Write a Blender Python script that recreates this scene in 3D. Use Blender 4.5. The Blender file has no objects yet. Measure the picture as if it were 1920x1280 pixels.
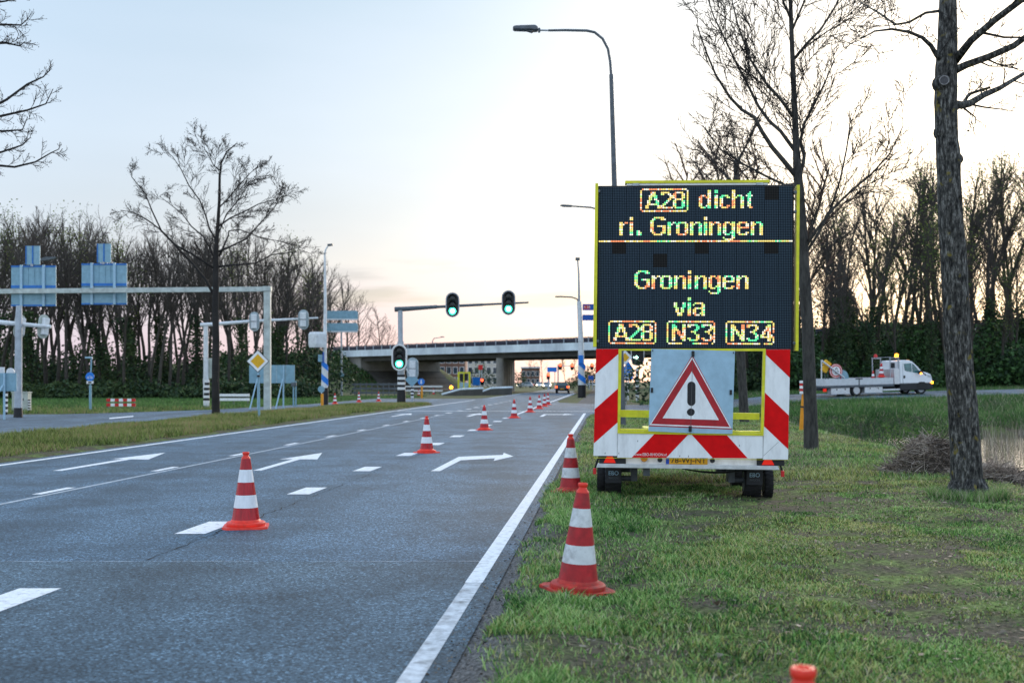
import bpy, bmesh, math, random
import numpy as np
from mathutils import Vector, Matrix

SC = bpy.context.scene
COL = SC.collection
R = math.radians
rnd = random.Random(11)
nrg = np.random.default_rng(5)

# ------------------------------------------------------------------ camera
FPX, EYE, HOR = 2186.0, 1.48, 716.0          # focal length in photo pixels, eye height, horizon row
cam_d = bpy.data.cameras.new("camera")
cam = bpy.data.objects.new("camera", cam_d)
COL.objects.link(cam)
cam.location = (0, 0, EYE)
cam.rotation_euler = (R(90), 0, 0)
cam_d.sensor_width = 36
cam_d.lens = 36 * FPX / 1920
cam_d.shift_y = (HOR - 640) / 1920
cam_d.clip_start = 0.1
cam_d.clip_end = 3000
cam_d.dof.use_dof = True
cam_d.dof.focus_distance = 14.0
cam_d.dof.aperture_fstop = 2.6
SC.camera = cam

# ------------------------------------------------------------------ sky
SUN_AZ, SUN_EL = R(22), R(16)
world = bpy.data.worlds.new("World")
SC.world = world
world.use_nodes = True
nt = world.node_tree
nt.nodes.clear()
def wn(t, **k):
    n = nt.nodes.new(t)
    for a, b in k.items():
        setattr(n, a, b)
    return n
w_out = wn("ShaderNodeOutputWorld")
w_add = wn("ShaderNodeAddShader")
bg1 = wn("ShaderNodeBackground")
bg2 = wn("ShaderNodeBackground")
sky = wn("ShaderNodeTexSky", sky_type="NISHITA", sun_disc=False)
sky.sun_elevation = SUN_EL
sky.sun_rotation = SUN_AZ
nt.links.new(sky.outputs[0], bg1.inputs[0])
bg1.inputs[1].default_value = 0.05
tc = wn("ShaderNodeTexCoord")
sep = wn("ShaderNodeSeparateXYZ")
nt.links.new(tc.outputs["Generated"], sep.inputs[0])
ramp = wn("ShaderNodeValToRGB")
cr = ramp.color_ramp
stops = [(0.0, (0.05, 0.0, 0.34)), (0.045, (0.10, 0.04, 0.27)), (0.10, (0.22, 0.20, 0.26)), (0.15, (0.21, 0.22, 0.26)),
         (0.20, (0.27, 0.31, 0.36)), (0.31, (0.25, 0.33, 0.39)), (1.0, (0.50, 0.72, 1.0))]
cr.elements[0].position, cr.elements[0].color = stops[0][0], (*stops[0][1], 1)
cr.elements[1].position, cr.elements[1].color = stops[-1][0], (*stops[-1][1], 1)
for p_, c_ in stops[1:-1]:
    e = cr.elements.new(p_)
    e.color = (*c_, 1)
nt.links.new(sep.outputs[2], ramp.inputs[0])
# soft glow round the place where the sun went down
vd = wn("ShaderNodeVectorMath", operation="DOT_PRODUCT")
nt.links.new(tc.outputs["Generated"], vd.inputs[0])
vd.inputs[1].default_value = (math.sin(SUN_AZ) * math.cos(R(12)), math.cos(SUN_AZ) * math.cos(R(12)), math.sin(R(12)))
gl = wn("ShaderNodeMapRange", interpolation_type="SMOOTHSTEP")
gl.inputs[1].default_value, gl.inputs[2].default_value = 0.35, 0.86
gl.inputs[3].default_value, gl.inputs[4].default_value = 0.0, 1.0
nt.links.new(vd.outputs["Value"], gl.inputs[0])
# away from the sunset the hazy sky is evenly pale
ramp2 = wn("ShaderNodeValToRGB")
ramp2.color_ramp.elements[0].position, ramp2.color_ramp.elements[0].color = 0.0, (0.66, 0.72, 0.84, 1)
ramp2.color_ramp.elements[1].position, ramp2.color_ramp.elements[1].color = 1.0, (0.50, 0.72, 1.0, 1)
nt.links.new(sep.outputs[2], ramp2.inputs[0])
mixg = wn("ShaderNodeMix", data_type="RGBA")
nt.links.new(gl.outputs[0], mixg.inputs[0])
nt.links.new(ramp2.outputs[0], mixg.inputs[6])
nt.links.new(ramp.outputs[0], mixg.inputs[7])
# streaky low clouds
mp = wn("ShaderNodeMapping")
mp.inputs["Scale"].default_value = (5.0, 5.0, 42.0)
mp.inputs["Location"].default_value = (0.35, 0.0, 0.4)
nt.links.new(tc.outputs["Generated"], mp.inputs[0])
nz = wn("ShaderNodeTexNoise")
nz.inputs["Scale"].default_value = 1.0
nz.inputs["Detail"].default_value = 5
nt.links.new(mp.outputs[0], nz.inputs[0])
cth = wn("ShaderNodeMapRange", interpolation_type="SMOOTHSTEP")
cth.inputs[1].default_value, cth.inputs[2].default_value = 0.52, 0.66
nt.links.new(nz.outputs[0], cth.inputs[0])
band = wn("ShaderNodeValToRGB")
b = band.color_ramp
b.elements[0].position, b.elements[0].color = 0.035, (0, 0, 0, 1)
b.elements[1].position, b.elements[1].color = 0.13, (0, 0, 0, 1)
e = b.elements.new(0.075); e.color = (1, 1, 1, 1)
nt.links.new(sep.outputs[2], band.inputs[0])
cm = wn("ShaderNodeMath", operation="MULTIPLY")
nt.links.new(cth.outputs[0], cm.inputs[0])
nt.links.new(band.outputs[0], cm.inputs[1])
mixc = wn("ShaderNodeMix", data_type="RGBA")
nt.links.new(cm.outputs[0], mixc.inputs[0])
nt.links.new(mixg.outputs[2], mixc.inputs[6])
mixc.inputs[7].default_value = (0.0, 0.0, 0.10, 1)
# faint high veil over the whole sky
mp2 = wn("ShaderNodeMapping")
mp2.inputs["Scale"].default_value = (2.5, 2.5, 9.0)
nt.links.new(tc.outputs["Generated"], mp2.inputs[0])
nz2 = wn("ShaderNodeTexNoise")
nz2.inputs["Scale"].default_value = 1.3
nz2.inputs["Detail"].default_value = 4
nt.links.new(mp2.outputs[0], nz2.inputs[0])
vth = wn("ShaderNodeMapRange")
vth.inputs[1].default_value, vth.inputs[2].default_value = 0.35, 0.75
vth.inputs[3].default_value, vth.inputs[4].default_value = 0.0, 0.30
nt.links.new(nz2.outputs[0], vth.inputs[0])
mixv = wn("ShaderNodeMix", data_type="RGBA")
nt.links.new(vth.outputs[0], mixv.inputs[0])
nt.links.new(mixc.outputs[2], mixv.inputs[6])
mixv.inputs[7].default_value = (0.42, 0.45, 0.52, 1)
nt.links.new(mixv.outputs[2], bg2.inputs[0])
bg2.inputs[1].default_value = 1.0
nt.links.new(bg1.outputs[0], w_add.inputs[0])
nt.links.new(bg2.outputs[0], w_add.inputs[1])
nt.links.new(w_add.outputs[0], w_out.inputs[0])

# ------------------------------------------------------------------ sun (already low, behind thin cloud)
sd = bpy.data.lights.new("sun", "SUN")
sd.energy = 2.0
sd.angle = R(25)
sd.color = (1.0, 0.84, 0.68)
sun = bpy.data.objects.new("sun", sd)
COL.objects.link(sun)
sdir = Vector((math.sin(SUN_AZ) * math.cos(SUN_EL), math.cos(SUN_AZ) * math.cos(SUN_EL), math.sin(SUN_EL)))
sun.rotation_euler = sdir.to_track_quat("Z", "Y").to_euler()

vs = SC.view_settings
vs.view_transform = "Standard"
vs.look = "None"
vs.exposure = 0.38
vs.gamma = 1.0
vs.use_curve_mapping = False
SC.render.engine = "CYCLES"
SC.cycles.use_denoising = True
SC.cycles.max_bounces = 6
SC.cycles.diffuse_bounces = 3
SC.cycles.glossy_bounces = 3
SC.cycles.transparent_max_bounces = 8

# ------------------------------------------------------------------ materials
MATS = {}
def mat(name, col, rough=0.6, var=0.0, scale=6.0, bump=0.0, metal=0.0, spec=0.4, emit=None, es=0.0, coord="Object", col2=None, dirt=0.0, stretch=(1, 1, 1), bdist=0.02, detail=5):
    if name in MATS:
        return MATS[name]
    m = bpy.data.materials.new(name)
    m.use_nodes = True
    t = m.node_tree
    bs = t.nodes["Principled BSDF"]
    bs.inputs["Base Color"].default_value = (*col, 1)
    bs.inputs["Roughness"].default_value = rough
    bs.inputs["Metallic"].default_value = metal
    bs.inputs["Specular IOR Level"].default_value = spec
    if emit:
        bs.inputs["Emission Color"].default_value = (*emit, 1)
        bs.inputs["Emission Strength"].default_value = es
    if var or bump or col2 or dirt:
        c = t.nodes.new("ShaderNodeTexCoord")
        mpn = t.nodes.new("ShaderNodeMapping")
        mpn.inputs["Scale"].default_value = stretch
        src = c.outputs[coord] if coord != "Position" else t.nodes.new("ShaderNodeNewGeometry").outputs["Position"]
        t.links.new(src, mpn.inputs[0])
        n = t.nodes.new("ShaderNodeTexNoise")
        n.inputs["Scale"].default_value = scale
        n.inputs["Detail"].default_value = detail
        n.inputs["Roughness"].default_value = 0.62
        t.links.new(mpn.outputs[0], n.inputs[0])
        last = None
        if var or col2:
            rp = t.nodes.new("ShaderNodeValToRGB")
            a_ = tuple(max(0, x * (1 - var)) for x in col)
            b_ = col2 if col2 else tuple(min(1, x * (1 + var)) for x in col)
            rp.color_ramp.elements[0].position, rp.color_ramp.elements[0].color = 0.32, (*a_, 1)
            rp.color_ramp.elements[1].position, rp.color_ramp.elements[1].color = 0.68, (*b_, 1)
            t.links.new(n.outputs[0], rp.inputs[0])
            last = rp.outputs[0]
            t.links.new(last, bs.inputs["Base Color"])
        if dirt:
            n2 = t.nodes.new("ShaderNodeTexNoise")
            n2.inputs["Scale"].default_value = scale * 0.6
            n2.inputs["Detail"].default_value = 8
            n2.inputs["Roughness"].default_value = 0.7
            t.links.new(mpn.outputs[0], n2.inputs[0])
            mr = t.nodes.new("ShaderNodeMapRange")
            mr.inputs[1].default_value, mr.inputs[2].default_value = 0.5, 0.75
            mr.inputs[4].default_value = dirt
            t.links.new(n2.outputs[0], mr.inputs[0])
            mx = t.nodes.new("ShaderNodeMix"); mx.data_type = "RGBA"
            t.links.new(mr.outputs[0], mx.inputs[0])
            mx.inputs[6].default_value = (*col, 1)
            if last:
                t.links.new(last, mx.inputs[6])
            mx.inputs[7].default_value = (0.07, 0.06, 0.045, 1)
            t.links.new(mx.outputs[2], bs.inputs["Base Color"])
        if bump:
            bp = t.nodes.new("ShaderNodeBump")
            bp.inputs["Strength"].default_value = bump
            bp.inputs["Distance"].default_value = bdist
            t.links.new(n.outputs[0], bp.inputs["Height"])
            t.links.new(bp.outputs[0], bs.inputs["Normal"])
    MATS[name] = m
    return m

def foliage(name, cols, rough=0.65, scale=0.35, trans=0.0, spec=0.25):
    """leaf/blade material: colour by world noise plus a random step per blade"""
    m = bpy.data.materials.new(name)
    m.use_nodes = True
    t = m.node_tree
    bs = t.nodes["Principled BSDF"]
    bs.inputs["Roughness"].default_value = rough
    bs.inputs["Specular IOR Level"].default_value = spec
    g = t.nodes.new("ShaderNodeNewGeometry")
    n = t.nodes.new("ShaderNodeTexNoise")
    n.inputs["Scale"].default_value = scale
    n.inputs["Detail"].default_value = 4
    t.links.new(g.outputs["Position"], n.inputs[0])
    ma = t.nodes.new("ShaderNodeMath"); ma.operation = "MULTIPLY_ADD"
    t.links.new(g.outputs["Random Per Island"], ma.inputs[0])
    ma.inputs[1].default_value = 0.56
    t.links.new(n.outputs[0], ma.inputs[2])
    sb = t.nodes.new("ShaderNodeMath"); sb.operation = "SUBTRACT"; sb.inputs[1].default_value = 0.27
    t.links.new(ma.outputs[0], sb.inputs[0])
    rp = t.nodes.new("ShaderNodeValToRGB")
    k = len(cols)
    for i, c in enumerate(cols):
        p = 0.25 + 0.5 * i / (k - 1)
        if i < 1:
            el = rp.color_ramp.elements[0]; el.position = p
        elif i == k - 1:
            el = rp.color_ramp.elements[len(rp.color_ramp.elements) - 1]; el.position = p
        else:
            el = rp.color_ramp.elements.new(p)
        el.color = (*c, 1)
    t.links.new(sb.outputs[0], rp.inputs[0])
    t.links.new(rp.outputs[0], bs.inputs["Base Color"])
    if trans:
        tr = t.nodes.new("ShaderNodeBsdfTranslucent")
        t.links.new(rp.outputs[0], tr.inputs[0])
        ms = t.nodes.new("ShaderNodeMixShader"); ms.inputs[0].default_value = trans
        t.links.new(bs.outputs[0], ms.inputs[1]); t.links.new(tr.outputs[0], ms.inputs[2])
        t.links.new(ms.outputs[0], t.nodes["Material Output"].inputs[0])
    MATS[name] = m
    return m

mat("galv", (0.36, 0.39, 0.42), 0.45, 0.25, 9, metal=0.3)
mat("galv_dark", (0.10, 0.115, 0.13), 0.5, 0.3, 5, metal=0.2)
mat("pole_grey", (0.42, 0.46, 0.50), 0.5, 0.2, 4, dirt=0.3)
mat("pole_white", (0.72, 0.74, 0.75), 0.5, 0.1, 5, dirt=0.35)
mat("gantry", (0.50, 0.55, 0.52), 0.55, 0.2, 3, dirt=0.6)
mat("black", (0.012, 0.012, 0.014), 0.5)
mat("black_gloss", (0.010, 0.012, 0.014), 0.25)
mat("rubber", (0.016, 0.016, 0.017), 0.8, 0.4, 30, bump=0.3)
mat("white", (0.80, 0.80, 0.79), 0.5, 0.05, 5)
mat("board_white", (0.88, 0.89, 0.89), 0.42, 0.06, 7, dirt=0.24, stretch=(1.6, 1, 0.5))
mat("board_red", (0.74, 0.004, 0.006), 0.5, 0.12, 7, spec=0.12)
mat("board_seam", (0.12, 0.12, 0.12), 0.7)
mat("yellow", (0.72, 0.68, 0.02), 0.45, 0.15, 8, dirt=0.25)
mat("orange_post", (0.80, 0.30, 0.01), 0.5, 0.12, 6)
mat("cone_orange", (0.86, 0.040, 0.020), 0.42, 0.2, 14, dirt=0.25)
mat("cone_red", (0.42, 0.005, 0.014), 0.22, 0.3, 10, stretch=(3, 3, 0.4), dirt=0.12)
mat("cone_white", (0.80, 0.82, 0.84), 0.3, 0.10, 9, stretch=(3, 3, 0.4), dirt=0.2)
mat("cone_worn_white", (0.66, 0.68, 0.68), 0.5, 0.12, 12, dirt=0.65)
mat("cone_worn_red", (0.40, 0.012, 0.016), 0.5, 0.35, 12, dirt=0.45)
mat("cone_dirty", (0.46, 0.03, 0.02), 0.6, 0.4, 12, dirt=0.8)
mat("sign_back", (0.22, 0.38, 0.47), 0.45, 0.15, 4, metal=0.2)
mat("sign_back_blue", (0.02, 0.16, 0.48), 0.45, 0.15, 4)
mat("sign_plate", (0.34, 0.52, 0.64), 0.42, 0.10, 8, dirt=0.12)
mat("sign_blue", (0.01, 0.09, 0.42), 0.4, 0.08, 6)
mat("sign_bright_blue", (0.01, 0.20, 0.70), 0.4, 0.08, 6)
mat("sign_amber", (0.78, 0.42, 0.01), 0.4, 0.15, 9)
mat("sign_red", (0.42, 0.008, 0.018), 0.35, 0.15, 12)
mat("sign_red2", (0.60, 0.02, 0.02), 0.4)
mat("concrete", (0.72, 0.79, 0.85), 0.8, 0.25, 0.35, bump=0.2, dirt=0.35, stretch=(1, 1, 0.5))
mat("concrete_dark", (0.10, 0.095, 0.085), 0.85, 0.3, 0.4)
mat("concrete_pier", (0.30, 0.28, 0.25), 0.8, 0.3, 0.5, dirt=0.3)
mat("cut_ring", (0.26, 0.25, 0.25), 0.9, 0.3, 30)
mat("rail_dark", (0.035, 0.033, 0.050), 0.6, 0.3, 2)
mat("brick", (0.17, 0.09, 0.065), 0.85, 0.3, 1.5)
mat("brick_pale", (0.55, 0.50, 0.44), 0.85, 0.2, 1.5)
mat("glass", (0.03, 0.05, 0.07), 0.08, spec=0.7)
mat("car_glass", (0.02, 0.05, 0.055), 0.06, spec=0.8)
mat("screen_glass", (0.05, 0.16, 0.17), 0.1, 0.4, 3, spec=0.8)
mat("paint_white", (0.80, 0.82, 0.84), 0.28, 0.04, 3, spec=0.6)
mat("paint_black", (0.010, 0.010, 0.013), 0.22, spec=0.6)
mat("paint_silver", (0.45, 0.48, 0.52), 0.3, metal=0.5)
mat("alu", (0.62, 0.64, 0.66), 0.35, 0.15, 12, metal=0.5)
mat("alu_side", (0.60, 0.62, 0.63), 0.45, 0.08, 6, dirt=0.12)
mat("plastic_dark", (0.02, 0.022, 0.026), 0.6)
mat("rim", (0.50, 0.52, 0.54), 0.35, metal=0.6)
mat("cabinet", (0.46, 0.50, 0.45), 0.6, 0.15, 4, dirt=0.3)
mat("tail_red", (0.45, 0.004, 0.004), 0.2, emit=(1, 0.03, 0.01), es=0.35)
mat("lamp_tail", (0.5, 0.01, 0.01), 0.3, emit=(1.0, 0.10, 0.02), es=3.0)
mat("lamp_red", (0.5, 0.01, 0.01), 0.3, emit=(1.0, 0.08, 0.03), es=4.0)
mat("lamp_green", (0.02, 0.5, 0.3), 0.3, emit=(0.06, 1.0, 0.58), es=3.2)
mat("lamp_green_core", (0.3, 0.9, 0.7), 0.3, emit=(0.55, 1.0, 0.82), es=3.4)
mat("lamp_amber", (0.8, 0.3, 0.01), 0.3, emit=(1.0, 0.34, 0.02), es=5.0)
mat("lamp_head", (0.9, 0.85, 0.7), 0.3, emit=(1.0, 0.86, 0.55), es=6.0)
mat("lens_off", (0.015, 0.02, 0.02), 0.15)
mat("plate_yellow", (0.80, 0.40, 0.01), 0.45, 0.08, 20)
mat("plate_blue", (0.01, 0.08, 0.5), 0.45)
mat("marking", (0.80, 0.82, 0.84), 0.6, 0.10, 22, dirt=0.7, coord="Position")
mat("marking_worn", (0.56, 0.58, 0.60), 0.7, 0.3, 11, dirt=1.0, coord="Position")
mat("marking_thin", (0.42, 0.47, 0.52), 0.65, 0.25, 7, dirt=0.5, coord="Position")
mat("seam", (0.018, 0.020, 0.022), 0.9, coord="Position")
mat("bark", (0.050, 0.047, 0.042), 0.9, 0.55, 14, bump=0.9, stretch=(1, 1, 0.25), bdist=0.03)
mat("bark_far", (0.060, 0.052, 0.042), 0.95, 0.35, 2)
mat("bark_mid", (0.026, 0.023, 0.021), 0.95, 0.35, 2)
mat("twig", (0.022, 0.017, 0.015), 0.9)
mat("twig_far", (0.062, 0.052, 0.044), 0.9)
mat("twig_warm_lit", (0.11, 0.065, 0.045), 0.9)  # warm low-sun light put into the twig colour
mat("head_grey", (0.34, 0.40, 0.42), 0.55, 0.2, 6)
mat("wood_cut", (0.075, 0.072, 0.075), 0.85, 0.3, 40)
mat("lichen", (0.30, 0.24, 0.05), 0.9, 0.4, 30)
mat("dead_stem", (0.24, 0.19, 0.13), 0.9, 0.4, 5)
mat("heap", (0.07, 0.055, 0.042), 0.95, 0.5, 12, bump=0.8)
foliage("heap_straw", [(0.09, 0.07, 0.055), (0.26, 0.20, 0.16), (0.50, 0.42, 0.34)], scale=2.0)
foliage("grass_near", [(0.022, 0.075, 0.018), (0.085, 0.220, 0.045), (0.20, 0.40, 0.090), (0.44, 0.60, 0.22)], scale=1.1, trans=0.25)
foliage("grass_olive", [(0.065, 0.080, 0.022), (0.22, 0.26, 0.065), (0.43, 0.46, 0.13), (0.62, 0.58, 0.27)], scale=1.6, trans=0.2)
foliage("grass_dry", [(0.20, 0.17, 0.10), (0.36, 0.31, 0.19), (0.56, 0.52, 0.36)], scale=1.0, trans=0.2)
foliage("grass_median", [(0.06, 0.085, 0.022), (0.17, 0.24, 0.05), (0.27, 0.32, 0.09), (0.34, 0.25, 0.14)], scale=0.35, trans=0.2)
foliage("grass_bank", [(0.024, 0.062, 0.020), (0.07, 0.17, 0.042), (0.15, 0.29, 0.07)], scale=0.4, trans=0.2)
foliage("leaf_dark", [(0.010, 0.028, 0.010), (0.026, 0.066, 0.018), (0.055, 0.12, 0.03)], scale=0.25)
foliage("leaf_ivy", [(0.017, 0.036, 0.017), (0.034, 0.067, 0.025), (0.070, 0.105, 0.031)], scale=0.2)
foliage("leaf_young", [(0.063, 0.108, 0.029), (0.135, 0.189, 0.040), (0.216, 0.243, 0.054)], scale=0.2, trans=0.3)
foliage("leaf_bright", [(0.045, 0.10, 0.02), (0.09, 0.19, 0.03), (0.16, 0.25, 0.06)], scale=1.5, trans=0.3)
foliage("leaf_litter", [(0.05, 0.035, 0.025), (0.12, 0.085, 0.055), (0.24, 0.2, 0.15)], scale=3.0)

def asphalt_mat(name, col, blue, fine=72.0):
    m = bpy.data.materials.new(name)
    m.use_nodes = True
    t = m.node_tree
    bs = t.nodes["Principled BSDF"]
    L = t.links.new
    g = t.nodes.new("ShaderNodeNewGeometry")
    n1 = t.nodes.new("ShaderNodeTexVoronoi"); n1.inputs["Scale"].default_value = fine; n1.inputs["Randomness"].default_value = 1.0
    L(g.outputs["Position"], n1.inputs["Vector"])
    sc_ = t.nodes.new("ShaderNodeSeparateColor"); L(n1.outputs["Color"], sc_.inputs[0])
    r1 = t.nodes.new("ShaderNodeValToRGB")
    ee = r1.color_ramp.elements
    ee[0].position, ee[0].color = 0.0, (*[c * 0.12 for c in col], 1)
    ee[1].position, ee[1].color = 1.0, (*[c * 3.4 for c in col], 1)
    x = ee.new(0.45); x.color = (*[c * 0.75 for c in col], 1)
    x = ee.new(0.85); x.color = (*[c * 1.6 for c in col], 1)
    L(sc_.outputs[0], r1.inputs[0])
    # long worn wheel tracks along the road
    mpn = t.nodes.new("ShaderNodeMapping")
    mpn.inputs["Rotation"].default_value = (0, 0, math.atan(0.08))
    mpn.inputs["Scale"].default_value = (0.62, 0.028, 1)
    L(g.outputs["Position"], mpn.inputs[0])
    n2 = t.nodes.new("ShaderNodeTexNoise"); n2.inputs["Scale"].default_value = 1.0; n2.inputs["Detail"].default_value = 4
    L(mpn.outputs[0], n2.inputs[0])
    n3 = t.nodes.new("ShaderNodeTexNoise"); n3.inputs["Scale"].default_value = 0.9; n3.inputs["Detail"].default_value = 6
    L(g.outputs["Position"], n3.inputs[0])
    ad = t.nodes.new("ShaderNodeMath"); ad.operation = "ADD"
    L(n2.outputs[0], ad.inputs[0]); L(n3.outputs[0], ad.inputs[1])
    mr = t.nodes.new("ShaderNodeMapRange"); mr.inputs[1].default_value, mr.inputs[2].default_value = 0.84, 1.16
    mr.inputs[3].default_value, mr.inputs[4].default_value = 0.64, 1.36
    L(ad.outputs[0], mr.inputs[0])
    mx = t.nodes.new("ShaderNodeMix"); mx.data_type = "RGBA"; mx.blend_type = "MULTIPLY"; mx.inputs[0].default_value = 1
    L(r1.outputs[0], mx.inputs[6]); L(mr.outputs[0], mx.inputs[7])
    # the stretch before the cross joint is an older, greyer surface
    sp = t.nodes.new("ShaderNodeSeparateXYZ"); L(g.outputs["Position"], sp.inputs[0])
    lt = t.nodes.new("ShaderNodeMath"); lt.operation = "LESS_THAN"; lt.inputs[1].default_value = 9.62
    L(sp.outputs[1], lt.inputs[0])
    m2 = t.nodes.new("ShaderNodeMix"); m2.data_type = "RGBA"; m2.blend_type = "MULTIPLY"
    L(lt.outputs[0], m2.inputs[0]); L(mx.outputs[2], m2.inputs[6]); m2.inputs[7].default_value = (0.98, 0.90, 0.82, 1)
    L(m2.outputs[2], bs.inputs["Base Color"])
    bs.inputs["Roughness"].default_value = 0.62
    bs.inputs["Specular IOR Level"].default_value = 0.45
    bs.inputs["Specular Tint"].default_value = (0.50, 0.78, 1.0, 1)
    bp = t.nodes.new("ShaderNodeBump"); bp.inputs["Strength"].default_value = 0.6; bp.inputs["Distance"].default_value = 0.006
    L(sc_.outputs[0], bp.inputs["Height"]); L(bp.outputs[0], bs.inputs["Normal"])
    MATS[name] = m
    return m
asphalt_mat("asphalt", (0.052, 0.090, 0.128), 1)
asphalt_mat("asphalt_side", (0.085, 0.115, 0.145), 1, 60)

def ground_mat():
    m = bpy.data.materials.new("ground_soil_grass")
    m.use_nodes = True
    t = m.node_tree
    bs = t.nodes["Principled BSDF"]
    L = t.links.new
    g = t.nodes.new("ShaderNodeNewGeometry")
    n1 = t.nodes.new("ShaderNodeTexNoise"); n1.inputs["Scale"].default_value = 1.7; n1.inputs["Detail"].default_value = 10; n1.inputs["Roughness"].default_value = 0.65
    L(g.outputs["Position"], n1.inputs[0])
    r1 = t.nodes.new("ShaderNodeValToRGB")
    e = r1.color_ramp.elements
    e[0].position, e[0].color = 0.36, (0.105, 0.088, 0.066, 1)
    e[1].position, e[1].color = 0.66, (0.15, 0.21, 0.06, 1)
    x = e.new(0.46); x.color = (0.085, 0.078, 0.050, 1)
    x = e.new(0.56); x.color = (0.10, 0.125, 0.045, 1)
    L(n1.outputs[0], r1.inputs[0])
    n2 = t.nodes.new("ShaderNodeTexNoise"); n2.inputs["Scale"].default_value = 28; n2.inputs["Detail"].default_value = 4
    L(g.outputs["Position"], n2.inputs[0])
    mr = t.nodes.new("ShaderNodeMapRange"); mr.inputs[1].default_value, mr.inputs[2].default_value = 0.3, 0.7
    mr.inputs[3].default_value, mr.inputs[4].default_value = 0.35, 1.75
    L(n2.outputs[0], mr.inputs[0])
    mx = t.nodes.new("ShaderNodeMix"); mx.data_type = "RGBA"; mx.blend_type = "MULTIPLY"; mx.inputs[0].default_value = 1
    L(r1.outputs[0], mx.inputs[6]); L(mr.outputs[0], mx.inputs[7])
    # bare gritty soil along the right-hand road edge
    sp = t.nodes.new("ShaderNodeSeparateXYZ"); L(g.outputs["Position"], sp.inputs[0])
    u = t.nodes.new("ShaderNodeMath"); u.operation = "MULTIPLY_ADD"; u.inputs[1].default_value = -0.08
    L(sp.outputs[1], u.inputs[0]); L(sp.outputs[0], u.inputs[2])
    ms = t.nodes.new("ShaderNodeMapRange"); ms.inputs[1].default_value, ms.inputs[2].default_value = -0.66, -0.40
    ms.inputs[3].default_value, ms.inputs[4].default_value = 1.0, 0.0
    L(u.outputs[0], ms.inputs[0])
    lt = t.nodes.new("ShaderNodeMath"); lt.operation = "GREATER_THAN"; lt.inputs[1].default_value = -2
    L(u.outputs[0], lt.inputs[0])
    mu = t.nodes.new("ShaderNodeMath"); mu.operation = "MULTIPLY"
    L(ms.outputs[0], mu.inputs[0]); L(lt.outputs[0], mu.inputs[1])
    n4 = t.nodes.new("ShaderNodeTexNoise"); n4.inputs["Scale"].default_value = 45; n4.inputs["Detail"].default_value = 5
    L(g.outputs["Position"], n4.inputs[0])
    r4 = t.nodes.new("ShaderNodeValToRGB")
    r4.color_ramp.elements[0].position, r4.color_ramp.elements[0].color = 0.35, (0.035, 0.033, 0.032, 1)
    r4.color_ramp.elements[1].position, r4.color_ramp.elements[1].color = 0.7, (0.26, 0.25, 0.24, 1)
    L(n4.outputs[0], r4.inputs[0])
    m4 = t.nodes.new("ShaderNodeMix"); m4.data_type = "RGBA"
    L(mu.outputs[0], m4.inputs[0]); L(mx.outputs[2], m4.inputs[6]); L(r4.outputs[0], m4.inputs[7])
    L(m4.outputs[2], bs.inputs["Base Color"])
    bs.inputs["Roughness"].default_value = 0.95
    bs.inputs["Specular IOR Level"].default_value = 0.1
    bp = t.nodes.new("ShaderNodeBump"); bp.inputs["Strength"].default_value = 0.9; bp.inputs["Distance"].default_value = 0.03
    L(n2.outputs[0], bp.inputs["Height"]); L(bp.outputs[0], bs.inputs["Normal"])
    MATS["ground"] = m
ground_mat()

def water_mat():
    m = mat("water", (0.012, 0.018, 0.018), 0.06, spec=0.6)
    t = m.node_tree
    n = t.nodes.new("ShaderNodeTexNoise"); n.inputs["Scale"].default_value = 5; n.inputs["Detail"].default_value = 4
    g = t.nodes.new("ShaderNodeNewGeometry")
    t.links.new(g.outputs["Position"], n.inputs[0])
    bp = t.nodes.new("ShaderNodeBump"); bp.inputs["Strength"].default_value = 0.4; bp.inputs["Distance"].default_value = 0.05
    t.links.new(n.outputs[0], bp.inputs["Height"])
    t.links.new(bp.outputs[0], t.nodes["Principled BSDF"].inputs["Normal"])
water_mat()

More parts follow.
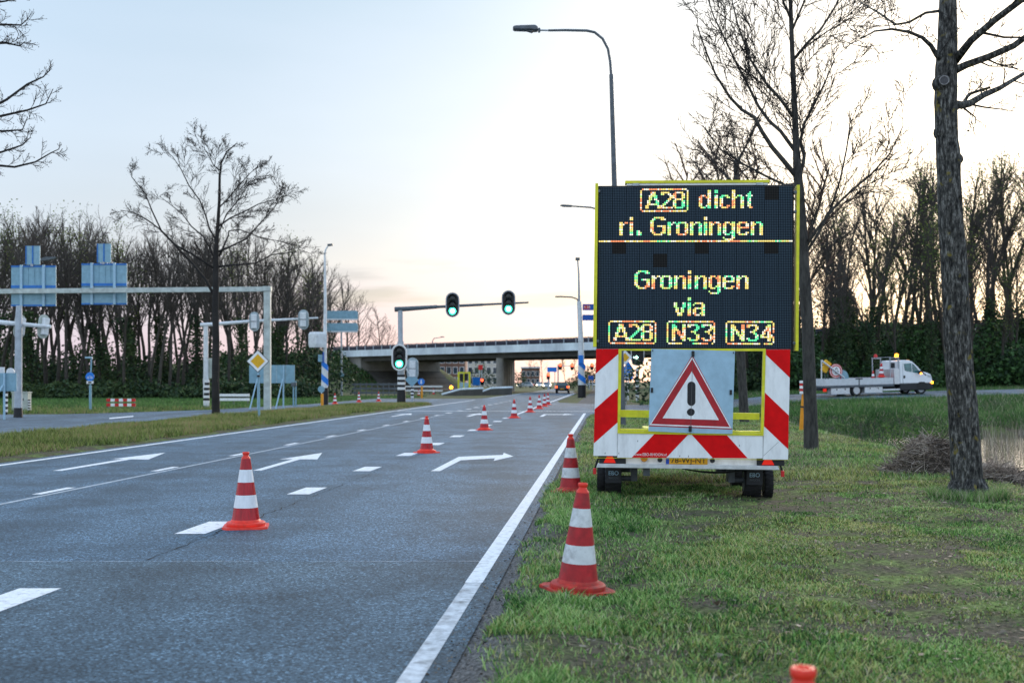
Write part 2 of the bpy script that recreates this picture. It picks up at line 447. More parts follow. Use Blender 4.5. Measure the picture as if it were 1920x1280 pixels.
def bark_lichen():
    """bark of the near tree: furrowed, with yellow lichen spots"""
    m = bpy.data.materials.new("bark_near")
    m.use_nodes = True
    t = m.node_tree
    bs = t.nodes["Principled BSDF"]
    L = t.links.new
    g = t.nodes.new("ShaderNodeNewGeometry")
    mpn = t.nodes.new("ShaderNodeMapping"); mpn.inputs["Scale"].default_value = (30, 30, 9)
    L(g.outputs["Position"], mpn.inputs[0])
    n = t.nodes.new("ShaderNodeTexNoise"); n.inputs["Scale"].default_value = 1; n.inputs["Detail"].default_value = 7; n.inputs["Roughness"].default_value = 0.7
    L(mpn.outputs[0], n.inputs[0])
    r = t.nodes.new("ShaderNodeValToRGB")
    e = r.color_ramp.elements
    e[0].position, e[0].color = 0.36, (0.010, 0.010, 0.010, 1)
    e[1].position, e[1].color = 0.70, (0.36, 0.35, 0.32, 1)
    x = e.new(0.52); x.color = (0.080, 0.077, 0.070, 1)
    L(n.outputs[0], r.inputs[0])
    v = t.nodes.new("ShaderNodeTexNoise"); v.inputs["Scale"].default_value = 7; v.inputs["Detail"].default_value = 5
    L(g.outputs["Position"], v.inputs[0])
    mr = t.nodes.new("ShaderNodeMapRange"); mr.inputs[1].default_value, mr.inputs[2].default_value = 0.63, 0.70; mr.inputs[4].default_value = 0.8
    L(v.outputs[0], mr.inputs[0])
    mx = t.nodes.new("ShaderNodeMix"); mx.data_type = "RGBA"
    L(mr.outputs[0], mx.inputs[0]); L(r.outputs[0], mx.inputs[6]); mx.inputs[7].default_value = (0.24, 0.19, 0.035, 1)
    L(mx.outputs[2], bs.inputs["Base Color"])
    bs.inputs["Roughness"].default_value = 0.9
    bs.inputs["Specular IOR Level"].default_value = 0.15
    bp = t.nodes.new("ShaderNodeBump"); bp.inputs["Strength"].default_value = 1.0; bp.inputs["Distance"].default_value = 0.05
    L(n.outputs[0], bp.inputs["Height"]); L(bp.outputs[0], bs.inputs["Normal"])
    MATS["bark_near"] = m
bark_lichen()

def led_mats():
    for nm, dot, base in (("led_module", (0.050, 0.078, 0.105), (0.003, 0.007, 0.011)), ("led_module_dark", (0.030, 0.028, 0.026), (0.002, 0.002, 0.002))):
        m = bpy.data.materials.new(nm)
        m.use_nodes = True
        t = m.node_tree
        bs = t.nodes["Principled BSDF"]
        L = t.links.new
        c = t.nodes.new("ShaderNodeTexCoord")
        mpn = t.nodes.new("ShaderNodeMapping")
        mpn.inputs["Scale"].default_value = (1 / 0.0206, 1, 1 / 0.0206)
        L(c.outputs["Object"], mpn.inputs[0])
        fr = t.nodes.new("ShaderNodeVectorMath"); fr.operation = "FRACTION"
        L(mpn.outputs[0], fr.inputs[0])
        sb = t.nodes.new("ShaderNodeVectorMath"); sb.operation = "SUBTRACT"; sb.inputs[1].default_value = (0.5, 0, 0.5)
        L(fr.outputs[0], sb.inputs[0])
        ml = t.nodes.new("ShaderNodeVectorMath"); ml.operation = "MULTIPLY"; ml.inputs[1].default_value = (1, 0, 1)
        L(sb.outputs[0], ml.inputs[0])
        le = t.nodes.new("ShaderNodeVectorMath"); le.operation = "LENGTH"
        L(ml.outputs[0], le.inputs[0])
        mr = t.nodes.new("ShaderNodeMapRange"); mr.inputs[1].default_value, mr.inputs[2].default_value = 0.44, 0.28
        L(le.outputs["Value"], mr.inputs[0])
        mx = t.nodes.new("ShaderNodeMix"); mx.data_type = "RGBA"
        L(mr.outputs[0], mx.inputs[0]); mx.inputs[6].default_value = (*base, 1); mx.inputs[7].default_value = (*dot, 1)
        L(mx.outputs[2], bs.inputs["Base Color"])
        bs.inputs["Roughness"].default_value = 0.6
        bs.inputs["Specular IOR Level"].default_value = 0.12
        MATS[nm] = m
    m = bpy.data.materials.new("led_lit")
    m.use_nodes = True
    t = m.node_tree
    bs = t.nodes["Principled BSDF"]
    a = t.nodes.new("ShaderNodeVertexColor"); a.layer_name = "led"
    bs.inputs["Base Color"].default_value = (0.1, 0.1, 0.08, 1)
    t.links.new(a.outputs[0], bs.inputs["Emission Color"])
    bs.inputs["Emission Strength"].default_value = 1.05
    MATS["led_lit"] = m
led_mats()

# ------------------------------------------------------------------ helpers
def put(o):
    COL.objects.link(o)
    return o
def obj(name, me, parent=None):
    o = put(bpy.data.objects.new(name, me))
    if parent:
        o.parent = parent
    return o
def tag(o, label=None, cat=None, group=None, kind=None, category=None):
    cat = cat or category
    if label: o["label"] = label
    if cat: o["category"] = cat
    if group: o["group"] = group
    if kind: o["kind"] = kind
    return o
def thing(name, label, cat, loc=(0, 0, 0), rot=(0, 0, 0), group=None):
    o = put(bpy.data.objects.new(name, None))
    o.empty_display_size = 0.2
    o.location = loc
    o.rotation_euler = rot
    return tag(o, label, cat, group)
def copy_tree(o, parent=None):
    c = o.copy()
    put(c)
    c.parent = parent
    for ch in o.children:
        copy_tree(ch, c)
    return c
def gp(px, py, z=0.0):
    """photo pixel -> point on the ground at height z"""
    Y = FPX * (EYE - z) / (py - HOR)
    return Vector(((px - 960) * Y / FPX, Y, z))
def wp(px, py, Y):
    return Vector(((px - 960) * Y / FPX, Y, EYE - (py - HOR) * Y / FPX))
class Fr:
    """local frame of a thing standing on the ground: pixel measurements -> metres at its distance"""
    def __init__(s, px, Y, zg=0.0):
        s.px, s.Y, s.s = px, Y, Y / FPX
        s.loc = Vector(((px - 960) * s.s, Y, zg))
        s.zg = zg
    def __call__(s, px, py, dy=0.0):
        return Vector(((px - s.px) * s.s, dy, EYE - (py - HOR) * s.s - s.zg))

class MB:
    def __init__(s):
        s.v, s.f, s.mi, s.m = [], [], [], 0
    def add(s, vs, fs):
        k = len(s.v)
        s.v.extend(tuple(v) for v in vs)
        for f in fs:
            s.f.append([k + i for i in f])
            s.mi.append(s.m)
        return s
    def box(s, a, b):
        x0, y0, z0 = a; x1, y1, z1 = b
        return s.add([(x0, y0, z0), (x1, y0, z0), (x1, y1, z0), (x0, y1, z0), (x0, y0, z1), (x1, y0, z1), (x1, y1, z1), (x0, y1, z1)],
                     [(0, 3, 2, 1), (4, 5, 6, 7), (0, 1, 5, 4), (1, 2, 6, 5), (2, 3, 7, 6), (3, 0, 4, 7)])
    def prism(s, poly, y0, y1):
        """poly in (x, z), extruded along y"""
        n = len(poly)
        ar = sum(poly[i][0] * poly[(i + 1) % n][1] - poly[(i + 1) % n][0] * poly[i][1] for i in range(n))
        if ar < 0:
            poly = poly[::-1]
        if y0 > y1:
            y0, y1 = y1, y0
        vs_ = [(x, y0, z) for x, z in poly] + [(x, y1, z) for x, z in poly]
        fs = [tuple(range(n)), tuple(range(2 * n - 1, n - 1, -1))]
        for i in range(n):
            j = (i + 1) % n
            fs.append((i, n + i, n + j, j))
        return s.add(vs_, fs)
    def ring(s, outer, inner, y0, y1):
        """frame between two polygons with the same count, (x, z) extruded along y"""
        n = len(outer)
        vs_ = [(x, y0, z) for x, z in outer] + [(x, y0, z) for x, z in inner] + [(x, y1, z) for x, z in outer] + [(x, y1, z) for x, z in inner]
        fs = []
        for i in range(n):
            j = (i + 1) % n
            fs += [(i, j, n + j, n + i), (2 * n + j, 2 * n + i, 3 * n + i, 3 * n + j), (j, i, 2 * n + i, 2 * n + j), (n + i, n + j, 3 * n + j, 3 * n + i)]
        return s.add(vs_, fs)
    def flat(s, poly):
        """poly of 3-D points, one face"""
        return s.add(poly, [tuple(range(len(poly)))])
    def slab(s, poly, t):
        """poly (x, y, z) ground polygon with thickness t below"""
        n = len(poly)
        vs_ = [tuple(p) for p in poly] + [(p[0], p[1], p[2] - t) for p in poly]
        fs = [tuple(range(n)), tuple(range(2 * n - 1, n - 1, -1))] + [(i, n + i, n + (i + 1) % n, (i + 1) % n) for i in range(n)]
        return s.add(vs_, fs)
    def tube(s, pts, rad, n=8, cap=True):
        pts = [Vector(p) for p in pts]
        k = len(pts)
        if not hasattr(rad, "__len__"):
            rad = [rad] * k
        ref = None
        vs_ = []
        for i, p in enumerate(pts):
            d = pts[min(i + 1, k - 1)] - pts[max(i - 1, 0)]
            if d.length < 1e-9:
                d = Vector((0, 0, 1))
            d.normalize()
            if ref is None:
                ref = Vector((1, 0, 0)) if abs(d.x) < 0.9 else Vector((0, 1, 0))
            a = (ref - d * ref.dot(d))
            if a.length < 1e-6:
                a = d.orthogonal()
            a.normalize()
            ref = a
            c = d.cross(a)
            for j in range(n):
                t = 2 * math.pi * j / n
                vs_.append(p + (a * math.cos(t) + c * math.sin(t)) * rad[i])
        fs = []
        for i in range(k - 1):
            for j in range(n):
                jj = (j + 1) % n
                fs.append((i * n + j, i * n + jj, (i + 1) * n + jj, (i + 1) * n + j))
        if cap:
            fs.append(tuple(range(n - 1, -1, -1)))
            fs.append(tuple((k - 1) * n + j for j in range(n)))
        return s.add(vs_, fs)
    def cyl(s, a, b, r, r2=None, n=12):
        return s.tube([a, b], [r, r if r2 is None else r2], n)
    def lathe(s, prof, n=24, c=(0, 0, 0), axis="z", cap=True):
        vs_ = []
        for r, h in prof:
            for j in range(n):
                t = 2 * math.pi * j / n
                x, y = r * math.cos(t), r * math.sin(t)
                if axis == "z": q = (x, y, h)
                elif axis == "y": q = (x, h, -y)
                else: q = (h, x, y)
                vs_.append((q[0] + c[0], q[1] + c[1], q[2] + c[2]))
        fs = []
        for i in range(len(prof) - 1):
            for j in range(n):
                jj = (j + 1) % n
                fs.append((i * n + j, i * n + jj, (i + 1) * n + jj, (i + 1) * n + j))
        if cap:
            fs.append(tuple(range(n - 1, -1, -1)))
            fs.append(tuple((len(prof) - 1) * n + j for j in range(n)))
        return s.add(vs_, fs)
    def mesh(s, name, mats, smooth=False):
        me = bpy.data.meshes.new(name)
        me.from_pydata(s.v, [], s.f)
        if not isinstance(mats, (list, tuple)):
            mats = [mats]
        for m in mats:
            me.materials.append(MATS[m])
        if len(mats) > 1:
            me.polygons.foreach_set("material_index", s.mi)
        if smooth:
            me.polygons.foreach_set("use_smooth", [True] * len(me.polygons))
            if smooth != "all":
                try:
                    me.set_sharp_from_angle(angle=R(40))
                except Exception:
                    pass
        me.update()
        return me
    def build(s, name, mats, parent=None, smooth=False, bevel=0.0, **kw):
        o = obj(name, s.mesh(name, mats, smooth), parent)
        if bevel:
            bv = o.modifiers.new("bevel", "BEVEL")
            bv.width = bevel; bv.segments = 2; bv.limit_method = "ANGLE"
        if kw:
            tag(o, **kw)
        return o

def capsule(cx, cz, w, h, n=8):
    """stadium outline"""
    r = w / 2
    p = []
    for i in range(n + 1):
        t = math.pi * i / n
        p.append((cx + r * math.cos(t), cz + h / 2 - r + r * math.sin(t)))
    for i in range(n + 1):
        t = math.pi + math.pi * i / n
        p.append((cx + r * math.cos(t), cz - h / 2 + r + r * math.sin(t)))
    return p
def disc(cx, cz, r, n=20):
    return [(cx + r * math.cos(2 * math.pi * i / n), cz + r * math.sin(2 * math.pi * i / n)) for i in range(n)]
def text_part(name, txt, size, m, parent, loc, width=None, rot=(R(90), 0, 0), depth=0.001):
    cu = bpy.data.curves.new(name, "FONT")
    cu.body = txt
    cu.size = size
    cu.align_x = "CENTER"
    cu.align_y = "CENTER"
    cu.extrude = depth
    cu.resolution_u = 3
    to = bpy.data.objects.new(name, cu)
    me = bpy.data.meshes.new_from_object(to)
    bpy.data.objects.remove(to)
    o = obj(name, me, parent)
    me.materials.clear()
    me.materials.append(MATS[m])
    if width and len(me.vertices):
        xs = [v.co.x for v in me.vertices]
        k = width / max(1e-6, max(xs) - min(xs))
        o.scale = (k, 1, 1)
    o.location = loc
    o.rotation_euler = rot
    return o
def fast_mesh(name, verts, quads, mats, mi=None):
    """verts (n,3), quads (m,k) index array"""
    me = bpy.data.meshes.new(name)
    me.vertices.add(len(verts))
    me.vertices.foreach_set("co", np.ascontiguousarray(verts, dtype=np.float32).ravel())
    m, k = quads.shape
    me.loops.add(m * k)
    me.loops.foreach_set("vertex_index", np.ascontiguousarray(quads, dtype=np.int32).ravel())
    me.polygons.add(m)
    me.polygons.foreach_set("loop_start", np.arange(0, m * k, k, dtype=np.int32))
    try:
        me.polygons.foreach_set("loop_total", np.full(m, k, dtype=np.int32))
    except Exception:
        pass
    for q in mats:
        me.materials.append(MATS[q])
    if mi is not None:
        me.polygons.foreach_set("material_index", np.ascontiguousarray(mi, dtype=np.int32))
    me.update(calc_edges=True)
    return me

# ------------------------------------------------------------------ terrain
def sm(a, b, x):
    t = np.clip((np.asarray(x, float) - a) / (b - a), 0, 1)
    return t * t * (3 - 2 * t)
_NT = nrg.random((256, 256))
def vnoise(x, y, s):
    x = np.asarray(x, float) * s + 1000.3; y = np.asarray(y, float) * s + 1000.7
    xi = np.floor(x).astype(int); yi = np.floor(y).astype(int)
    fx = x - xi; fy = y - yi
    fx = fx * fx * (3 - 2 * fx); fy = fy * fy * (3 - 2 * fy)
    g = lambda i, j: _NT[i % 256, j % 256]
    return (g(xi, yi) * (1 - fx) + g(xi + 1, yi) * fx) * (1 - fy) + (g(xi, yi + 1) * (1 - fx) + g(xi + 1, yi + 1) * fx) * fy
# viaduct front edge: from R (right) towards the left and away
BR = np.array([10.3, 150.0]); BA = np.array([-41.3, 45.0]); BA = BA / np.linalg.norm(BA); BN = np.array([BA[1], -BA[0]])
def side_z(x, y):
    return sm(9, 17, x) * (0.5 + 0.018 * np.clip(np.asarray(x) - 16, 0, 40) + 0.03 * np.clip(np.asarray(y) - 62, 0, 8))
def hgt(x, y):
    x = np.asarray(x, float); y = np.asarray(y, float)
    u = x - 0.08 * y
    z = np.full(x.shape, -0.02)
    verge = sm(-0.83, -0.60, u) * (1 - sm(51, 54, y)) * (1 - sm(12, 15, u))
    z = z + 0.055 * verge
    z = z + verge * sm(-0.6, 0.2, u) * ((vnoise(x, y, 1.1) - 0.5) * 0.07 + (vnoise(x, y, 3.1) - 0.5) * 0.03)
    med = sm(-11.15, -11.7, u) * sm(-16.3, -15.4, u) * (1 - sm(74, 78, y))
    z = z + med * (0.09 + (vnoise(x, y, 0.5) - 0.5) * 0.06)
    cx = 7.45 + 0.085 * (y - 18)
    pond = sm(0, 2.4, x - cx + (vnoise(x, y, 0.5) - 0.5) * 0.9) * (1 - sm(46.6, 49.5, y + (vnoise(x, y * 0, 0.35) - 0.5) * 1.6))
    z = z - pond * 1.35
    far = sm(47.6, 58, y)
    z = z + far * (side_z(x, y) - 0.03 * sm(9, 12, x)) + far * (1 - sm(57, 60, y)) * sm(11, 14, x) * (vnoise(x, y, 0.4) - 0.5) * 0.35
    s = (x - BR[0]) * BA[0] + (y - BR[1]) * BA[1]
    d = (x - BR[0]) * BN[0] + (y - BR[1]) * BN[1]
    emb = sm(-11, 0, d) * sm(27, 16, d) * np.maximum(sm(45, 57, s), sm(-12, -24, s))
    z = z + 5.35 * emb
    return z
def h1(x, y):
    return float(hgt(np.array([x]), np.array([y]))[0])

us = np.concatenate([np.arange(-420, -60, 30), np.arange(-60, -19, 2.0), np.arange(-19, -11.2, 0.5), [-11.12, -10.9, -8, -5, -2, -1.0, -0.86, -0.80, -0.74, -0.68, -0.6, -0.5, -0.35, -0.2, -0.05],
                     np.arange(0.1, 15, 0.35), np.arange(15, 60, 1.5), np.arange(60, 421, 30)])
ys = np.concatenate([np.arange(-14, 60, 0.5), np.arange(60, 120, 1.25), np.arange(120, 250, 2.5), np.arange(250, 1500, 50)])
UU, YY = np.meshgrid(us, ys)
XX = UU + 0.08 * YY
ZZ = hgt(XX, YY)
nv = np.stack([XX.ravel(), YY.ravel(), ZZ.ravel()], 1)
nu = len(us); ny = len(ys)
ii, jj = np.meshgrid(np.arange(ny - 1), np.arange(nu - 1), indexing="ij")
a0 = (ii * nu + jj).ravel()
gq = np.stack([a0, a0 + 1, a0 + nu + 1, a0 + nu], 1)
gme = fast_mesh("ground", nv, gq, ["ground"])
gme.polygons.foreach_set("use_smooth", [True] * len(gme.polygons))
ground = tag(obj("ground", gme), kind="structure")

# ------------------------------------------------------------------ roads
xl = lambda y: -10.75 + 0.08 * y
xr = lambda y: -0.97 + 0.08 * y
xm = lambda y: -7.32 + 0.08 * y
xb = lambda y: -4.05 + 0.08 * y
L_, R_ = [], []
for y in (-12, 10, 30, 50, 58):
    R_.append((xr(y) + 0.19, y, 0))
R_ = R_[:-1] + [(xr(53) + 0.3, 53, 0), (xr(56) + 0.7, 56, 0), (xr(58) + 1.5, 58, 0), (xr(59.5) + 3.0, 59.5, 0), (9.0, 60.6, 0)]
R_ += [(9.0, 75, 0), (6.6, 77.5, 0), (4.6, 80.5, 0), (3.4, 84, 0), (xb(90) + 0.35, 90, 0), (xb(140) + 0.35, 140, 0), (xb(200) + 0.35, 200, 0), (xb(420) + 0.35, 420, 0)]
L_ = [(xl(420) + 0.2, 420, 0), (xl(200) - 0.2, 200, 0), (xl(108) - 0.3, 108, 0), (xl(100) - 1.5, 100, 0), (xl(96) - 4, 96, 0), (xl(90) - 5, 90, 0), (xl(84) - 4, 84, 0), (xl(80) - 1.8, 80, 0), (xl(76) - 0.4, 76, 0), (xl(40) - 0.33, 40, 0), (xl(-12) - 0.33, -12, 0)]
road = tag(MB().flat(R_ + L_).build("road", "asphalt"), label="blue-grey asphalt main road with three lanes", kind="structure")
sp_ = [(-14.2, 2), (-14.1, 32), (-14, 40), (-13.7, 51), (-12.6, 62), (-10.9, 72), (-8.4, 80), (-6.0, 84), (-3.2, 104), (-12.2, 104), (-13.5, 79), (-16.2, 62), (-20.7, 53.5), (-30, 52.5), (-60, 55), (-60, 43), (-30, 41.5), (-22.5, 39), (-19.2, 32), (-18.2, 2)]
tag(MB().flat([(x, y, -0.006) for x, y in sp_]).build("side_road", "asphalt_side"), label="narrow side road left of the grassy median", kind="structure")
near = [(8.6, 60.5), (12, 61.2), (16, 62), (20, 62.8), (26, 64), (34, 66), (60, 74)]
farp = [(8.6, 75.2), (12, 71.6), (16, 70), (20, 70.6), (26, 72), (34, 74), (60, 82)]
B = MB()
for i in range(len(near) - 1):
    q = [near[i], near[i + 1], farp[i + 1], farp[i]]
    for k in range(3):
        t0, t1 = k / 3, (k + 1) / 3
        mixp = lambda a, b, t: (a[0] + (b[0] - a[0]) * t, a[1] + (b[1] - a[1]) * t)
        cs = [mixp(q[0], q[3], t0), mixp(q[1], q[2], t0), mixp(q[1], q[2], t1), mixp(q[0], q[3], t1)]
        B.flat([(x, y, float(side_z(x, y)) + 0.006) for x, y in cs])
tag(B.build("branch_road", "asphalt_side"), label="side road behind the ditch carrying the white truck", kind="structure")
wme = MB().flat([(8.5, 2, -0.68), (60, 2, -0.68), (60, 49.5, -0.68), (9.5, 49.5, -0.68)]).build("ditch_water", "water")
tag(wme, label="dark still water in the reedy ditch", kind="structure")

# markings: children of the road, 4 mm above it
MZ = 0.004
def strip(name, f, y0, y1, w, m="marking", n=1, z=MZ):
    B = MB()
    for i in range(n):
        a, b_ = y0 + (y1 - y0) * i / n, y0 + (y1 - y0) * (i + 1) / n
        B.flat([(f(a) - w / 2, a, z), (f(a) + w / 2, a, z), (f(b_) + w / 2, b_, z), (f(b_) - w / 2, b_, z)])
    return B.build(name, m, road)
strip("edge_line", xl, -10, 96, 0.16)
strip("edge_line", xr, 8.6, 55, 0.13)
strip("edge_line", xr, -10, 8.6, 0.12, "marking_worn")
strip("centre_line", xm, -10, 53, 0.075, "marking_thin")
strip("edge_line", xb, 52.5, 200, 0.15)
strip("edge_line", lambda y: xl(y), 108, 300, 0.15)
me_d = None
for k in range(-4, 30):
    y = 15.35 + 4 * k
    if y > 92: break
    strip("lane_dash", lambda q: xm(q) - 0.17, y, y + 1.0, 0.13 if y < 54 else 0.28)
for k in range(-3, 12):
    y = 11.36 + 4 * k
    if y > 52: break
    strip("block_dash", xb, y, y + 1.0, 0.30)
def arrow(pts, name="arrow_marking"):
    B = MB().flat([(*gp(px, py)[:2], MZ) for px, py in pts])
    return B.build(name, "marking", road)
arrow([(98, 882.4), (116, 882.4), (246, 861), (278, 861.3), (310.5, 848.4), (208, 860.6), (232, 860.2)][::1])
arrow([(474, 882), (490, 882), (563, 861), (595, 861), (604, 848.8), (524, 861), (549, 860.6)])
arrow([(808, 883), (825, 883), (864, 862.8), (928, 859), (925.5, 863.8), (962.5, 855.4), (944.5, 848.6), (943, 852.6), (860, 856.2)])
# second row of arrows near the stop line
def local_arrow(f, y, turn):
    c = lambda dx, dy: (f(y + dy) + dx, y + dy, MZ)
    if not turn:
        P = [c(-0.08, 0), c(0.08, 0), c(0.08, 2.9), c(0.4, 2.7), c(0, 5), c(-0.4, 2.7), c(-0.08, 2.9)]
    else:
        P = [c(-0.08, 0), c(0.08, 0), c(0.08, 2.8), c(0.85, 2.8), c(0.85, 2.1), c(1.35, 3.2), c(0.85, 4.3), c(0.85, 3.6), c(-0.08, 3.6)]
    MB().flat(P).build("arrow_marking", "marking", road)
local_arrow(lambda y: -9.15 + 0.08 * y, 50, False)
local_arrow(lambda y: -5.9 + 0.08 * y, 50, False)
local_arrow(lambda y: -2.75 + 0.08 * y, 50, True)
MB().flat([(xl(59.5), 59.5, MZ), (xr(59.5) + 0.4, 58.6, MZ), (xr(59.5) + 0.4, 59.0, MZ), (xl(59.5), 59.9, MZ)]).build("stop_line", "marking", road)
# cross joint of the older surface and a ragged crack beside the block line
B = MB()
pp = [(-9.5 + i * 0.245, 9.62 + rnd.uniform(-0.012, 0.012)) for i in range(39)]
for i in range(38):
    if rnd.random() < 0.12: continue
    w = rnd.uniform(0.002, 0.008)
    B.flat([(pp[i][0], pp[i][1] - w, MZ), (pp[i + 1][0], pp[i + 1][1] - w, MZ), (pp[i + 1][0], pp[i + 1][1] + w, MZ), (pp[i][0], pp[i][1] + w, MZ)])
B.build("road_joint", "marking_thin", road)
B = MB()
y = 9.7
px_, w0 = xb(y) + 0.24, 0.012
while y < 30:
    y2 = y + rnd.uniform(0.08, 0.2)
    x2 = xb(y2) + 0.25 + rnd.uniform(-0.035, 0.035)
    w1 = rnd.uniform(0.0015, 0.010) * (1.3 - 0.025 * y) * (1 if rnd.random() < 0.8 else 0.3)
    B.flat([(px_ - w0, y, MZ), (px_ + w0, y, MZ), (x2 + w1, y2, MZ), (x2 - w1, y2, MZ)])
    px_, y, w0 = x2, y2, w1
B.build("crack", "seam", road)
# crossing island markings on the side road
for (p0, p1, p2, p3) in [((60, 814), (150, 808), (152, 810), (62, 817)), ((205, 783), (250, 779), (250, 781), (205, 785))]:
    MB().flat([(*gp(*q)[:2], 0.0) for q in (p3, p2, p1, p0)]).build("side_marking", "marking", road)

# ------------------------------------------------------------------ grass and ground litter
def blades(name, x, y, hh, ww, lean, mats, mi=None, seg=2, zoff=-0.004, **kw):
    n = len(x)
    z = hgt(x, y) + zoff
    yaw = nrg.random(n) * 2 * np.pi
    la = nrg.random(n) * 2 * np.pi
    cx, cy = np.cos(yaw) * ww, np.sin(yaw) * ww
    lx, ly = np.cos(la) * lean * hh, np.sin(la) * lean * hh
    if seg == 2:
        V = np.empty((n, 5, 3))
        V[:, 0] = np.stack([x - cx, y - cy, z], 1)
        V[:, 1] = np.stack([x + cx, y + cy, z], 1)
        V[:, 2] = np.stack([x - cx * .75 + lx * .35, y - cy * .75 + ly * .35, z + hh * .6], 1)
        V[:, 3] = np.stack([x + cx * .75 + lx * .35, y + cy * .75 + ly * .35, z + hh * .6], 1)
        V[:, 4] = np.stack([x + lx, y + ly, z + hh], 1)
        b_ = np.arange(n)[:, None] * 5
        T = np.concatenate([b_ + [0, 1, 3], b_ + [0, 3, 2], b_ + [2, 3, 4]], 1).reshape(-1, 3)
        rep = 3
    else:
        V = np.empty((n, 3, 3))
        V[:, 0] = np.stack([x - cx, y - cy, z], 1)
        V[:, 1] = np.stack([x + cx, y + cy, z], 1)
        V[:, 2] = np.stack([x + lx, y + ly, z + hh], 1)
        T = (np.arange(n)[:, None] * 3 + [0, 1, 2])
        rep = 1
    me = fast_mesh(name, V.reshape(-1, 3), T, mats, None if mi is None else np.repeat(mi, rep))
    return tag(obj(name, me), kind="stuff", **kw)
def crest(y):
    return 7.55 + 0.085 * (y - 18)
def edge_noise(y):
    return -0.84 + 0.26 * vnoise(y, y * 0 + 3, 1.6) + 0.16 * (vnoise(y, y * 0 + 9, 5.0) - 0.5) + 0.30 * (1 - sm(6.0, 9.5, y))*0.35
# near verge
n = 400000
y = 3.2 + (17.5 - 3.2) * nrg.random(n) ** 1.05
u0 = -0.85
xmax = np.minimum(0.445 * y + 0.5, crest(y) + 0.8)
xmin = 0.08 * y + u0
x = xmin + (xmax - xmin) * nrg.random(n)
u = x - 0.08 * y
patch = vnoise(x, y, 0.9) * 0.5 + vnoise(x, y, 2.7) * 0.32 + vnoise(x, y, 7) * 0.18
bare = vnoise(x, y, 0.55) * 0.6 + vnoise(x, y, 2.2) * 0.4
right = sm(2.0, 4.5, x)
keep = (u > edge_noise(y)) & (nrg.random(n) < np.clip((patch - 0.36 - 0.07 * right) * 5.0, 0.22, 1)) & ((bare < 0.66 - 0.05 * right) | (nrg.random(n) < 0.10))
for cxx, cyy, rr in ((0.46, 8.17, 0.27), (0.77, 15.18, 0.26), (0.78, 3.12, 0.25)):
    keep &= (x - cxx) ** 2 + ((y - cyy) * 0.8) ** 2 > rr ** 2
dens = (6.0 / y) ** 0.35
keep &= nrg.random(n) < np.clip(dens * 1.1, 0, 1)
x, y, u, patch, bare = x[keep], y[keep], u[keep], patch[keep], bare[keep]
clump = vnoise(x, y, 4.5)
hh = (0.022 + 0.055 * nrg.random(len(x)) ** 1.5) * (0.35 + 0.8 * patch + 0.9 * np.clip(clump - 0.45, 0, 1) * 1.5) * (1.35 - 0.45 * sm(-0.6, 0.8, u))
hh *= (1 + 0.35 * sm(10, 17, y)) * (0.72 - 0.27 * sm(0.6, 2.2, u))
ww = 0.0019 + 0.0020 * nrg.random(len(x)) + 0.00015 * y
dry = (nrg.random(len(x)) < 0.07 + 0.30 * np.clip((0.55 - patch) * 3, 0, 1) * (0.4 + sm(1, 5, x))).astype(int)
olive = nrg.random(len(x)) < np.clip((vnoise(x + 40, y, 0.8) * 0.6 + vnoise(x + 9, y, 2.6) * 0.4 - 0.33) * 3.2, 0.06, 0.9) * (0.35 + 0.65 * sm(0.0, 3.0, u))
dry[olive & (dry == 0)] = 2
blades("verge_grass", x, y, hh, ww, 0.25 + 0.9 * nrg.random(len(x)), ["grass_near", "grass_dry", "grass_olive"], dry, label="short patchy green grass on the verge around the trailer", category="grass")
# verge farther on, up to the junction
n = 120000
y = 17 + (58 - 17) * nrg.random(n) ** 1.2
xmin = 0.08 * y - 0.8
xmax = np.where(y < 47, crest(y) + 1.0, 20)
x = xmin + (xmax - xmin) * nrg.random(n)
u = x - 0.08 * y
keep = (u > -0.78 + 0.2 * vnoise(y, y * 0, 1.0)) & ~((y > 52) & (x < 7))
x, y = x[keep], y[keep]
hh = (0.04 + 0.07 * nrg.random(len(x))) * (0.6 + 0.8 * vnoise(x, y, 0.8))
dry = (nrg.random(len(x)) < 0.12 + 0.2 * (vnoise(x, y, 0.35) > 0.55) * (y < 40)).astype(int)
olive = nrg.random(len(x)) < np.clip((vnoise(x + 40, y, 0.6) - 0.35) * 2.4, 0.05, 0.8)
dry[olive & (dry == 0)] = 2
blades("verge_grass", x, y, hh * 0.8, 0.004 + 0.0002 * y, 0.3 + 0.8 * nrg.random(len(x)), ["grass_near", "grass_dry", "grass_olive"], dry, seg=1, label="verge grass beyond the trailer as far as the junction", category="grass")
# median
n = 170000
y = 14 + (79 - 14) * nrg.random(n) ** 1.15
uu = -16.4 + (16.4 - 11.3) * nrg.random(n)
x = uu + 0.08 * y
edge = vnoise(y, y * 0 + 5, 0.8) * 0.25
keep = (uu < -11.35 - edge) & (x > np.interp(y, [0, 40, 51, 62, 72, 80], [-14.0, -13.8, -13.5, -12.4, -10.6, -7.5])) & (x > -0.46 * y) & (y < 76 + 2 * nrg.random(n))
x, y = x[keep], y[keep]
hh = (0.05 + 0.15 * nrg.random(len(x)) ** 1.6) * (0.5 + 0.9 * vnoise(x, y, 0.6))
blades("median_grass", x, y, hh, 0.006 + 0.0002 * y, 0.2 + 0.6 * nrg.random(len(x)), ["grass_median"], seg=1, label="rough olive grass on the median between the roads", category="grass")
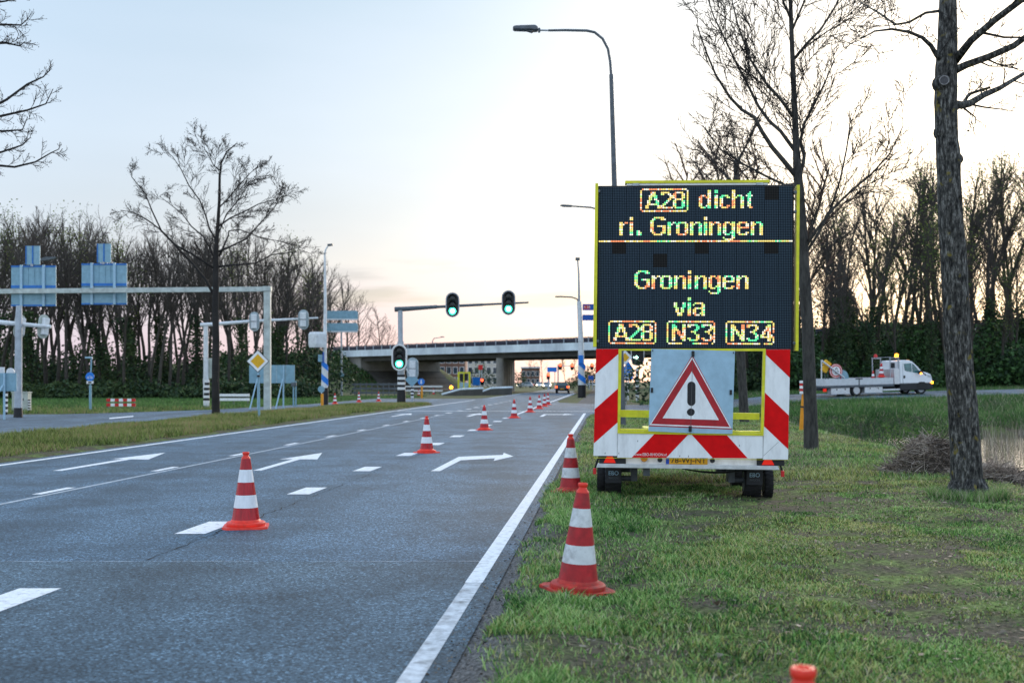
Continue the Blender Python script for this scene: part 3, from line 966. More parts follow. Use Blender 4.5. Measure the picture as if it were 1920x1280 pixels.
# far bank of the ditch and the field strip beyond the branch road
n = 130000
y = 48.0 + (90 - 48.0) * nrg.random(n) ** 1.4
x = 9 + (0.47 * y - 9 + 3) * nrg.random(n)
rn = np.interp(x, [p[0] for p in near], [p[1] for p in near]); rf = np.interp(x, [p[0] for p in farp], [p[1] for p in farp])
keep = ~((y > rn - 0.15) & (y < rf + 0.15))
x, y = x[keep], y[keep]
hh = (0.10 + 0.22 * nrg.random(len(x)) ** 2) * (0.5 + 0.9 * vnoise(x, y, 0.5))
blades("bank_grass", x, y, hh, 0.012, 0.3 + 0.8 * nrg.random(len(x)), ["grass_bank", "grass_dry"], (nrg.random(len(x)) < 0.06 + 0.1 * (vnoise(x, y, 0.3) > 0.6)).astype(int), seg=1, label="dark green grass on the far ditch bank", category="grass")
# left verge before the wood
n = 110000
y = 50 + (125 - 50) * nrg.random(n) ** 1.2
x = -0.47 * y - 3 + (0.47 * y + 3 - 9) * nrg.random(n)
fx = np.interp(y, [41, 53.5, 62, 79, 104, 112, 130], [-60, -20.9, -16.4, -13.7, -12.4, -9, -6])
keep = (x < fx) & ~((x > -60) & (y < 55 + 0.0 * x) & (y > 41))
x, y = x[keep], y[keep]
hh = (0.08 + 0.16 * nrg.random(len(x)) ** 2) * (0.5 + 0.9 * vnoise(x, y, 0.3))
blades("left_verge_grass", x, y, hh, 0.018, 0.3 + 0.8 * nrg.random(len(x)), ["grass_bank", "grass_median"], (nrg.random(len(x)) < sm(75, 58, y) * 0.7).astype(int), seg=1, label="mown green grass strip below the wood on the left", category="grass")

def leaves(name, c, size, mats, mi=None, flat=0.0, **kw):
    """quads of random orientation at points c (n,3)"""
    n = len(c)
    a = nrg.normal(size=(n, 3)); a /= np.linalg.norm(a, axis=1)[:, None]
    b_ = nrg.normal(size=(n, 3))
    if flat:
        a[:, 2] *= 1 - flat; b_[:, 2] *= 1 - flat
    b_ -= a * (a * b_).sum(1)[:, None]
    b_ /= np.linalg.norm(b_, axis=1)[:, None]
    a /= np.linalg.norm(a, axis=1)[:, None]
    s = (size * (0.6 + 0.8 * nrg.random(n)))[:, None]
    V = np.stack([c - a * s, c - b_ * s * .55, c + a * s, c + b_ * s * .55], 1).reshape(-1, 3)
    Q = np.arange(n)[:, None] * 4 + [0, 1, 2, 3]
    me = fast_mesh(name, V, Q, mats, mi)
    return tag(obj(name, me, kw.pop("parent", None)), kind="stuff", **kw)
# broad-leaved weeds among the verge grass
n = 2600
y = 3.5 + 13 * nrg.random(n) ** 1.1
x = 0.08 * y - 0.2 + (np.minimum(0.445 * y + 0.4, crest(y)) - 0.08 * y + 0.2) * nrg.random(n)
keep = vnoise(x, y, 1.4) > 0.45
x, y = x[keep], y[keep]
c = np.stack([x, y, hgt(x, y) + 0.022], 1)
k = 4
c = np.repeat(c, k, 0) + nrg.normal(size=(len(c) * k, 3)) * [0.022, 0.022, 0.006]
leaves("verge_weeds", c, np.full(len(c), 0.013), ["leaf_bright"], flat=0.75, label="small broad-leaved weeds scattered through the verge grass", category="weeds")
n = 5200
y = 3.5 + 14 * nrg.random(n)
x = 0.08 * y - 0.4 + (np.minimum(0.445 * y + 0.4, crest(y)) - 0.08 * y + 0.4) * nrg.random(n)
c = np.stack([x, y, hgt(x, y) + 0.012], 1)
leaves("leaf_litter", c, 0.008 + 0.02 * nrg.random(n) ** 2, ["leaf_litter"], flat=0.8, label="brown leaf and twig litter on the verge soil", category="litter")
# grit along the broken road edge
n = 2600
y = 4 + 36 * nrg.random(n) ** 1.5
x = 0.08 * y - 0.90 + 0.36 * nrg.random(n)
c = np.stack([x, y, np.maximum(hgt(x, y), 0) + 0.003], 1)
leaves("edge_grit", c, 0.005 + 0.007 * nrg.random(n), ["leaf_litter"], flat=0.5, label="grit and crumbs along the broken road edge", category="grit")

# ------------------------------------------------------------------ traffic cones
def cone_proto(red, white, base, cap):
    k = {}
    B = MB()
    pl = []
    for i in range(4):
        for t in (-0.4, 0.4):
            a = math.pi / 4 + i * math.pi / 2 + t * 0.35
            r_ = 0.283
            pl.append((r_ * math.cos(a), r_ * math.sin(a)))
    n = len(pl)
    B.add([(x, y, 0) for x, y in pl] + [(x * 0.985, y * 0.985, 0.022) for x, y in pl] , [tuple(range(n - 1, -1, -1)), tuple(range(n, 2 * n))] + [(i, (i + 1) % n, n + (i + 1) % n, n + i) for i in range(n)])
    k["base"] = B.mesh("base", base)
    k["foot_ring"] = MB().lathe([(0.195, 0.018), (0.2, 0.03), (0.196, 0.052), (0.186, 0.06), (0.15, 0.062)], 28).mesh("foot_ring", base, True)
    zz = [0.055, 0.075, 0.205, 0.333, 0.462, 0.590, 0.700]
    rad = lambda z: 0.142 + (0.046 - 0.142) * (z - 0.075) / (0.70 - 0.075)
    k["collar"] = MB().lathe([(0.155, 0.055), (0.150, 0.075), (rad(0.085) + 0.002, 0.085)], 28).mesh("collar", base, True)
    k["bands"] = []
    for i, m in enumerate((red, white, red, white, red)):
        a, b_ = (0.083, zz[2]) if i == 0 else (zz[i + 1], zz[i + 2])
        k["bands"].append((MB().lathe([(rad(a), a), (rad(b_), b_)], 28, cap=False).mesh("band", m, True), m))
    k["cap"] = MB().lathe([(0.046, 0.700), (0.043, 0.712), (0.030, 0.726), (0.028, 0.738), (0.034, 0.746), (0.035, 0.762), (0.031, 0.768), (0.022, 0.768), (0.021, 0.74)], 24).mesh("cap", cap, True)
    return k
CONE = cone_proto("cone_red", "cone_white", "cone_orange", "cone_orange")
CONE_WORN = cone_proto("cone_worn_red", "cone_worn_white", "cone_dirty", "cone_orange")
def cone(loc, label, group, proto=CONE, rz=0.0, tilt=(0, 0), s=1.0, detail=True):
    t = thing("traffic_cone", label, "traffic cone", loc, (tilt[0], tilt[1], rz), group)
    t.scale = (s, s, s)
    for nm in ("base", "foot_ring", "collar", "cap"):
        obj(nm, proto[nm], t)
    for me, m in proto["bands"]:
        obj("white_band" if "white" in m else "red_band", me, t)
    return t
GR = "cones closing off the right-turn lane"
cone(gp(461, 988), "nearest red and white cone standing on the road lane line", GR, rz=0.16)
for px, py, lab in [(800, 848.5, "second cone in the row on the road, just before the turn arrow"), (908, 806, "third cone in the row along the lane line"),
                    (964, 783.5, "fourth cone in the row, just left of the second turn arrow"), (994, 772.5, "fifth cone in the row, at the stop line"),
                    (1011, 766, "sixth cone in the row, first of the small far cluster"), (1021, 761.8, "seventh cone in the row, middle of the small far cluster"), (1027.5, 758.6, "last and smallest cone of the row towards the viaduct")]:
    cone(gp(px, py), lab, GR, rz=rnd.uniform(0, 1.5))
a = gp(1083, 1112); cone((a.x, a.y, h1(a.x, a.y) - 0.005), "scuffed cone in the grass with a dirty base, nearest along the road edge", "cones standing in the verge grass", CONE_WORN, rz=0.4, tilt=(R(2.0), R(2.2)), s=0.985)
a = gp(1070, 929); cone((a.x, a.y, h1(a.x, a.y)), "battered cone with torn bands standing left of the sign trailer", "cones standing in the verge grass", CONE_WORN, rz=0.2, s=1.0)
a = wp(1506, 1250, 3.12); cone((a.x, a.y, a.z - 0.768), "red cone whose bare top pokes up at the bottom edge", "cones standing in the verge grass", CONE_WORN, rz=0.7)
for px, py, lab in [(628, 757, "small cone on the side road left of the signal mast, nearest the blue-striped pole"), (673, 753.5, "small cone on the side road, middle of three before the viaduct slope"), (710, 752, "small cone on the side road just left of the signal mast")]:
    cone(gp(px, py), lab, "cones on the side road before the viaduct", rz=rnd.uniform(0, 1.5), s=0.95)
for px, py, lab in [(785, 742, "far red and white cone beside the yellow bollard and blue arrow sign"), (813, 738.5, "far red and white cone before the pale railing under the viaduct")]:
    cone(gp(px, py), lab, "far cones under the viaduct", rz=rnd.uniform(0, 1.5), s=0.95)

# ------------------------------------------------------------------ message trailer
TS = 14.3 / FPX
TY = 14.3
tr = thing("message_trailer", "yellow-framed trailer with a big dark message display and red-white striped boards", "sign trailer",
           ((1296 - 960) * TS, TY, 0.03), (0, R(0.45), -math.atan(0.08)))
def T(px, py):
    return ((px - 1296) * TS, EYE - (py - HOR) * TS - 0.03)
def Z4(zx, zy):
    """measured in an enlarged crop of the lower half"""
    return T(1080 + zx / 3.88 , 630 + zy / 3.88 - (1080 + zx / 3.88 - 1296) * 0.0078)
def tp(name, m, pts, y0, y1, parent=None, **kw):
    return MB().prism(pts, y0, y1).build(name, m, parent or tr, **kw)
# display housing
x0, z1 = T(1116.5, 347.5); x1, z0 = T(1481.5, 655.5)
MB().box((x0, 0.0, z0), (x1, 0.16, z1)).build("display_housing", "black", tr, bevel=0.006)
MX, MZc = 14, 12
pw = (x1 - x0 - 0.035) / MX; ph = (z1 - z0 - 0.045) / MZc
ox, oz = x0 + 0.018, z0 + 0.025
NAMES_DARK = {(12, 11), (1, 7), (7, 7), (12, 7), (4, 6)}
def module_mesh(m):
    return MB().box((0, -0.012, 0), (pw - 0.0015, -0.001, ph - 0.0015)).mesh("led_module", m)
mm, md = module_mesh("led_module"), module_mesh("led_module_dark")
disp = tr.children[0]
for i in range(MX):
    for j in range(MZc):
        o = obj("led_module", md if (i, j) in NAMES_DARK else mm, disp)
        o.location = (ox + i * pw, 0, oz + j * ph)
tag(disp, label="dark matrix display lit with coloured route text")
G = {
 "A": ["...XXX...", "...XXX...", "..XXXXX..", "..XX.XX..", "..XX.XX..", ".XX...XX.", ".XX...XX.", ".XXXXXXX.", "XX.....XX", "XX.....XX"],
 "2": ["XXXXX..", "XX..XX.", ".....XX", ".....XX", "....XX.", "...XX..", "..XX...", ".XX....", "XX.....", "XXXXXXX"],
 "8": [".XXXXX.", "XX...XX", "XX...XX", "XX...XX", ".XXXXX.", "XX...XX", "XX...XX", "XX...XX", "XX...XX", ".XXXXX."],
 "3": ["XXXXXX.", "XX...XX", ".....XX", "....XX.", "..XXX..", "....XX.", ".....XX", ".....XX", "XX...XX", ".XXXXX."],
 "4": ["....XX.", "...XXX.", "...XXX.", "..XXXX.", ".XX.XX.", ".XX.XX.", "XXXXXXX", "XXXXXXX", "....XX.", "....XX."],
 "N": ["XX....XX", "XXX...XX", "XXX...XX", "XXXX..XX", "XX.XX.XX", "XX.XX.XX", "XX..XXXX", "XX...XXX", "XX...XXX", "XX....XX"],
 "G": ["..XXXXXX.", ".XX...XXX", "XX.......", "XX.......", "XX.......", "XX..XXXXX", "XX.....XX", "XX.....XX", "XX.....XX", ".XX...XXX", "..XXXXX.."],
 "d": [".....XX", ".....XX", ".....XX", ".XXX.XX", "XX..XXX", "XX...XX", "XX...XX", "XX...XX", "XX...XX", "XX..XXX", ".XXX.XX"],
 "i": ["XX", "XX", "..", "XX", "XX", "XX", "XX", "XX", "XX", "XX", "XX"],
 "c": ["", "", "", ".XXXX..", "XX..XX.", "XX.....", "XX.....", "XX.....", "XX.....", "XX..XX.", ".XXXX.."],
 "h": ["XX.....", "XX.....", "XX.....", "XX.XXX.", "XXX..XX", "XX...XX", "XX...XX", "XX...XX", "XX...XX", "XX...XX", "XX...XX"],
 "t": ["", "..X.", ".XX.", "XXXX", ".XX.", ".XX.", ".XX.", ".XX.", ".XX.", ".XX.", "..XX"],
 "r": ["", "", "", "XX.XX", "XXX..", "XX...", "XX...", "XX...", "XX...", "XX...", "XX..."],
 ".": ["", "", "", "", "", "", "", "", "XX", "XXX", "XXX"],
 "o": ["", "", "", ".XXXXX.", "XX...XX", "XX...XX", "XX...XX", "XX...XX", "XX...XX", "XX...XX", ".XXXXX."],
 "n": ["", "", "", "XX.XXX.", "XXX..XX", "XX...XX", "XX...XX", "XX...XX", "XX...XX", "XX...XX", "XX...XX"],
 "g": ["", "", "", ".XXX.XX", "XX..XXX", "XX...XX", "XX...XX", "XX...XX", "XX...XX", "XX..XXX", ".XXX.XX", ".....XX", "X....XX", ".XXXXX."],
 "e": ["", "", "", ".XXXXX.", "XX...XX", "XX...XX", "XXXXXXX", "XX.....", "XX.....", "XX...XX", ".XXXXX."],
 "v": ["", "", "", "XX...XX", "XX...XX", "XX...XX", ".XX.XX.", ".XX.XX.", ".XX.XX.", "..XXX..", "..XXX.."],
 "a": ["", "", "", ".XXXXX.", "X....XX", ".....XX", ".XXXXXX", "XX...XX", "XX...XX", "XX..XXX", ".XXX.XX"],
}
LIT = set()
def glyph(ch, c, r):
    for j, row in enumerate(G[ch]):
        for i, q in enumerate(row):
            if q == "X": LIT.add((c + i, r + j))
def led_text(chars, r):
    for ch, c in chars: glyph(ch, c, r)
def led_box(c, r, w=28, h=14):
    for i in range(1, w - 1):
        LIT.add((c + i, r)); LIT.add((c + i, r + h - 1))
    for j in range(1, h - 1):
        LIT.add((c, r + j)); LIT.add((c + w - 1, r + j))
led_box(24, 1); led_text([("A", 27), ("2", 36), ("8", 43)], 3)
led_text([("d", 58), ("i", 67), ("c", 70), ("h", 77), ("t", 85)], 2)
led_text([("r", 12), ("i", 18), (".", 22), ("G", 30), ("r", 40), ("o", 45), ("n", 53), ("i", 61), ("n", 64), ("g", 72), ("e", 80), ("n", 88)], 18)
for i in range(112): LIT.add((i, 32))
led_text([("G", 21), ("r", 31), ("o", 36), ("n", 44), ("i", 52), ("n", 56), ("g", 64), ("e", 72), ("n", 80)], 50)
led_text([("v", 44), ("i", 52), ("a", 55)], 66)
led_box(6, 80); led_text([("A", 9), ("2", 18), ("8", 25)], 82)
led_box(40, 80); led_text([("N", 43), ("3", 52), ("3", 60)], 82)
led_box(74, 80); led_text([("N", 77), ("3", 86), ("4", 94)], 82)
for q in [(i, 93) for i in range(49, 55)] + [(i, 93) for i in range(64, 66)] + [(95, 93), (94, 93), (101, 87), (101, 88), (58, 86), (57, 87), (66, 87), (65, 87), (66, 88), (96, 88), (97, 88)]:
    LIT.discard(q)
vv, qq, cc = [], [], []
px_w, px_h = pw / 8, ph / 8
for (c, r) in sorted(LIT):
    cx_ = ox + (c + 0.5) * px_w; cz_ = oz + MZc * ph - (r + 0.5) * px_h
    k = len(vv)
    for a_ in range(8):
        t_ = math.pi * (a_ + 0.5) / 4
        vv.append((cx_ + px_w * 0.49 * math.cos(t_), -0.0175, cz_ + px_h * 0.49 * math.sin(t_)))
    qq.append([k + a_ for a_ in range(8)])
    w = math.sin(c * 0.37 + r * 0.21) + math.sin(c * 0.11 - r * 0.53 + 1.7) + rnd.uniform(-0.6, 0.6)
    ring = r in (1, 14, 32, 80, 93) or (c in (24, 51) and r < 15) or (r > 79 and c in (6, 33, 40, 67, 74, 101))
    if ring: w -= 0.7
    if w > 0.9: col = (0.10, 1.0, 0.42)
    elif w > 0.2: col = (0.55, 1.0, 0.25)
    elif w > -1.2: col = (1.0, 0.76, 0.18)
    else: col = (1.0, 0.30, 0.10)
    if rnd.random() < 0.22: col = (1.0, 0.95, 0.75)
    cc.append(col)
lm = fast_mesh("lit_pixels", np.array(vv), np.array(qq), ["led_lit"])
ca = lm.color_attributes.new("led", "FLOAT_COLOR", "POINT")
ca.data.foreach_set("color", np.repeat(np.concatenate([np.array(cc), np.ones((len(cc), 1))], 1), 8, 0).astype(np.float32).ravel())
lit = obj("lit_pixels", lm, disp)
tag(lit, label="glowing text: A28 dicht, ri. Groningen, via A28 N33 N34", kind="stuff")
# yellow rails round the display
a, b_ = T(1112, 344), T(1117.5, 651); tp("side_rail", "yellow", [(a[0], a[1]), (b_[0], a[1]), (b_[0] - 0.006, b_[1]), (a[0] - 0.012, b_[1])], -0.05, 0.10)
a, b_ = T(1485.5, 349), T(1490.5, 656.5); tp("side_rail", "yellow", [(a[0], a[1]), (b_[0], a[1]), (b_[0], b_[1]), (a[0] - 0.002, b_[1])], -0.05, 0.10)
a, b_ = T(1168, 338.5), T(1436, 343.5); MB().box((a[0], -0.02, b_[1]), (b_[0], 0.14, a[1])).build("top_rail", "yellow", tr)
MB().box((a[0] + 0.02, -0.004, T(0, 347.4)[1]), (b_[0] - 0.02, 0.1, b_[1] - 0.001)).build("rail_cushion", "board_white", tr)
for px in (1188, 1418):
    a = T(px, 345.5); MB().box((a[0] - 0.04, -0.028, a[1] - 0.02), (a[0] + 0.04, -0.006, a[1] + 0.012)).build("rail_clip", "galv", tr)
for px, py in ((1119, 358), (1483, 362), (1483, 398), (1119, 640), (1483, 642)):
    a = T(px, py); MB().cyl((a[0], -0.045, a[1]), (a[0], 0.02, a[1]), 0.018, n=10).build("hinge_bolt", "galv_dark", tr)
# posts that carry the display, behind the boards
for px in (1137, 1452):
    a = T(px, 720); MB().box((a[0] - 0.06, 0.10, 0.5), (a[0] + 0.06, 0.24, z0 + 0.3)).build("mast_post", "galv", tr)
# striped boards
def board(pts, stripes):
    o = tp("striped_board", "board_white", [Z4(*p) for p in pts], -0.012, 0.018)
    for s in stripes:
        tp("red_stripe", "board_red", [Z4(*p) for p in s], -0.0145, -0.0125, o)
    return o
board([(140, 92), (310, 92), (298, 872), (126, 872)], [[(140, 92.5), (309.5, 92.5), (309, 122), (138, 272)], [(304, 378), (301, 627), (128, 782), (132, 533)]])
board([(1364, 98), (1538, 98), (1528, 893), (1350, 893)], [[(1364, 98.5), (1537.5, 98.5), (1536, 302), (1366, 137)], [(1360, 410), (1531, 574), (1529, 818), (1355, 652)]])
bb = board([(300, 706), (1348, 706), (1348.6, 885), (300, 885)], [[(572, 707), (820, 707), (655, 884), (405, 884)], [(830, 707), (1080, 707), (1240, 884), (990, 884)]])
tp("panel_joint", "board_seam", [Z4(298.5, 706), Z4(300.5, 706), Z4(300.5, 880), Z4(298, 880)], -0.014, -0.0122, bb)
tp("panel_joint", "board_seam", [Z4(1348, 706), Z4(1350.5, 706), Z4(1350.5, 885), Z4(1348, 885)], -0.014, -0.0122, bb)
tp("scratch", "board_seam", [Z4(1352, 866), Z4(1353, 867.5), Z4(1458, 768), Z4(1457, 766.5)], -0.0136, -0.0122, bb)
for q in ((447, 760), (310, 850), (752, 868), (815, 870), (210, 850), (1180, 790)):
    a = Z4(*q); MB().prism([(a[0] - 0.005, a[1] - 0.012), (a[0] + 0.006, a[1] - 0.015), (a[0] + 0.003, a[1] + 0.012)], -0.0138, -0.0122).build("scuff", "board_seam", bb)
a = Z4(540, 862); text_part("web_address", "www.EBO-RHOON.nl", 0.05, "white", bb, (a[0], -0.0165, a[1]), width=0.395)
lo = Z4(300, 880); hi = Z4(1350, 893)
for (u0_, v0_, u1_, v1_) in ((126, 873, 1528, 879),):
    tp("lower_trim", "yellow", [Z4(126, 872.5), Z4(1528, 893.5), Z4(1528, 897), Z4(126, 876)] if False else [Z4(126, 886), Z4(1528, 886 + 8), Z4(1528, 889 + 8), Z4(126, 889)], 0.0, 0.016)
# yellow window frame
O = [Z4(303, 92), Z4(1362, 92), Z4(1352, 722), Z4(300, 708)]
I = [Z4(325, 104), Z4(1345, 110), Z4(1335, 702), Z4(320, 690)]
MB().ring(O, I, -0.022, 0.05).build("window_frame", "yellow", tr)
MB().prism([Z4(318, 537), Z4(1328, 560), Z4(1328, 608), Z4(318, 590)], 0.06, 0.10).build("cross_rail", "yellow", tr)
tp("frame_ledge", "yellow", [Z4(320, 676), Z4(1335, 690), Z4(1335, 700), Z4(320, 688)], 0.055, 0.14)
# folding warning triangle panel
cx_m = 832
pl = tp("sign_half", "sign_plate", [Z4(541, 92), Z4(838, 100), Z4(826, 703), Z4(524, 690)], -0.05, -0.034)
tp("sign_half", "sign_plate", [Z4(840.5, 100), Z4(1141, 110), Z4(1127, 708), Z4(828.5, 703)], -0.05, -0.034)
def tri(name, m, pts, y, par=pl, inner=None):
    P = [Z4(*p) for p in pts]
    if inner:
        return MB().ring(P, [Z4(*p) for p in inner], y - 0.002, y).build(name, m, par)
    return MB().prism(P, y - 0.002, y).build(name, m, par)
tri("triangle_edge", "sign_red", [(836, 138), (1126, 676), (526, 654)], -0.0505)
tri("triangle_line", "board_white", [(835.5, 150), (1121, 668), (531, 646)], -0.0527, inner=[(835, 166), (1108, 658), (543, 638)])
tri("triangle_face", "board_white", [(833, 256), (1030, 608), (625, 596)], -0.0527)
def zcap(cx, cz, w, h):
    o_ = capsule(cx, cz, w, h)
    return [Z4(x, z) for x, z in o_]
MB().prism(zcap(831, 418, 58, 176), -0.0572, -0.0549).build("exclamation_bar", "black", pl)
MB().prism([Z4(828 + 28 * math.cos(t), 551 + 27 * math.sin(t)) for t in [2 * math.pi * i / 20 for i in range(20)]], -0.0572, -0.0549).build("exclamation_dot", "black", pl)
tp("hinge_line", "board_seam", [Z4(838, 100), Z4(840, 100), Z4(828.5, 703), Z4(826, 703)], -0.0585, -0.0574, pl)
for q in ((840, 130), (824, 672)):
    a = Z4(*q); MB().box((a[0] - 0.018, -0.075, a[1] - 0.035), (a[0] + 0.018, -0.0595, a[1] + 0.035)).build("hinge", "plastic_dark", tr, bevel=0.004)
for q in ((547, 392), (1113, 408), (550, 105), (1130, 122)):
    a = Z4(*q); k = 1 if q[1] > 200 else 0.35
    MB().box((a[0] - 0.014 * k, -0.065, a[1] - 0.03 * k), (a[0] + 0.014 * k, -0.0505, a[1] + 0.03 * k)).build("latch", "plastic_dark", tr)
# chassis
cx0, _ = T(1124, 0); cx1, _ = T(1452, 0)
zb = T(0, 862)[1]
MB().box((cx0, 0.10, 0.43), (cx1, 0.16, 0.56)).build("rear_beam", "board_white", tr, bevel=0.006)
MB().prism([(T(1118, 0)[0], 0.385), (T(1459, 0)[0], 0.385), (T(1456, 0)[0], 0.435), (T(1121, 0)[0], 0.435)], 0.02, 0.14).build("bumper_step", "alu", tr, bevel=0.004)
MB().box((cx0 + 0.1, 0.17, 0.45), (cx1 - 0.1, 3.6, 0.55)).build("deck", "galv_dark", tr)
for sx in (-0.55, 0.55):
    MB().box((sx - 0.05, 0.18, 0.40), (sx + 0.05, 3.7, 0.449)).build("chassis_rail", "galv_dark", tr)
MB().tube([(-0.5, 3.7, 0.41), (0, 5.1, 0.41), (0, 5.9, 0.42)], [0.05, 0.05, 0.045], 8).build("drawbar", "galv_dark", tr)
MB().tube([(0.5, 3.7, 0.405), (0.06, 5.05, 0.405)], [0.05, 0.05], 8).build("drawbar", "galv_dark", tr)
MB().box((-0.5, 2.6, 0.551), (0.5, 3.4, 0.78)).build("battery_box", "yellow", tr, bevel=0.01)
for sx in (-1, 1):
    lx = -1.0 if sx < 0 else 0.93
    MB().box((lx - 0.13, 0.05, 0.435), (lx + 0.20, 0.098, 0.535)).build("light_box", "plastic_dark", tr, bevel=0.005)
    MB().prism([(lx - 0.075, 0.445), (lx + 0.075, 0.445), (lx + 0.035, 0.525), (lx - 0.035, 0.525)], 0.03, 0.049).build("rear_reflector", "tail_red", tr)
    ex = T(1115, 0)[0] if sx < 0 else T(1466, 0)[0]
    MB().box((ex - 0.02, 0.05, 0.30), (ex + 0.02, 0.10, 0.375)).build("side_marker", "sign_red2", tr, bevel=0.004)
    MB().tube([(ex, 0.09, 0.36), (ex + 0.03 * (1 if sx < 0 else -1), 0.10, 0.46), (ex + 0.06 * (1 if sx < 0 else -1), 0.11, 0.53)], 0.012, 6).build("marker_stalk", "rubber", tr)
a = T(1288, 866.5)
pz = 0.482
plate = MB().box((a[0] - 0.255, 0.082, pz - 0.045), (a[0] + 0.255, 0.099, pz + 0.045)).build("number_plate", "plate_yellow", tr, bevel=0.003)
MB().box((a[0] - 0.2545, 0.079, pz - 0.0445), (a[0] - 0.215, 0.0815, pz + 0.0445)).build("plate_strip", "plate_blue", plate)
text_part("plate_number", "78-WJ-NT", 0.1, "black", plate, (a[0] + 0.02, 0.0795, pz), width=0.43)
for dx in (-0.33, 0.31):
    MB().lathe([(0.028, 0), (0.032, 0.03), (0.02, 0.06)], 12, (a[0] + dx, 0.02, 0.49), "y").build("plate_lamp", "plastic_dark", tr, True)
MB().lathe([(0.035, 0.0), (0.045, 0.03), (0.03, 0.07)], 12, (T(1208, 0)[0], 0.02, 0.505), "y").build("marker_lamp", "orange_post", tr, True)
# wheels: tyre > rim
def wheel(x, y, r, w, parent=tr, z=None, name="wheel"):
    z = r if z is None else z
    prof = [(r * 0.62, -w / 2), (r * 0.93, -w / 2), (r, -w * 0.32), (r, w * 0.32), (r * 0.93, w / 2), (r * 0.62, w / 2)]
    t_ = MB().lathe(prof, 28, (x, y, z), "x", cap=False).build(name, "rubber", parent, True)
    MB().lathe([(r * 0.6, -w * 0.53), (r * 0.5, -w * 0.3), (r * 0.15, -w * 0.25), (r * 0.15, w * 0.25), (r * 0.5, w * 0.3), (r * 0.6, w * 0.53)], 20, (x, y, z), "x").build("rim", "galv_dark", t_, True)
    B = MB()
    for i in range(22):
        t = 2 * math.pi * i / 22
        c, s = math.cos(t), math.sin(t)
        for sd_ in (-1, 1):
            q = [(sd_ * w * 0.52, r * 0.95), (sd_ * w * 0.10, r * 1.0), (sd_ * w * 0.10, r * 1.035), (sd_ * w * 0.52, r * 1.01)]
            vs_ = []
            for off in (-0.045, 0.045):
                cc_, ss_ = math.cos(t + off + sd_ * 0.07), math.sin(t + off + sd_ * 0.07)
                vs_ += [(x + dx, y + rr * cc_, z + rr * ss_) for dx, rr in q]
            B.add(vs_, [(0, 1, 2, 3), (7, 6, 5, 4), (0, 4, 5, 1), (1, 5, 6, 2), (2, 6, 7, 3), (3, 7, 4, 0)])
    tag(B.build("tread_blocks", "rubber", t_), kind="stuff")
    return t_
zr = -0.02
wheel(T(1127, 0)[0], 0.85, 0.205, 0.10, z=0.185)
wheel(T(1448, 0)[0] + 0.03, 0.75, 0.205, 0.10, z=0.175)
wheel(T(1151, 0)[0], 0.75, 0.215, 0.20, z=0.195)
wheel(T(1421, 0)[0], 0.70, 0.215, 0.20, z=0.185)
wheel(T(1151, 0)[0] + 0.02, 2.2, 0.215, 0.20, z=0.195)
wheel(T(1421, 0)[0], 2.2, 0.215, 0.20, z=0.185)
for yy in (0.72, 2.2):
    for sx in (-1, 1):
        MB().cyl((sx * 0.62 - 0.06, yy, 0.2), (sx * 0.9 - 0.06, yy, 0.2), 0.035).build("stub_axle", "galv_dark", tr)
        MB().box((sx * 0.62 - 0.10, yy - 0.05, 0.17), (sx * 0.62 - 0.02, yy + 0.25, 0.40)).build("trailing_arm", "galv_dark", tr)
for px in (1151, 1421.5):
    a = T(px, 0)
    fl = MB().box((a[0] - 0.10, 0.44, 0.16), (a[0] + 0.10, 0.452, 0.385)).build("mud_flap", "plastic_dark", tr, bevel=0.004)
    text_part("flap_lettering", "EBO", 0.075, "sign_plate", fl, (a[0], 0.436, 0.285), width=0.125)
    text_part("flap_lettering", "RHOON", 0.04, "galv_dark", fl, (a[0], 0.436, 0.225), width=0.12)
# hoses under the step
for k, sag in enumerate((0.035, 0.05)):
    pts = [(-0.1 + i * 0.08, 0.16 + 0.03 * k, 0.375 - sag * math.sin(math.pi * i / 10)) for i in range(11)]
    MB().tube(pts, 0.008, 6).build("hose", "rubber", tr)
MB().box((-0.58, 0.15, 0.28), (-0.50, 0.3, 0.38)).build("coupling_bracket", "galv_dark", tr)

# ------------------------------------------------------------------ viaduct
def bp(s, d, z):
    return (BR[0] + BA[0] * s + BN[0] * d, BR[1] + BA[1] * s + BN[1] * d, z)
via = thing("viaduct", "long concrete road viaduct crossing over the main road", "bridge", (0, 0, 0))
S0, S1, DW = -70, 61, 17
def bbox(name, m, s0, s1, d0, d1, z0, z1, parent=via):
    vs_ = [bp(s, d, z) for z in (z0, z1) for (s, d) in ((s0, d0), (s1, d0), (s1, d1), (s0, d1))]
    return MB().add(vs_, [(0, 1, 2, 3), (7, 6, 5, 4), (0, 4, 5, 1), (1, 5, 6, 2), (2, 6, 7, 3), (3, 7, 4, 0)]).build(name, m, parent)
ZD = 5.62
seg = 13.1
k = 0
s = S0
while s < S1 - 1:
    bbox("fascia_panel", "concrete", s + 0.02, min(s + seg, S1) - 0.02, 0.0, 0.35, ZD - 0.02, ZD + 1.0)
    s += seg
bbox("deck", "concrete", S0, S1, 0.352, DW, ZD, ZD + 0.9)
for d in (1.0, 4.6, 8.2, 11.8, 15.4):
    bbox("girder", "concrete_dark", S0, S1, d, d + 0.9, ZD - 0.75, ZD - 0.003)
bbox("far_parapet", "concrete", S0, S1, DW + 0.003, DW + 0.3, ZD + 0.1, ZD + 1.05)
bbox("barrier_rail", "rail_dark", S0, S1, 0.9, 1.05, ZD + 1.24, ZD + 1.66)
bbox("barrier_rail", "rail_dark", S0, S1, 1.2, 1.3, ZD + 0.91, ZD + 1.30)
bbox("hand_rail", "galv_dark", S0, S1, 0.12, 0.2, ZD + 1.66, ZD + 1.73)
s = S0 + 1
pm = None
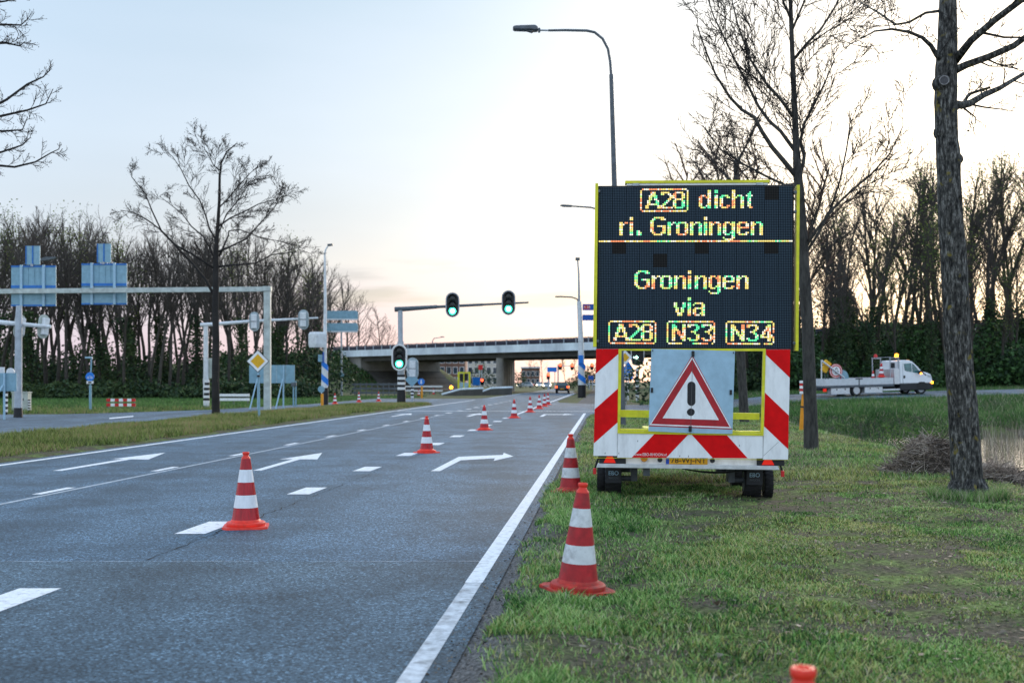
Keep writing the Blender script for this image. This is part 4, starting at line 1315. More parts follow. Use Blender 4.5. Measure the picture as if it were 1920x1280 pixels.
while s < S1:
    bbox("rail_post", "galv", s, s + 0.09, 0.1, 0.22, ZD + 1.003, ZD + 1.75)
    s += 2.25
# piers: round columns under a crosshead
p0 = bp(17.9, 0, 0)
for i in range(6):
    l_ = 1.6 + i * 3.9
    MB().lathe([(0.55, -0.1), (0.55, ZD - 0.752)], 18, (p0[0] + 0.08 * l_, p0[1] + l_, 0)).build("column", "concrete_pier", via, True)
# abutment wall and paved slope on the left
bbox("abutment", "concrete_pier", 52, 56, 0.5, DW, 2.2, ZD - 0.003)
for i in range(5):
    s0 = 45.5 + i * 1.6
    z0_, z1_ = 5.2 * float(sm(45, 57, s0)) , 5.2 * float(sm(45, 57, s0 + 1.5))
    MB().add([bp(s0, 1.5, z0_ + 0.08), bp(s0 + 1.5, 1.5, z1_ + 0.08), bp(s0 + 1.5, DW, z1_ + 0.08), bp(s0, DW, z0_ + 0.08), bp(s0, 1.5, z0_ - 0.6), bp(s0 + 1.5, 1.5, z1_ - 0.6), bp(s0 + 1.5, DW, z1_ - 0.6), bp(s0, DW, z0_ - 0.6)],
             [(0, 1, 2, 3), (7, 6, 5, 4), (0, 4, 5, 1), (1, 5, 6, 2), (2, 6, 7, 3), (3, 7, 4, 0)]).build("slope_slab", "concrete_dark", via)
# lamp on the deck
def small_lamp(px, py, Y, h, label, arm=-2.4, z=0):
    f = Fr(px, Y, z)
    t = thing("deck_lamp", label, "street lamp", f.loc)
    MB().tube([(0, 0, 0), (0, 0, h - 0.5), (arm * 0.15, 0, h - 0.1), (arm * 0.5, 0, h), (arm, 0, h + 0.12)], [0.09, 0.07, 0.06, 0.05, 0.05], 8).build("pole", "galv_dark", t, True)
    MB().box((arm - 0.45, -0.15, h + 0.06), (arm + 0.1, 0.15, h + 0.2)).build("lamp_head", "galv_dark", t)
small_lamp(811, 0, 180, (716 - 633) * 180 / FPX + EYE - ZD - 0.9, "thin lamp rising above the viaduct deck", arm=1.7, z=ZD + 0.9)

# ramp walls of the underpass before the pier
for q, (a_, b_, c_, lab) in enumerate([((828, 741), (864, 731), (905, 729.5), "dark underpass wall with pale sloping coping left of the bridge pier"), ((894, 739), (921, 729), (960, 727.5), "dark underpass wall with pale sloping coping just before the bridge pier")]):
    Y = 128 + 4 * q
    P = [wp(a_[0], a_[1], Y), wp(b_[0], b_[1], Y), wp(c_[0], c_[1], Y + 3)]
    t = thing("underpass_wall", lab, "wall", (P[0].x, P[0].y, -0.02))
    L = [p - Vector((P[0].x, P[0].y, -0.02)) for p in P]
    for i in range(2):
        A, Bq = L[i], L[i + 1]
        MB().add([(A.x, A.y, -0.3), (Bq.x, Bq.y, -0.3), (Bq.x, Bq.y, Bq.z), (A.x, A.y, max(A.z, 0.02)), (A.x, A.y + 0.4, -0.3), (Bq.x, Bq.y + 0.4, -0.3), (Bq.x, Bq.y + 0.4, Bq.z), (A.x, A.y + 0.4, max(A.z, 0.02))],
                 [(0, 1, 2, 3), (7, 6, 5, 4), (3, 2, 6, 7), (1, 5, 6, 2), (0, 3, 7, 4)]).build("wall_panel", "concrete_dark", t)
        MB().tube([(A.x, A.y + 0.2, max(A.z, 0.02) + 0.08), (Bq.x, Bq.y + 0.2, Bq.z + 0.08)], 0.16, 6).build("coping", "concrete", t)
# railings under the viaduct
def railing(pa, pb, Y, rows, m, label, nm="railing", posts=8):
    A, Bq = wp(pa[0], pa[1], Y), wp(pb[0], pb[1], Y)
    t = thing(nm, label, "railing", (A.x, A.y, 0))
    w = Bq.x - A.x
    for z in rows:
        MB().box((0, -0.04, z - 0.09), (w, 0.04, z + 0.09)).build("rail", m, t)
    for i in range(posts):
        x = w * (i + 0.5) / posts
        MB().box((x - 0.05, 0.041, -0.05), (x + 0.05, 0.12, max(rows) + 0.15)).build("rail_post", "galv_dark", t)
railing((660, 735), (745, 735), 122, (0.35, 0.8, 1.25), "galv_dark", "dark footpath railing in front of the viaduct slope")
railing((752, 730), (830, 730), 140, (0.45, 0.95), "board_white", "pale guard railing under the viaduct beside the yellow display")

# ------------------------------------------------------------------ poles and signals
def bands(parent, x, y, z0, z1, r, n, cols=("white", "black"), name="band"):
    for i in range(n):
        a_, b_ = z0 + (z1 - z0) * i / n, z0 + (z1 - z0) * (i + 1) / n
        MB().lathe([(r, a_), (r, b_)], 14, (x, y, 0)).build(("white_" if i % 2 == 0 else "black_") + name, cols[i % 2], parent, True)
def head_front(parent, c, w, h, lit="green", rim=0.06, edge="white"):
    """signal head facing the camera; c local centre"""
    x, y, z = c
    o = MB().prism(capsule(x, z, w + 2 * rim, h + 2 * rim), y, y + 0.05).build("backboard_edge", edge, parent)
    MB().prism(capsule(x, z, w, h), y - 0.012, y - 0.002).build("backboard", "black", parent)
    r = w * 0.30
    for i, cname in enumerate(("red", "amber", "green")):
        zz = z + (1 - i) * h * 0.275
        on = cname == lit
        ln = MB().lathe([(r, y - 0.04), (r * 0.8, y - 0.06), (r * 0.05, y - 0.07)], 18, (x, 0, zz), "y").build(cname + "_lens", ("lamp_" + lit) if on else "lens_off", parent, True)
        if on and lit == "green":
            MB().lathe([(r * 0.62, y - 0.075), (r * 0.05, y - 0.08)], 16, (x, 0, zz), "y").build("lens_core", "lamp_green_core", ln, True)
        B = MB()
        m_ = 10
        vs_, fs = [], []
        for q in range(m_ + 1):
            t = math.pi * (q / m_)
            vs_ += [(x + r * 1.12 * math.cos(t), y - 0.013, zz + r * 1.12 * math.sin(t)), (x + r * 1.12 * math.cos(t), y - 0.24, zz + r * 1.08 * math.sin(t))]
        for q in range(m_):
            fs.append((2 * q, 2 * q + 1, 2 * q + 3, 2 * q + 2))
        B.add(vs_, fs).build("visor", "black", parent)
def head_back(parent, c, w, h):
    x, y, z = c
    MB().prism(capsule(x, z, w, h), y, y + 0.04).build("backboard", "head_grey", parent)
    MB().box((x - w * 0.27, y - 0.2, z - h * 0.36), (x + w * 0.27, y - 0.002, z + h * 0.36)).build("signal_housing", "pole_white", parent, bevel=0.03)
    MB().box((x - w * 0.29, y - 0.215, z - 0.02), (x + w * 0.29, y - 0.201, z + 0.02)).build("housing_strap", "galv_dark", parent)

# signal mast over the road
f = Fr(752.5, 79)
t = thing("signal_mast", "grey signal mast with two green lights on its long arm over the road", "traffic light", f.loc)
S = f.s
MB().tube([(0, 0, 0), f(752, 690), f(751, 640)], [0.26, 0.24, 0.22], 16).build("pole", "pole_grey", t, True)
MB().tube([f(751, 640), f(750.5, 582)], [0.17, 0.17], 16).build("upper_pole", "pole_grey", t, True)
bands(t, 0, 0, 0.28, f(752, 702).z, 0.272, 10)
MB().lathe([(0.30, 0), (0.29, 0.9)], 14).build("pole_foot", "black", t, True)
arm = MB().tube([f(740, 580), f(760, 579), f(820, 575)], [0.17, 0.16, 0.12], 8).build("arm", "galv_dark", t)
MB().tube([f(819, 575.2), f(905, 571)], [0.10, 0.09], 8).build("arm", "galv_dark", t)
MB().tube([f(904, 571), f(991, 567)], [0.075, 0.06], 8).build("arm", "galv_dark", t)
head_front(t, f(849, 572, -0.4), 22 * S, 43 * S, rim=0.07, edge="pole_grey")
head_front(t, f(953.5, 568, -0.4), 22 * S, 43 * S, rim=0.07, edge="pole_grey")
head_front(t, f(750, 670, -0.5), 23 * S, 44 * S, rim=0.11, edge="white")
MB().tube([f(762, 691, -0.3), f(768, 700, -0.2)], 0.05, 6).build("stay", "pole_white", t)
# head seen from behind on a banded pole beside it
f = Fr(773, 88)
t = thing("pedestrian_signal", "signal head seen from behind on a thin banded pole right of the mast", "traffic light", f.loc)
MB().tube([(0, 0, 0), f(773, 690)], 0.09, 10).build("pole", "pole_grey", t, True)
head_back(t, f(774, 691, -0.15), 22 * f.s, 42 * f.s)
bands(t, 0, 0, 0.3, f(773, 716).z, 0.115, 9)
MB().prism([tuple(f(773 + dx, 712 + dy))[::2] for dx, dy in ((-13, 0), (0, -13), (13, 0), (0, 13))], -0.3, -0.27).build("diamond_plate", "sign_back", t)

# tall pole with blue bands and camera box, left of the mast
f = Fr(609, 76)
t = thing("banded_lamp_post", "tall white lamp post with blue spiral bands beside two blank sign backs", "street lamp", f.loc)
MB().tube([f(608, 770 - 12.5), f(609, 685)], [0.22, 0.21], 14).build("lower_pole", "pole_white", t, True)
MB().tube([f(609, 685), f(610, 560), f(609, 475), f(611, 467), f(615, 461), f(620, 459)], [0.13, 0.10, 0.06, 0.05, 0.045, 0.04], 10).build("upper_pole", "pole_white", t, True)
MB().prism([tuple(f(x, y))[::2] for x, y in ((614, 458), (624, 457), (624, 460), (615, 461.5))], -0.15, 0.15).build("lamp_head", "galv_dark", t)
MB().lathe([(0.235, 0), (0.228, 1.1)], 14).build("pole_foot", "black", t, True)
def spiral(t, z0, w, r, m="sign_bright_blue", drop=0.55):
    n = 14
    vs_ = []
    for i in range(n + 1):
        a = math.pi + math.pi * i / n
        zz = z0 - drop * i / n
        vs_ += [(r * math.cos(a), r * math.sin(a), zz), (r * math.cos(a), r * math.sin(a), zz - w)]
    MB().add(vs_, [(2 * i, 2 * i + 1, 2 * i + 3, 2 * i + 2) for i in range(n)]).build("blue_band", m, t, True)
spiral(t, 2.15, 0.42, 0.226)
spiral(t, 3.05, 0.38, 0.222)
MB().lathe([(0.55, -0.5), (0.6, -0.3), (0.6, 0.35), (0.5, 0.5)], 4, f(597, 637, -0.3)).build("camera_box", "pole_white", t)
MB().box(tuple(f(598, 678, -0.35)), tuple(f(606, 665, -0.05))).build("control_box", "sign_back", t)
MB().box(tuple(f(606.4, 680, -0.3)), tuple(f(608, 660, -0.02))).build("control_box", "sign_blue", t)
# direction boards seen from behind on a slim post
f = Fr(640.5, 124)
t = thing("direction_sign", "two stacked blank sign backs on a slim grey post by the embankment", "road sign", f.loc)
MB().tube([(0, 0, -0.05), f(640, 590)], [0.12, 0.09], 10).build("post", "pole_grey", t, True)
for y0, y1 in ((583, 600), (606, 623)):
    MB().prism([tuple(f(x, y))[::2] for x, y in ((613, y1), (613, y0), (669, y0 - 0.5), (672, y0 + 3), (672, y1 - 3), (669, y1))], -0.3, -0.2).build("sign_board", "sign_back", t)
    MB().prism([tuple(f(x, y))[::2] for x, y in ((614, y1), (614, y1 - 2.5), (671, y1 - 2.5), (671, y1))], -0.305, -0.301).build("board_edge", "pole_white", t)
MB().prism([tuple(f(641 + dx, 703 + dy))[::2] for dx, dy in ((-6, 0), (0, -6), (6, 0), (0, 6))], -0.3, -0.27).build("diamond_plate", "sign_back", t)
def bollard(px, py, label, disc_back):
    g = gp(px, py)
    f = Fr(px, g.y)
    t = thing("keep_bollard", label, "bollard", f.loc)
    top = 737 - 760 + py
    MB().tube([(0, 0, -0.02), f(px, py - 20), f(px, py - 22)], [0.09, 0.09, 0.07], 12).build("post", "orange_post", t, True)
    c = f(px - 1, py - 30, -0.12)
    d_ = MB().prism(disc(c.x, c.z, 6.3 * f.s), c.y - 0.02, c.y).build("sign_disc", "sign_back" if disc_back else "sign_bright_blue", t)
    if not disc_back:
        MB().prism(disc(c.x, c.z, 6.2 * f.s), c.y + 0.0, c.y + 0.002)
        r = 6.3 * f.s
        MB().prism([(c.x - 0.05, c.z + r * .6), (c.x + 0.05, c.z + r * .6), (c.x + 0.05, c.z - r * .2), (c.x + 0.14, c.z - r * .2), (c.x, c.z - r * .65), (c.x - 0.14, c.z - r * .2), (c.x - 0.05, c.z - r * .2)], c.y - 0.026, c.y - 0.021).build("arrow", "white", d_)
bollard(604, 759.5, "orange bollard with a round sign back beside the blue-banded post", True)
bollard(791, 745.5, "orange bollard under a blue arrow disc at the crossing island", False)

# ------------------------------------------------------------------ gantry with sign backs (left)
f = Fr(502, 62)
t = thing("sign_gantry", "pale steel gantry reaching over the side road and carrying two sign backs", "gantry", f.loc)
S = f.s
MB().box((-0.19, -0.14, -0.02), (0.16, 0.14, f(500, 546).z)).build("column", "gantry", t, bevel=0.01)
MB().box((-0.24, -0.2, f(500, 546).z), (0.2, 0.2, f(500, 537).z)).build("corner_cap", "gantry", t, bevel=0.01)
zt = f(500, 542).z
bl = f(-140, 0).x
MB().add([(bl, 1.9 - 0.14, zt - 0.125), (-0.241, -0.14, zt - 0.125), (-0.241, 0.14, zt - 0.125), (bl, 1.9 + 0.14, zt - 0.125), (bl, 1.9 - 0.14, zt + 0.125), (-0.241, -0.14, zt + 0.125), (-0.241, 0.14, zt + 0.125), (bl, 1.9 + 0.14, zt + 0.125)],
         [(0, 3, 2, 1), (4, 5, 6, 7), (0, 1, 5, 4), (1, 2, 6, 5), (2, 3, 7, 6), (3, 0, 4, 7)]).build("beam", "gantry", t)
MB().box((bl - 0.2, 1.75, -0.02), (bl + 0.15, 2.05, zt + 0.125)).build("column", "gantry", t)
def back_sign(cx, y_top, y_bot, x0, x1, sx0, sx1, sy0, label):
    dy = 1.9 * (f(502, 0).x - f(cx, 0).x) / (0 - bl)
    fy = f.Y + dy + 0.28
    ff = Fr(cx, fy, f(cx, y_bot).z * 0 )
    base = ff(cx, y_bot)
    r = thing("gantry_sign", label, "road sign", (ff.loc.x, fy, base.z), group="sign backs on the gantry")
    q = lambda px, py, d=0.0: ff(px, py, d) - Vector((0, 0, base.z))
    def pan(name, m, xa, ya, xb_, yb, d0, d1):
        a_, b_ = q(xa, yb), q(xb_, ya)
        return MB().box((a_.x, d0, a_.z), (b_.x, d1, b_.z)).build(name, m, r)
    pan("sign_panel", "sign_back", x0, y_top, x1, y_top + 43, 0.0, 0.04)
    pan("sign_panel", "sign_back", x0, y_top + 44, x1, y_bot, 0.0, 0.04)
    pan("panel_edge", "sign_back_blue", x0, y_top, x1, y_top + 3, -0.03, -0.002)
    pan("panel_edge", "sign_back_blue", x0, y_top + 37, x1, y_top + 42, -0.03, -0.002)
    pan("panel_edge", "sign_back_blue", x0, y_bot - 3, x1, y_bot, -0.03, -0.002)
    w = x1 - x0
    for k in (0.21, 0.71):
        xx = x0 + w * k
        pan("upright", "sign_plate", xx, y_top - 1, xx + 4.5, y_bot, -0.12, -0.031)
    for k in (0.36, 0.5, 0.62):
        xx = x0 + w * k
        pan("rib", "sign_back", xx, y_top + 4, xx + 2, y_top + 36, -0.028, -0.002)
    top = pan("top_panel", "sign_bright_blue" if False else "sign_back", sx0, sy0, sx1, y_top - 1.5, 0.0, 0.04)
    m_ = (sx0 + sx1) / 2
    pan("rib", "sign_back_blue", m_ - 1.2, sy0, m_ + 1.2, y_top - 2, -0.03, -0.002)
    pan("panel_edge", "sign_back_blue", sx0, sy0, sx0 + 2, y_top - 2, -0.03, -0.002)
    pan("clamp", "galv", m_ - 2, y_top - 3, m_ + 2, y_top + 2, -0.16, -0.121)
back_sign(63, 498, 574, 21, 105, 48, 75, 461, "left of two grey-blue sign backs on the gantry")
back_sign(196, 494, 571, 153, 238, 182, 208, 457, "right of two grey-blue sign backs on the gantry")

# lamp hidden behind the left gantry sign, signal mast at the far left
f = Fr(37, 72)
t = thing("street_lamp", "street lamp whose arm shows above the left gantry sign", "street lamp", f.loc)
MB().tube([(0, 0, -0.05), f(37, 520), f(42, 498), f(56, 490), f(78, 488)], [0.12, 0.08, 0.06, 0.05, 0.045], 10).build("pole", "galv_dark", t, True)
MB().prism([tuple(f(x, y))[::2] for x, y in ((76, 489.5), (76, 486), (88, 481.5), (108, 482), (104, 485), (92, 488))], -0.15, 0.15).build("lamp_head", "galv_dark", t)
f = Fr(34, 49)
t = thing("signal_mast", "pale signal mast at the far left with two heads seen edge-on", "traffic light", f.loc)
MB().tube([(0, 0, -0.02), f(35, 600), f(36, 573)], [0.16, 0.14, 0.12], 14).build("pole", "pole_grey", t, True)
MB().lathe([(0.19, -0.02), (0.17, 0.4)], 14).build("pole_foot", "black", t, True)
MB().tube([f(-60, 597, 0.22), f(0, 604, 0.22), f(92, 612, 0.22)], [0.11, 0.10, 0.07], 8).build("arm", "pole_white", t)
for cx in (28, 73):
    c = f(cx, 611, 0.0)
    hd = put(bpy.data.objects.new("signal_head", None)); hd.parent = t
    hd.location = (c.x, 0.5, c.z); hd.rotation_euler = (0, R(7), R(55))
    MB().prism(capsule(0, 0, 22 * f.s, 46 * f.s), 0, 0.05).build("backboard", "cabinet", hd)
    MB().box((-0.13, -0.22, -0.36), (0.13, -0.002, 0.36)).build("signal_housing", "pole_white", hd, bevel=0.03)
    MB().prism(capsule(0, 0, 21 * f.s, 45 * f.s), 0.052, 0.06).build("backboard_face", "black", hd)
# cabinet and striped posts at the far left
g = gp(37, 772)
f = Fr(37, g.y)
t = thing("control_cabinet", "pale green control cabinet behind the far-left signal mast", "cabinet", f.loc)
MB().box((f(22, 0).x, 0, -0.02), (f(52, 0).x, 0.45, f(0, 736).z)).build("cabinet_body", "cabinet", t, bevel=0.015)
MB().box((f(21, 0).x, -0.03, f(0, 736).z + 0.001), (f(53, 0).x, 0.48, f(0, 734).z)).build("cabinet_roof", "cabinet", t)
MB().box((f(36.8, 0).x, -0.008, 0.05), (f(37.4, 0).x, -0.001, f(0, 738).z)).build("door_gap", "board_seam", t)
MB().box((f(43, 0).x, -0.03, 0.55), (f(44.5, 0).x, -0.002, 0.68)).build("door_handle", "galv_dark", t)
for px, y0, y1, lab in [(54.5, 749, 772, "short black-and-white striped post beside the control cabinet"), (12, 733, 776, "black-and-white striped post at the far left edge")]:
    g = gp(px, y1); f = Fr(px, g.y)
    t = thing("striped_post", lab, "post", f.loc)
    MB().lathe([(0.05, -0.02), (0.05, f(px, y0).z)], 10).build("core", "black", t, True)
    bands(t, 0, 0, 0.1, f(px, y0).z + 0.01, 0.062, 8)
g = gp(10, 786); f = Fr(10, g.y)
t = thing("sign_panel_back", "blue-grey sign back on leaning supports at the far left edge", "road sign", f.loc)
MB().box((f(-16, 0).x, 0, f(0, 733).z), (f(31, 0).x, 0.04, f(0, 699).z)).build("sign_panel", "sign_back", t)
MB().tube([(0, -0.1, -0.02), f(9, 699, -0.05)], 0.045, 8).build("post", "sign_plate", t)
MB().tube([f(-6, 760, -0.6), f(8, 722, -0.12)], 0.035, 8).build("stay", "sign_plate", t)
MB().tube([f(2, 700, 0.1), f(2, 688, 0.1)], 0.1, 10).build("lamp_stub", "pole_white", t)
MB().prism(disc(f(17, 697).x, f(17, 697).z, 0.16), 0.1, 0.16).build("round_plate", "pole_white", t)
# blue round sign on an L-topped post
g = gp(169.5, 768.5); f = Fr(169.5, g.y)
t = thing("cycle_path_sign", "round blue cycle-path sign on a slim grey lamp post", "road sign", f.loc)
MB().tube([(0, 0, -0.02), f(169.5, 722)], [0.075, 0.07], 10).build("lower_post", "sign_back", t, True)
MB().tube([f(169.5, 722), f(171.5, 670)], [0.045, 0.04], 8).build("upper_post", "sign_back", t, True)
MB().box(tuple(f(160, 671.5, -0.06)), tuple(f(173, 668.5, 0.06))).build("lamp_head", "sign_plate", t)
c = f(170, 706, -0.1)
d_ = MB().prism(disc(c.x, c.z, 8.2 * f.s, 24), c.y - 0.02, c.y).build("sign_disc", "sign_bright_blue", t)
for dx in (-0.09, 0.09):
    MB().ring(disc(c.x + dx, c.z - 0.05, 0.06, 12), disc(c.x + dx, c.z - 0.05, 0.042, 12), c.y - 0.024, c.y - 0.021).build("bicycle_wheel", "white", d_)
MB().prism([(c.x - 0.09, c.z - 0.06), (c.x - 0.075, c.z - 0.06), (c.x - 0.02, c.z + 0.05), (c.x + 0.06, c.z + 0.05), (c.x + 0.095, c.z - 0.05), (c.x + 0.08, c.z - 0.05), (c.x + 0.05, c.z + 0.035), (c.x - 0.02, c.z + 0.035)], c.y - 0.024, c.y - 0.021).build("bicycle_frame", "white", d_)
a_, b_ = f(163.5, 719, -0.12), f(176.5, 714, -0.1)
sp2 = MB().box(tuple(a_), tuple(b_)).build("sub_plate", "white", t)
MB().box((a_.x + 0.1, a_.y - 0.004, a_.z + 0.03), (b_.x - 0.1, a_.y - 0.001, b_.z - 0.03)).build("plate_print", "black", sp2)
# red and white barrier, white barrier
def barrier(px0, px1, yb, rails, cols, label, nm):
    g = gp((px0 + px1) / 2, yb); f = Fr((px0 + px1) / 2, g.y)
    t = thing(nm, label, "barrier", f.loc)
    a_, b_ = f(px0, 0).x, f(px1, 0).x
    for (y0, y1) in rails:
        z0, z1 = f(0, y1).z, f(0, y0).z
        n = len(cols)
        for i, m in enumerate(cols):
            MB().box((a_ + (b_ - a_) * i / n, 0, z0), (a_ + (b_ - a_) * (i + 1) / n - 0.001, 0.04, z1)).build("rail_board", m, t)
    for k in (0.06, 0.5, 0.94):
        x = a_ + (b_ - a_) * k
        MB().box((x - 0.025, 0.041, -0.02), (x + 0.025, 0.09, f(0, rails[0][0]).z + 0.03)).build("post", "galv_dark", t)
barrier(199.5, 254, 766.5, [(747, 752.5), (756, 761.5)], ["sign_red2", "board_white"] * 2 + ["sign_red2", "board_white", "sign_red2"], "low red and white barrier on the grass behind the side road", "red_barrier")
barrier(408, 468, 757.5, [(738, 743), (746, 751)], ["board_white"], "low white two-rail barrier behind the bare tree", "white_barrier")
# signal mast left of centre (seen from behind) with banded foot
g = gp(387, 763.5); f = Fr(387, g.y)
t = thing("signal_mast", "white signal mast left of the bare tree, heads seen from behind", "traffic light", f.loc)
MB().tube([(0, 0, -0.02), f(386, 708)], [0.17, 0.17], 14).build("lower_pole", "pole_white", t, True)
MB().tube([f(386, 708), f(386, 612)], [0.145, 0.135], 14).build("upper_pole", "pole_white", t, True)
bands(t, 0, 0, 0.25, f(386, 712).z, 0.18, 9)
MB().tube([f(376, 609), f(396, 608), f(470, 601, 0.6), f(588, 593, 1.6)], [0.11, 0.11, 0.09, 0.05], 8).build("arm", "pole_white", t)
head_back(t, f(474, 602, 0.4), 19 * f.s, 37 * f.s)
head_back(t, f(562, 597, 1.2), 20 * f.s, 38 * f.s)
MB().prism(capsule(f(392, 0).x, f(0, 690).z, 16 * f.s, 38 * f.s), 0.2, 0.26).build("backboard", "cabinet", t)
# priority diamond
g = gp(486, 789); f = Fr(486, g.y)
t = thing("priority_sign", "yellow and white priority diamond on a grey post in the median", "road sign", f.loc)
MB().tube([(0, 0, 0), f(485, 704)], [0.045, 0.042], 10).build("post", "sign_back", t, True)
c = f(484.5, 677, -0.08)
def dia(c, r):
    return [(c.x - r, c.z), (c.x, c.z + r), (c.x + r, c.z), (c.x, c.z - r)]
S = f.s
d_ = MB().prism(dia(c, 21.5 * S), c.y - 0.02, c.y).build("sign_plate", "plastic_dark", t)
MB().prism(dia(c, 20 * S), c.y - 0.024, c.y - 0.021).build("white_diamond", "board_white", d_)
MB().prism(dia(c, 13.5 * S), c.y - 0.028, c.y - 0.025).build("yellow_diamond", "sign_amber", d_)
MB().box((-0.07, -0.10, f(0, 705).z - 0.03), (0.04, -0.03, f(0, 703).z)).build("clamp", "black", t)
# big blank sign back on A-frames
g = gp(508, 766); f = Fr(508, g.y)
t = thing("map_sign", "wide grey-blue sign back on A-frame legs behind the gantry column", "road sign", f.loc)
for i in range(5):
    xa, xb_ = 465 + 17.2 * i, 465 + 17.2 * (i + 1) - 0.4
    MB().box((f(xa, 0).x, 0.3, f(0, 718).z), (f(xb_, 0).x, 0.34, f(0, 684).z)).build("sign_panel", "sign_back", t)
for px in (482, 530):
    MB().tube([f(px, 766, 0.2), f(px, 684, 0.27)], 0.045, 8).build("leg", "sign_plate", t)
    MB().tube([f(px - 9, 766, -0.6), f(px - 1, 710, 0.2)], 0.04, 8).build("brace", "sign_plate", t)
for px in (549, 553.5):
    MB().tube([f(px, 762, 0.2), f(px, 714, 0.2)], 0.045, 8).build("leg", "sign_back", t)
MB().box((f(545, 0).x, 0.1, f(0, 724).z), (f(555, 0).x, 0.19, f(0, 717).z)).build("clamp_box", "galv_dark", t)

# ------------------------------------------------------------------ right-hand lamp posts
f = Fr(1167, 38.5)
t = thing("street_lamp", "tall dark street lamp rising behind the message trailer with arm over the road", "street lamp", f.loc)
MB().tube([(0, 0, -0.05), f(1158, 500), f(1152, 345), f(1146, 140)], [0.125, 0.10, 0.088, 0.068], 14).build("pole", "galv_dark", t, True)
MB().tube([f(1146, 141), f(1144, 115), f(1140, 92), f(1130, 73), f(1115, 61), f(1100, 57.8), f(1060, 57), f(1028, 57.5)], [0.045] * 6 + [0.042, 0.038], 10).build("arm", "galv_dark", t, True)
MB().tube([f(1030, 57.5), f(1008, 57)], 0.03, 8).build("arm_spigot", "galv", t)
B = MB()
P = [(961, 55), (962.5, 51.5), (967, 50.2), (1003, 49), (1008, 52), (1009, 58), (1002, 59), (996, 58), (965, 57)]
hd = B.prism([tuple(f(x, y))[::2] for x, y in P], -0.17, 0.17).build("lamp_head", "galv_dark", t, bevel=0.03)
MB().prism([tuple(f(x, y))[::2] for x, y in ((988, 58.3), (997, 61.5), (1001, 59), (998, 58.3))], -0.1, 0.1).build("head_clamp", "galv_dark", hd)
MB().box(tuple(f(1009, 61, -0.06)), tuple(f(1013, 53.5, 0.06))).build("spigot_bolt", "galv_dark", hd)
f = Fr(1135, 60)
t = thing("street_lamp", "street lamp with only its thin arm showing left of the display", "street lamp", f.loc)
MB().tube([(0, 0, -0.05), f(1135, 440), f(1132, 410), f(1122, 393), f(1108, 389), f(1072, 386.5)], [0.12, 0.07, 0.055, 0.05, 0.045, 0.04], 10).build("pole", "galv_dark", t, True)
MB().prism([tuple(f(x, y))[::2] for x, y in ((1050, 385.5), (1053, 384), (1072, 385), (1072, 388), (1056, 387.5))], -0.14, 0.14).build("lamp_head", "galv_dark", t)

f = Fr(1091, 111)
t = thing("banded_lamp_post", "lamp post with blue and white bands beyond the junction carrying blue direction boards", "street lamp", f.loc)
MB().tube([(0, 0, -0.05), f(1089, 640), f(1086, 565)], [0.36, 0.26, 0.22], 14).build("lower_pole", "pole_white", t, True)
MB().tube([f(1086, 566), f(1085, 510), f(1083, 487)], [0.12, 0.09, 0.07], 8).build("upper_pole", "galv", t, True)
MB().box(tuple(f(1079, 488, -0.2)), tuple(f(1087, 483, 0.2))).build("lamp_head", "galv_dark", t)
MB().tube([f(1085.5, 566), f(1081, 560), f(1072, 557), f(1050, 556)], 0.07, 8).build("side_arm", "galv_dark", t, True)
MB().box(tuple(f(1041, 557.3, -0.2)), tuple(f(1051, 555, 0.2))).build("side_lamp_head", "galv_dark", t)
MB().lathe([(0.40, 0), (0.385, 1.2)], 14).build("pole_foot", "black", t, True)
spiral(t, 2.5, 0.55, 0.374, drop=0.8)
spiral(t, 3.75, 0.5, 0.362, drop=0.8)
MB().box(tuple(f(1084, 681, -0.5)), tuple(f(1093, 666, -0.32))).build("blue_box", "sign_bright_blue", t)
for (y0, y1) in ((570, 582), (590, 601)):
    q = MB().box(tuple(f(1092, y1, -0.2)), tuple(f(1140, y0, -0.12))).build("direction_board", "sign_blue", t)
    if y0 == 570:
        a_, b_ = f(1094, 579.5, -0.206), f(1106, 572.5, -0.202)
        pl_ = MB().box(tuple(a_), tuple(b_)).build("route_shield", "sign_red2", q)
        text_part("route_number", "A 28", 0.34, "white", pl_, ((a_.x + b_.x) / 2, -0.209, (a_.z + b_.z) / 2))

# signal seen through the trailer's window, with its priority sign and the blue sign behind
f = Fr(1195, 88)
t = thing("signal_post", "green arrow signal on a banded post, seen through the trailer frame", "traffic light", f.loc)
MB().tube([(0, 0, -0.02), f(1195, 690)], 0.11, 10).build("pole", "pole_white", t, True)
bands(t, 0, 0, 0.3, f(1195, 690).z, 0.135, 11)
c = f(1195, 662, -0.2)
MB().prism(capsule(c.x, c.z, 25 * f.s, 48 * f.s), c.y, c.y + 0.05).build("backboard_edge", "white", t)
MB().prism(capsule(c.x, c.z, 22.5 * f.s, 45.5 * f.s), c.y - 0.012, c.y - 0.002).build("backboard", "black", t)
c2 = f(1192, 670, -0.23)
r = 4.6 * f.s
MB().prism([(c2.x - r, c2.z + r * .25), (c2.x, c2.z + r * .25), (c2.x, c2.z + r * .8), (c2.x + r, c2.z), (c2.x, c2.z - r * .8), (c2.x, c2.z - r * .25), (c2.x - r, c2.z - r * .25)], c2.y - 0.02, c2.y).build("green_arrow", "lamp_green_core", t)
for dz in (0, 13):
    c3 = f(1195, 656 - dz, -0.22); MB().lathe([(0.2, -0.22), (0.03, -0.25)], 14, (c3.x, 0, c3.z), "y").build("dark_lens", "lens_off", t)
f = Fr(1174, 80)
t = thing("priority_sign", "priority diamond half hidden behind the trailer's yellow frame", "road sign", f.loc)
c = f(1172, 670, 0)
MB().prism(dia(c, 14 * f.s), 0, 0.03).build("white_diamond", "board_white", t)
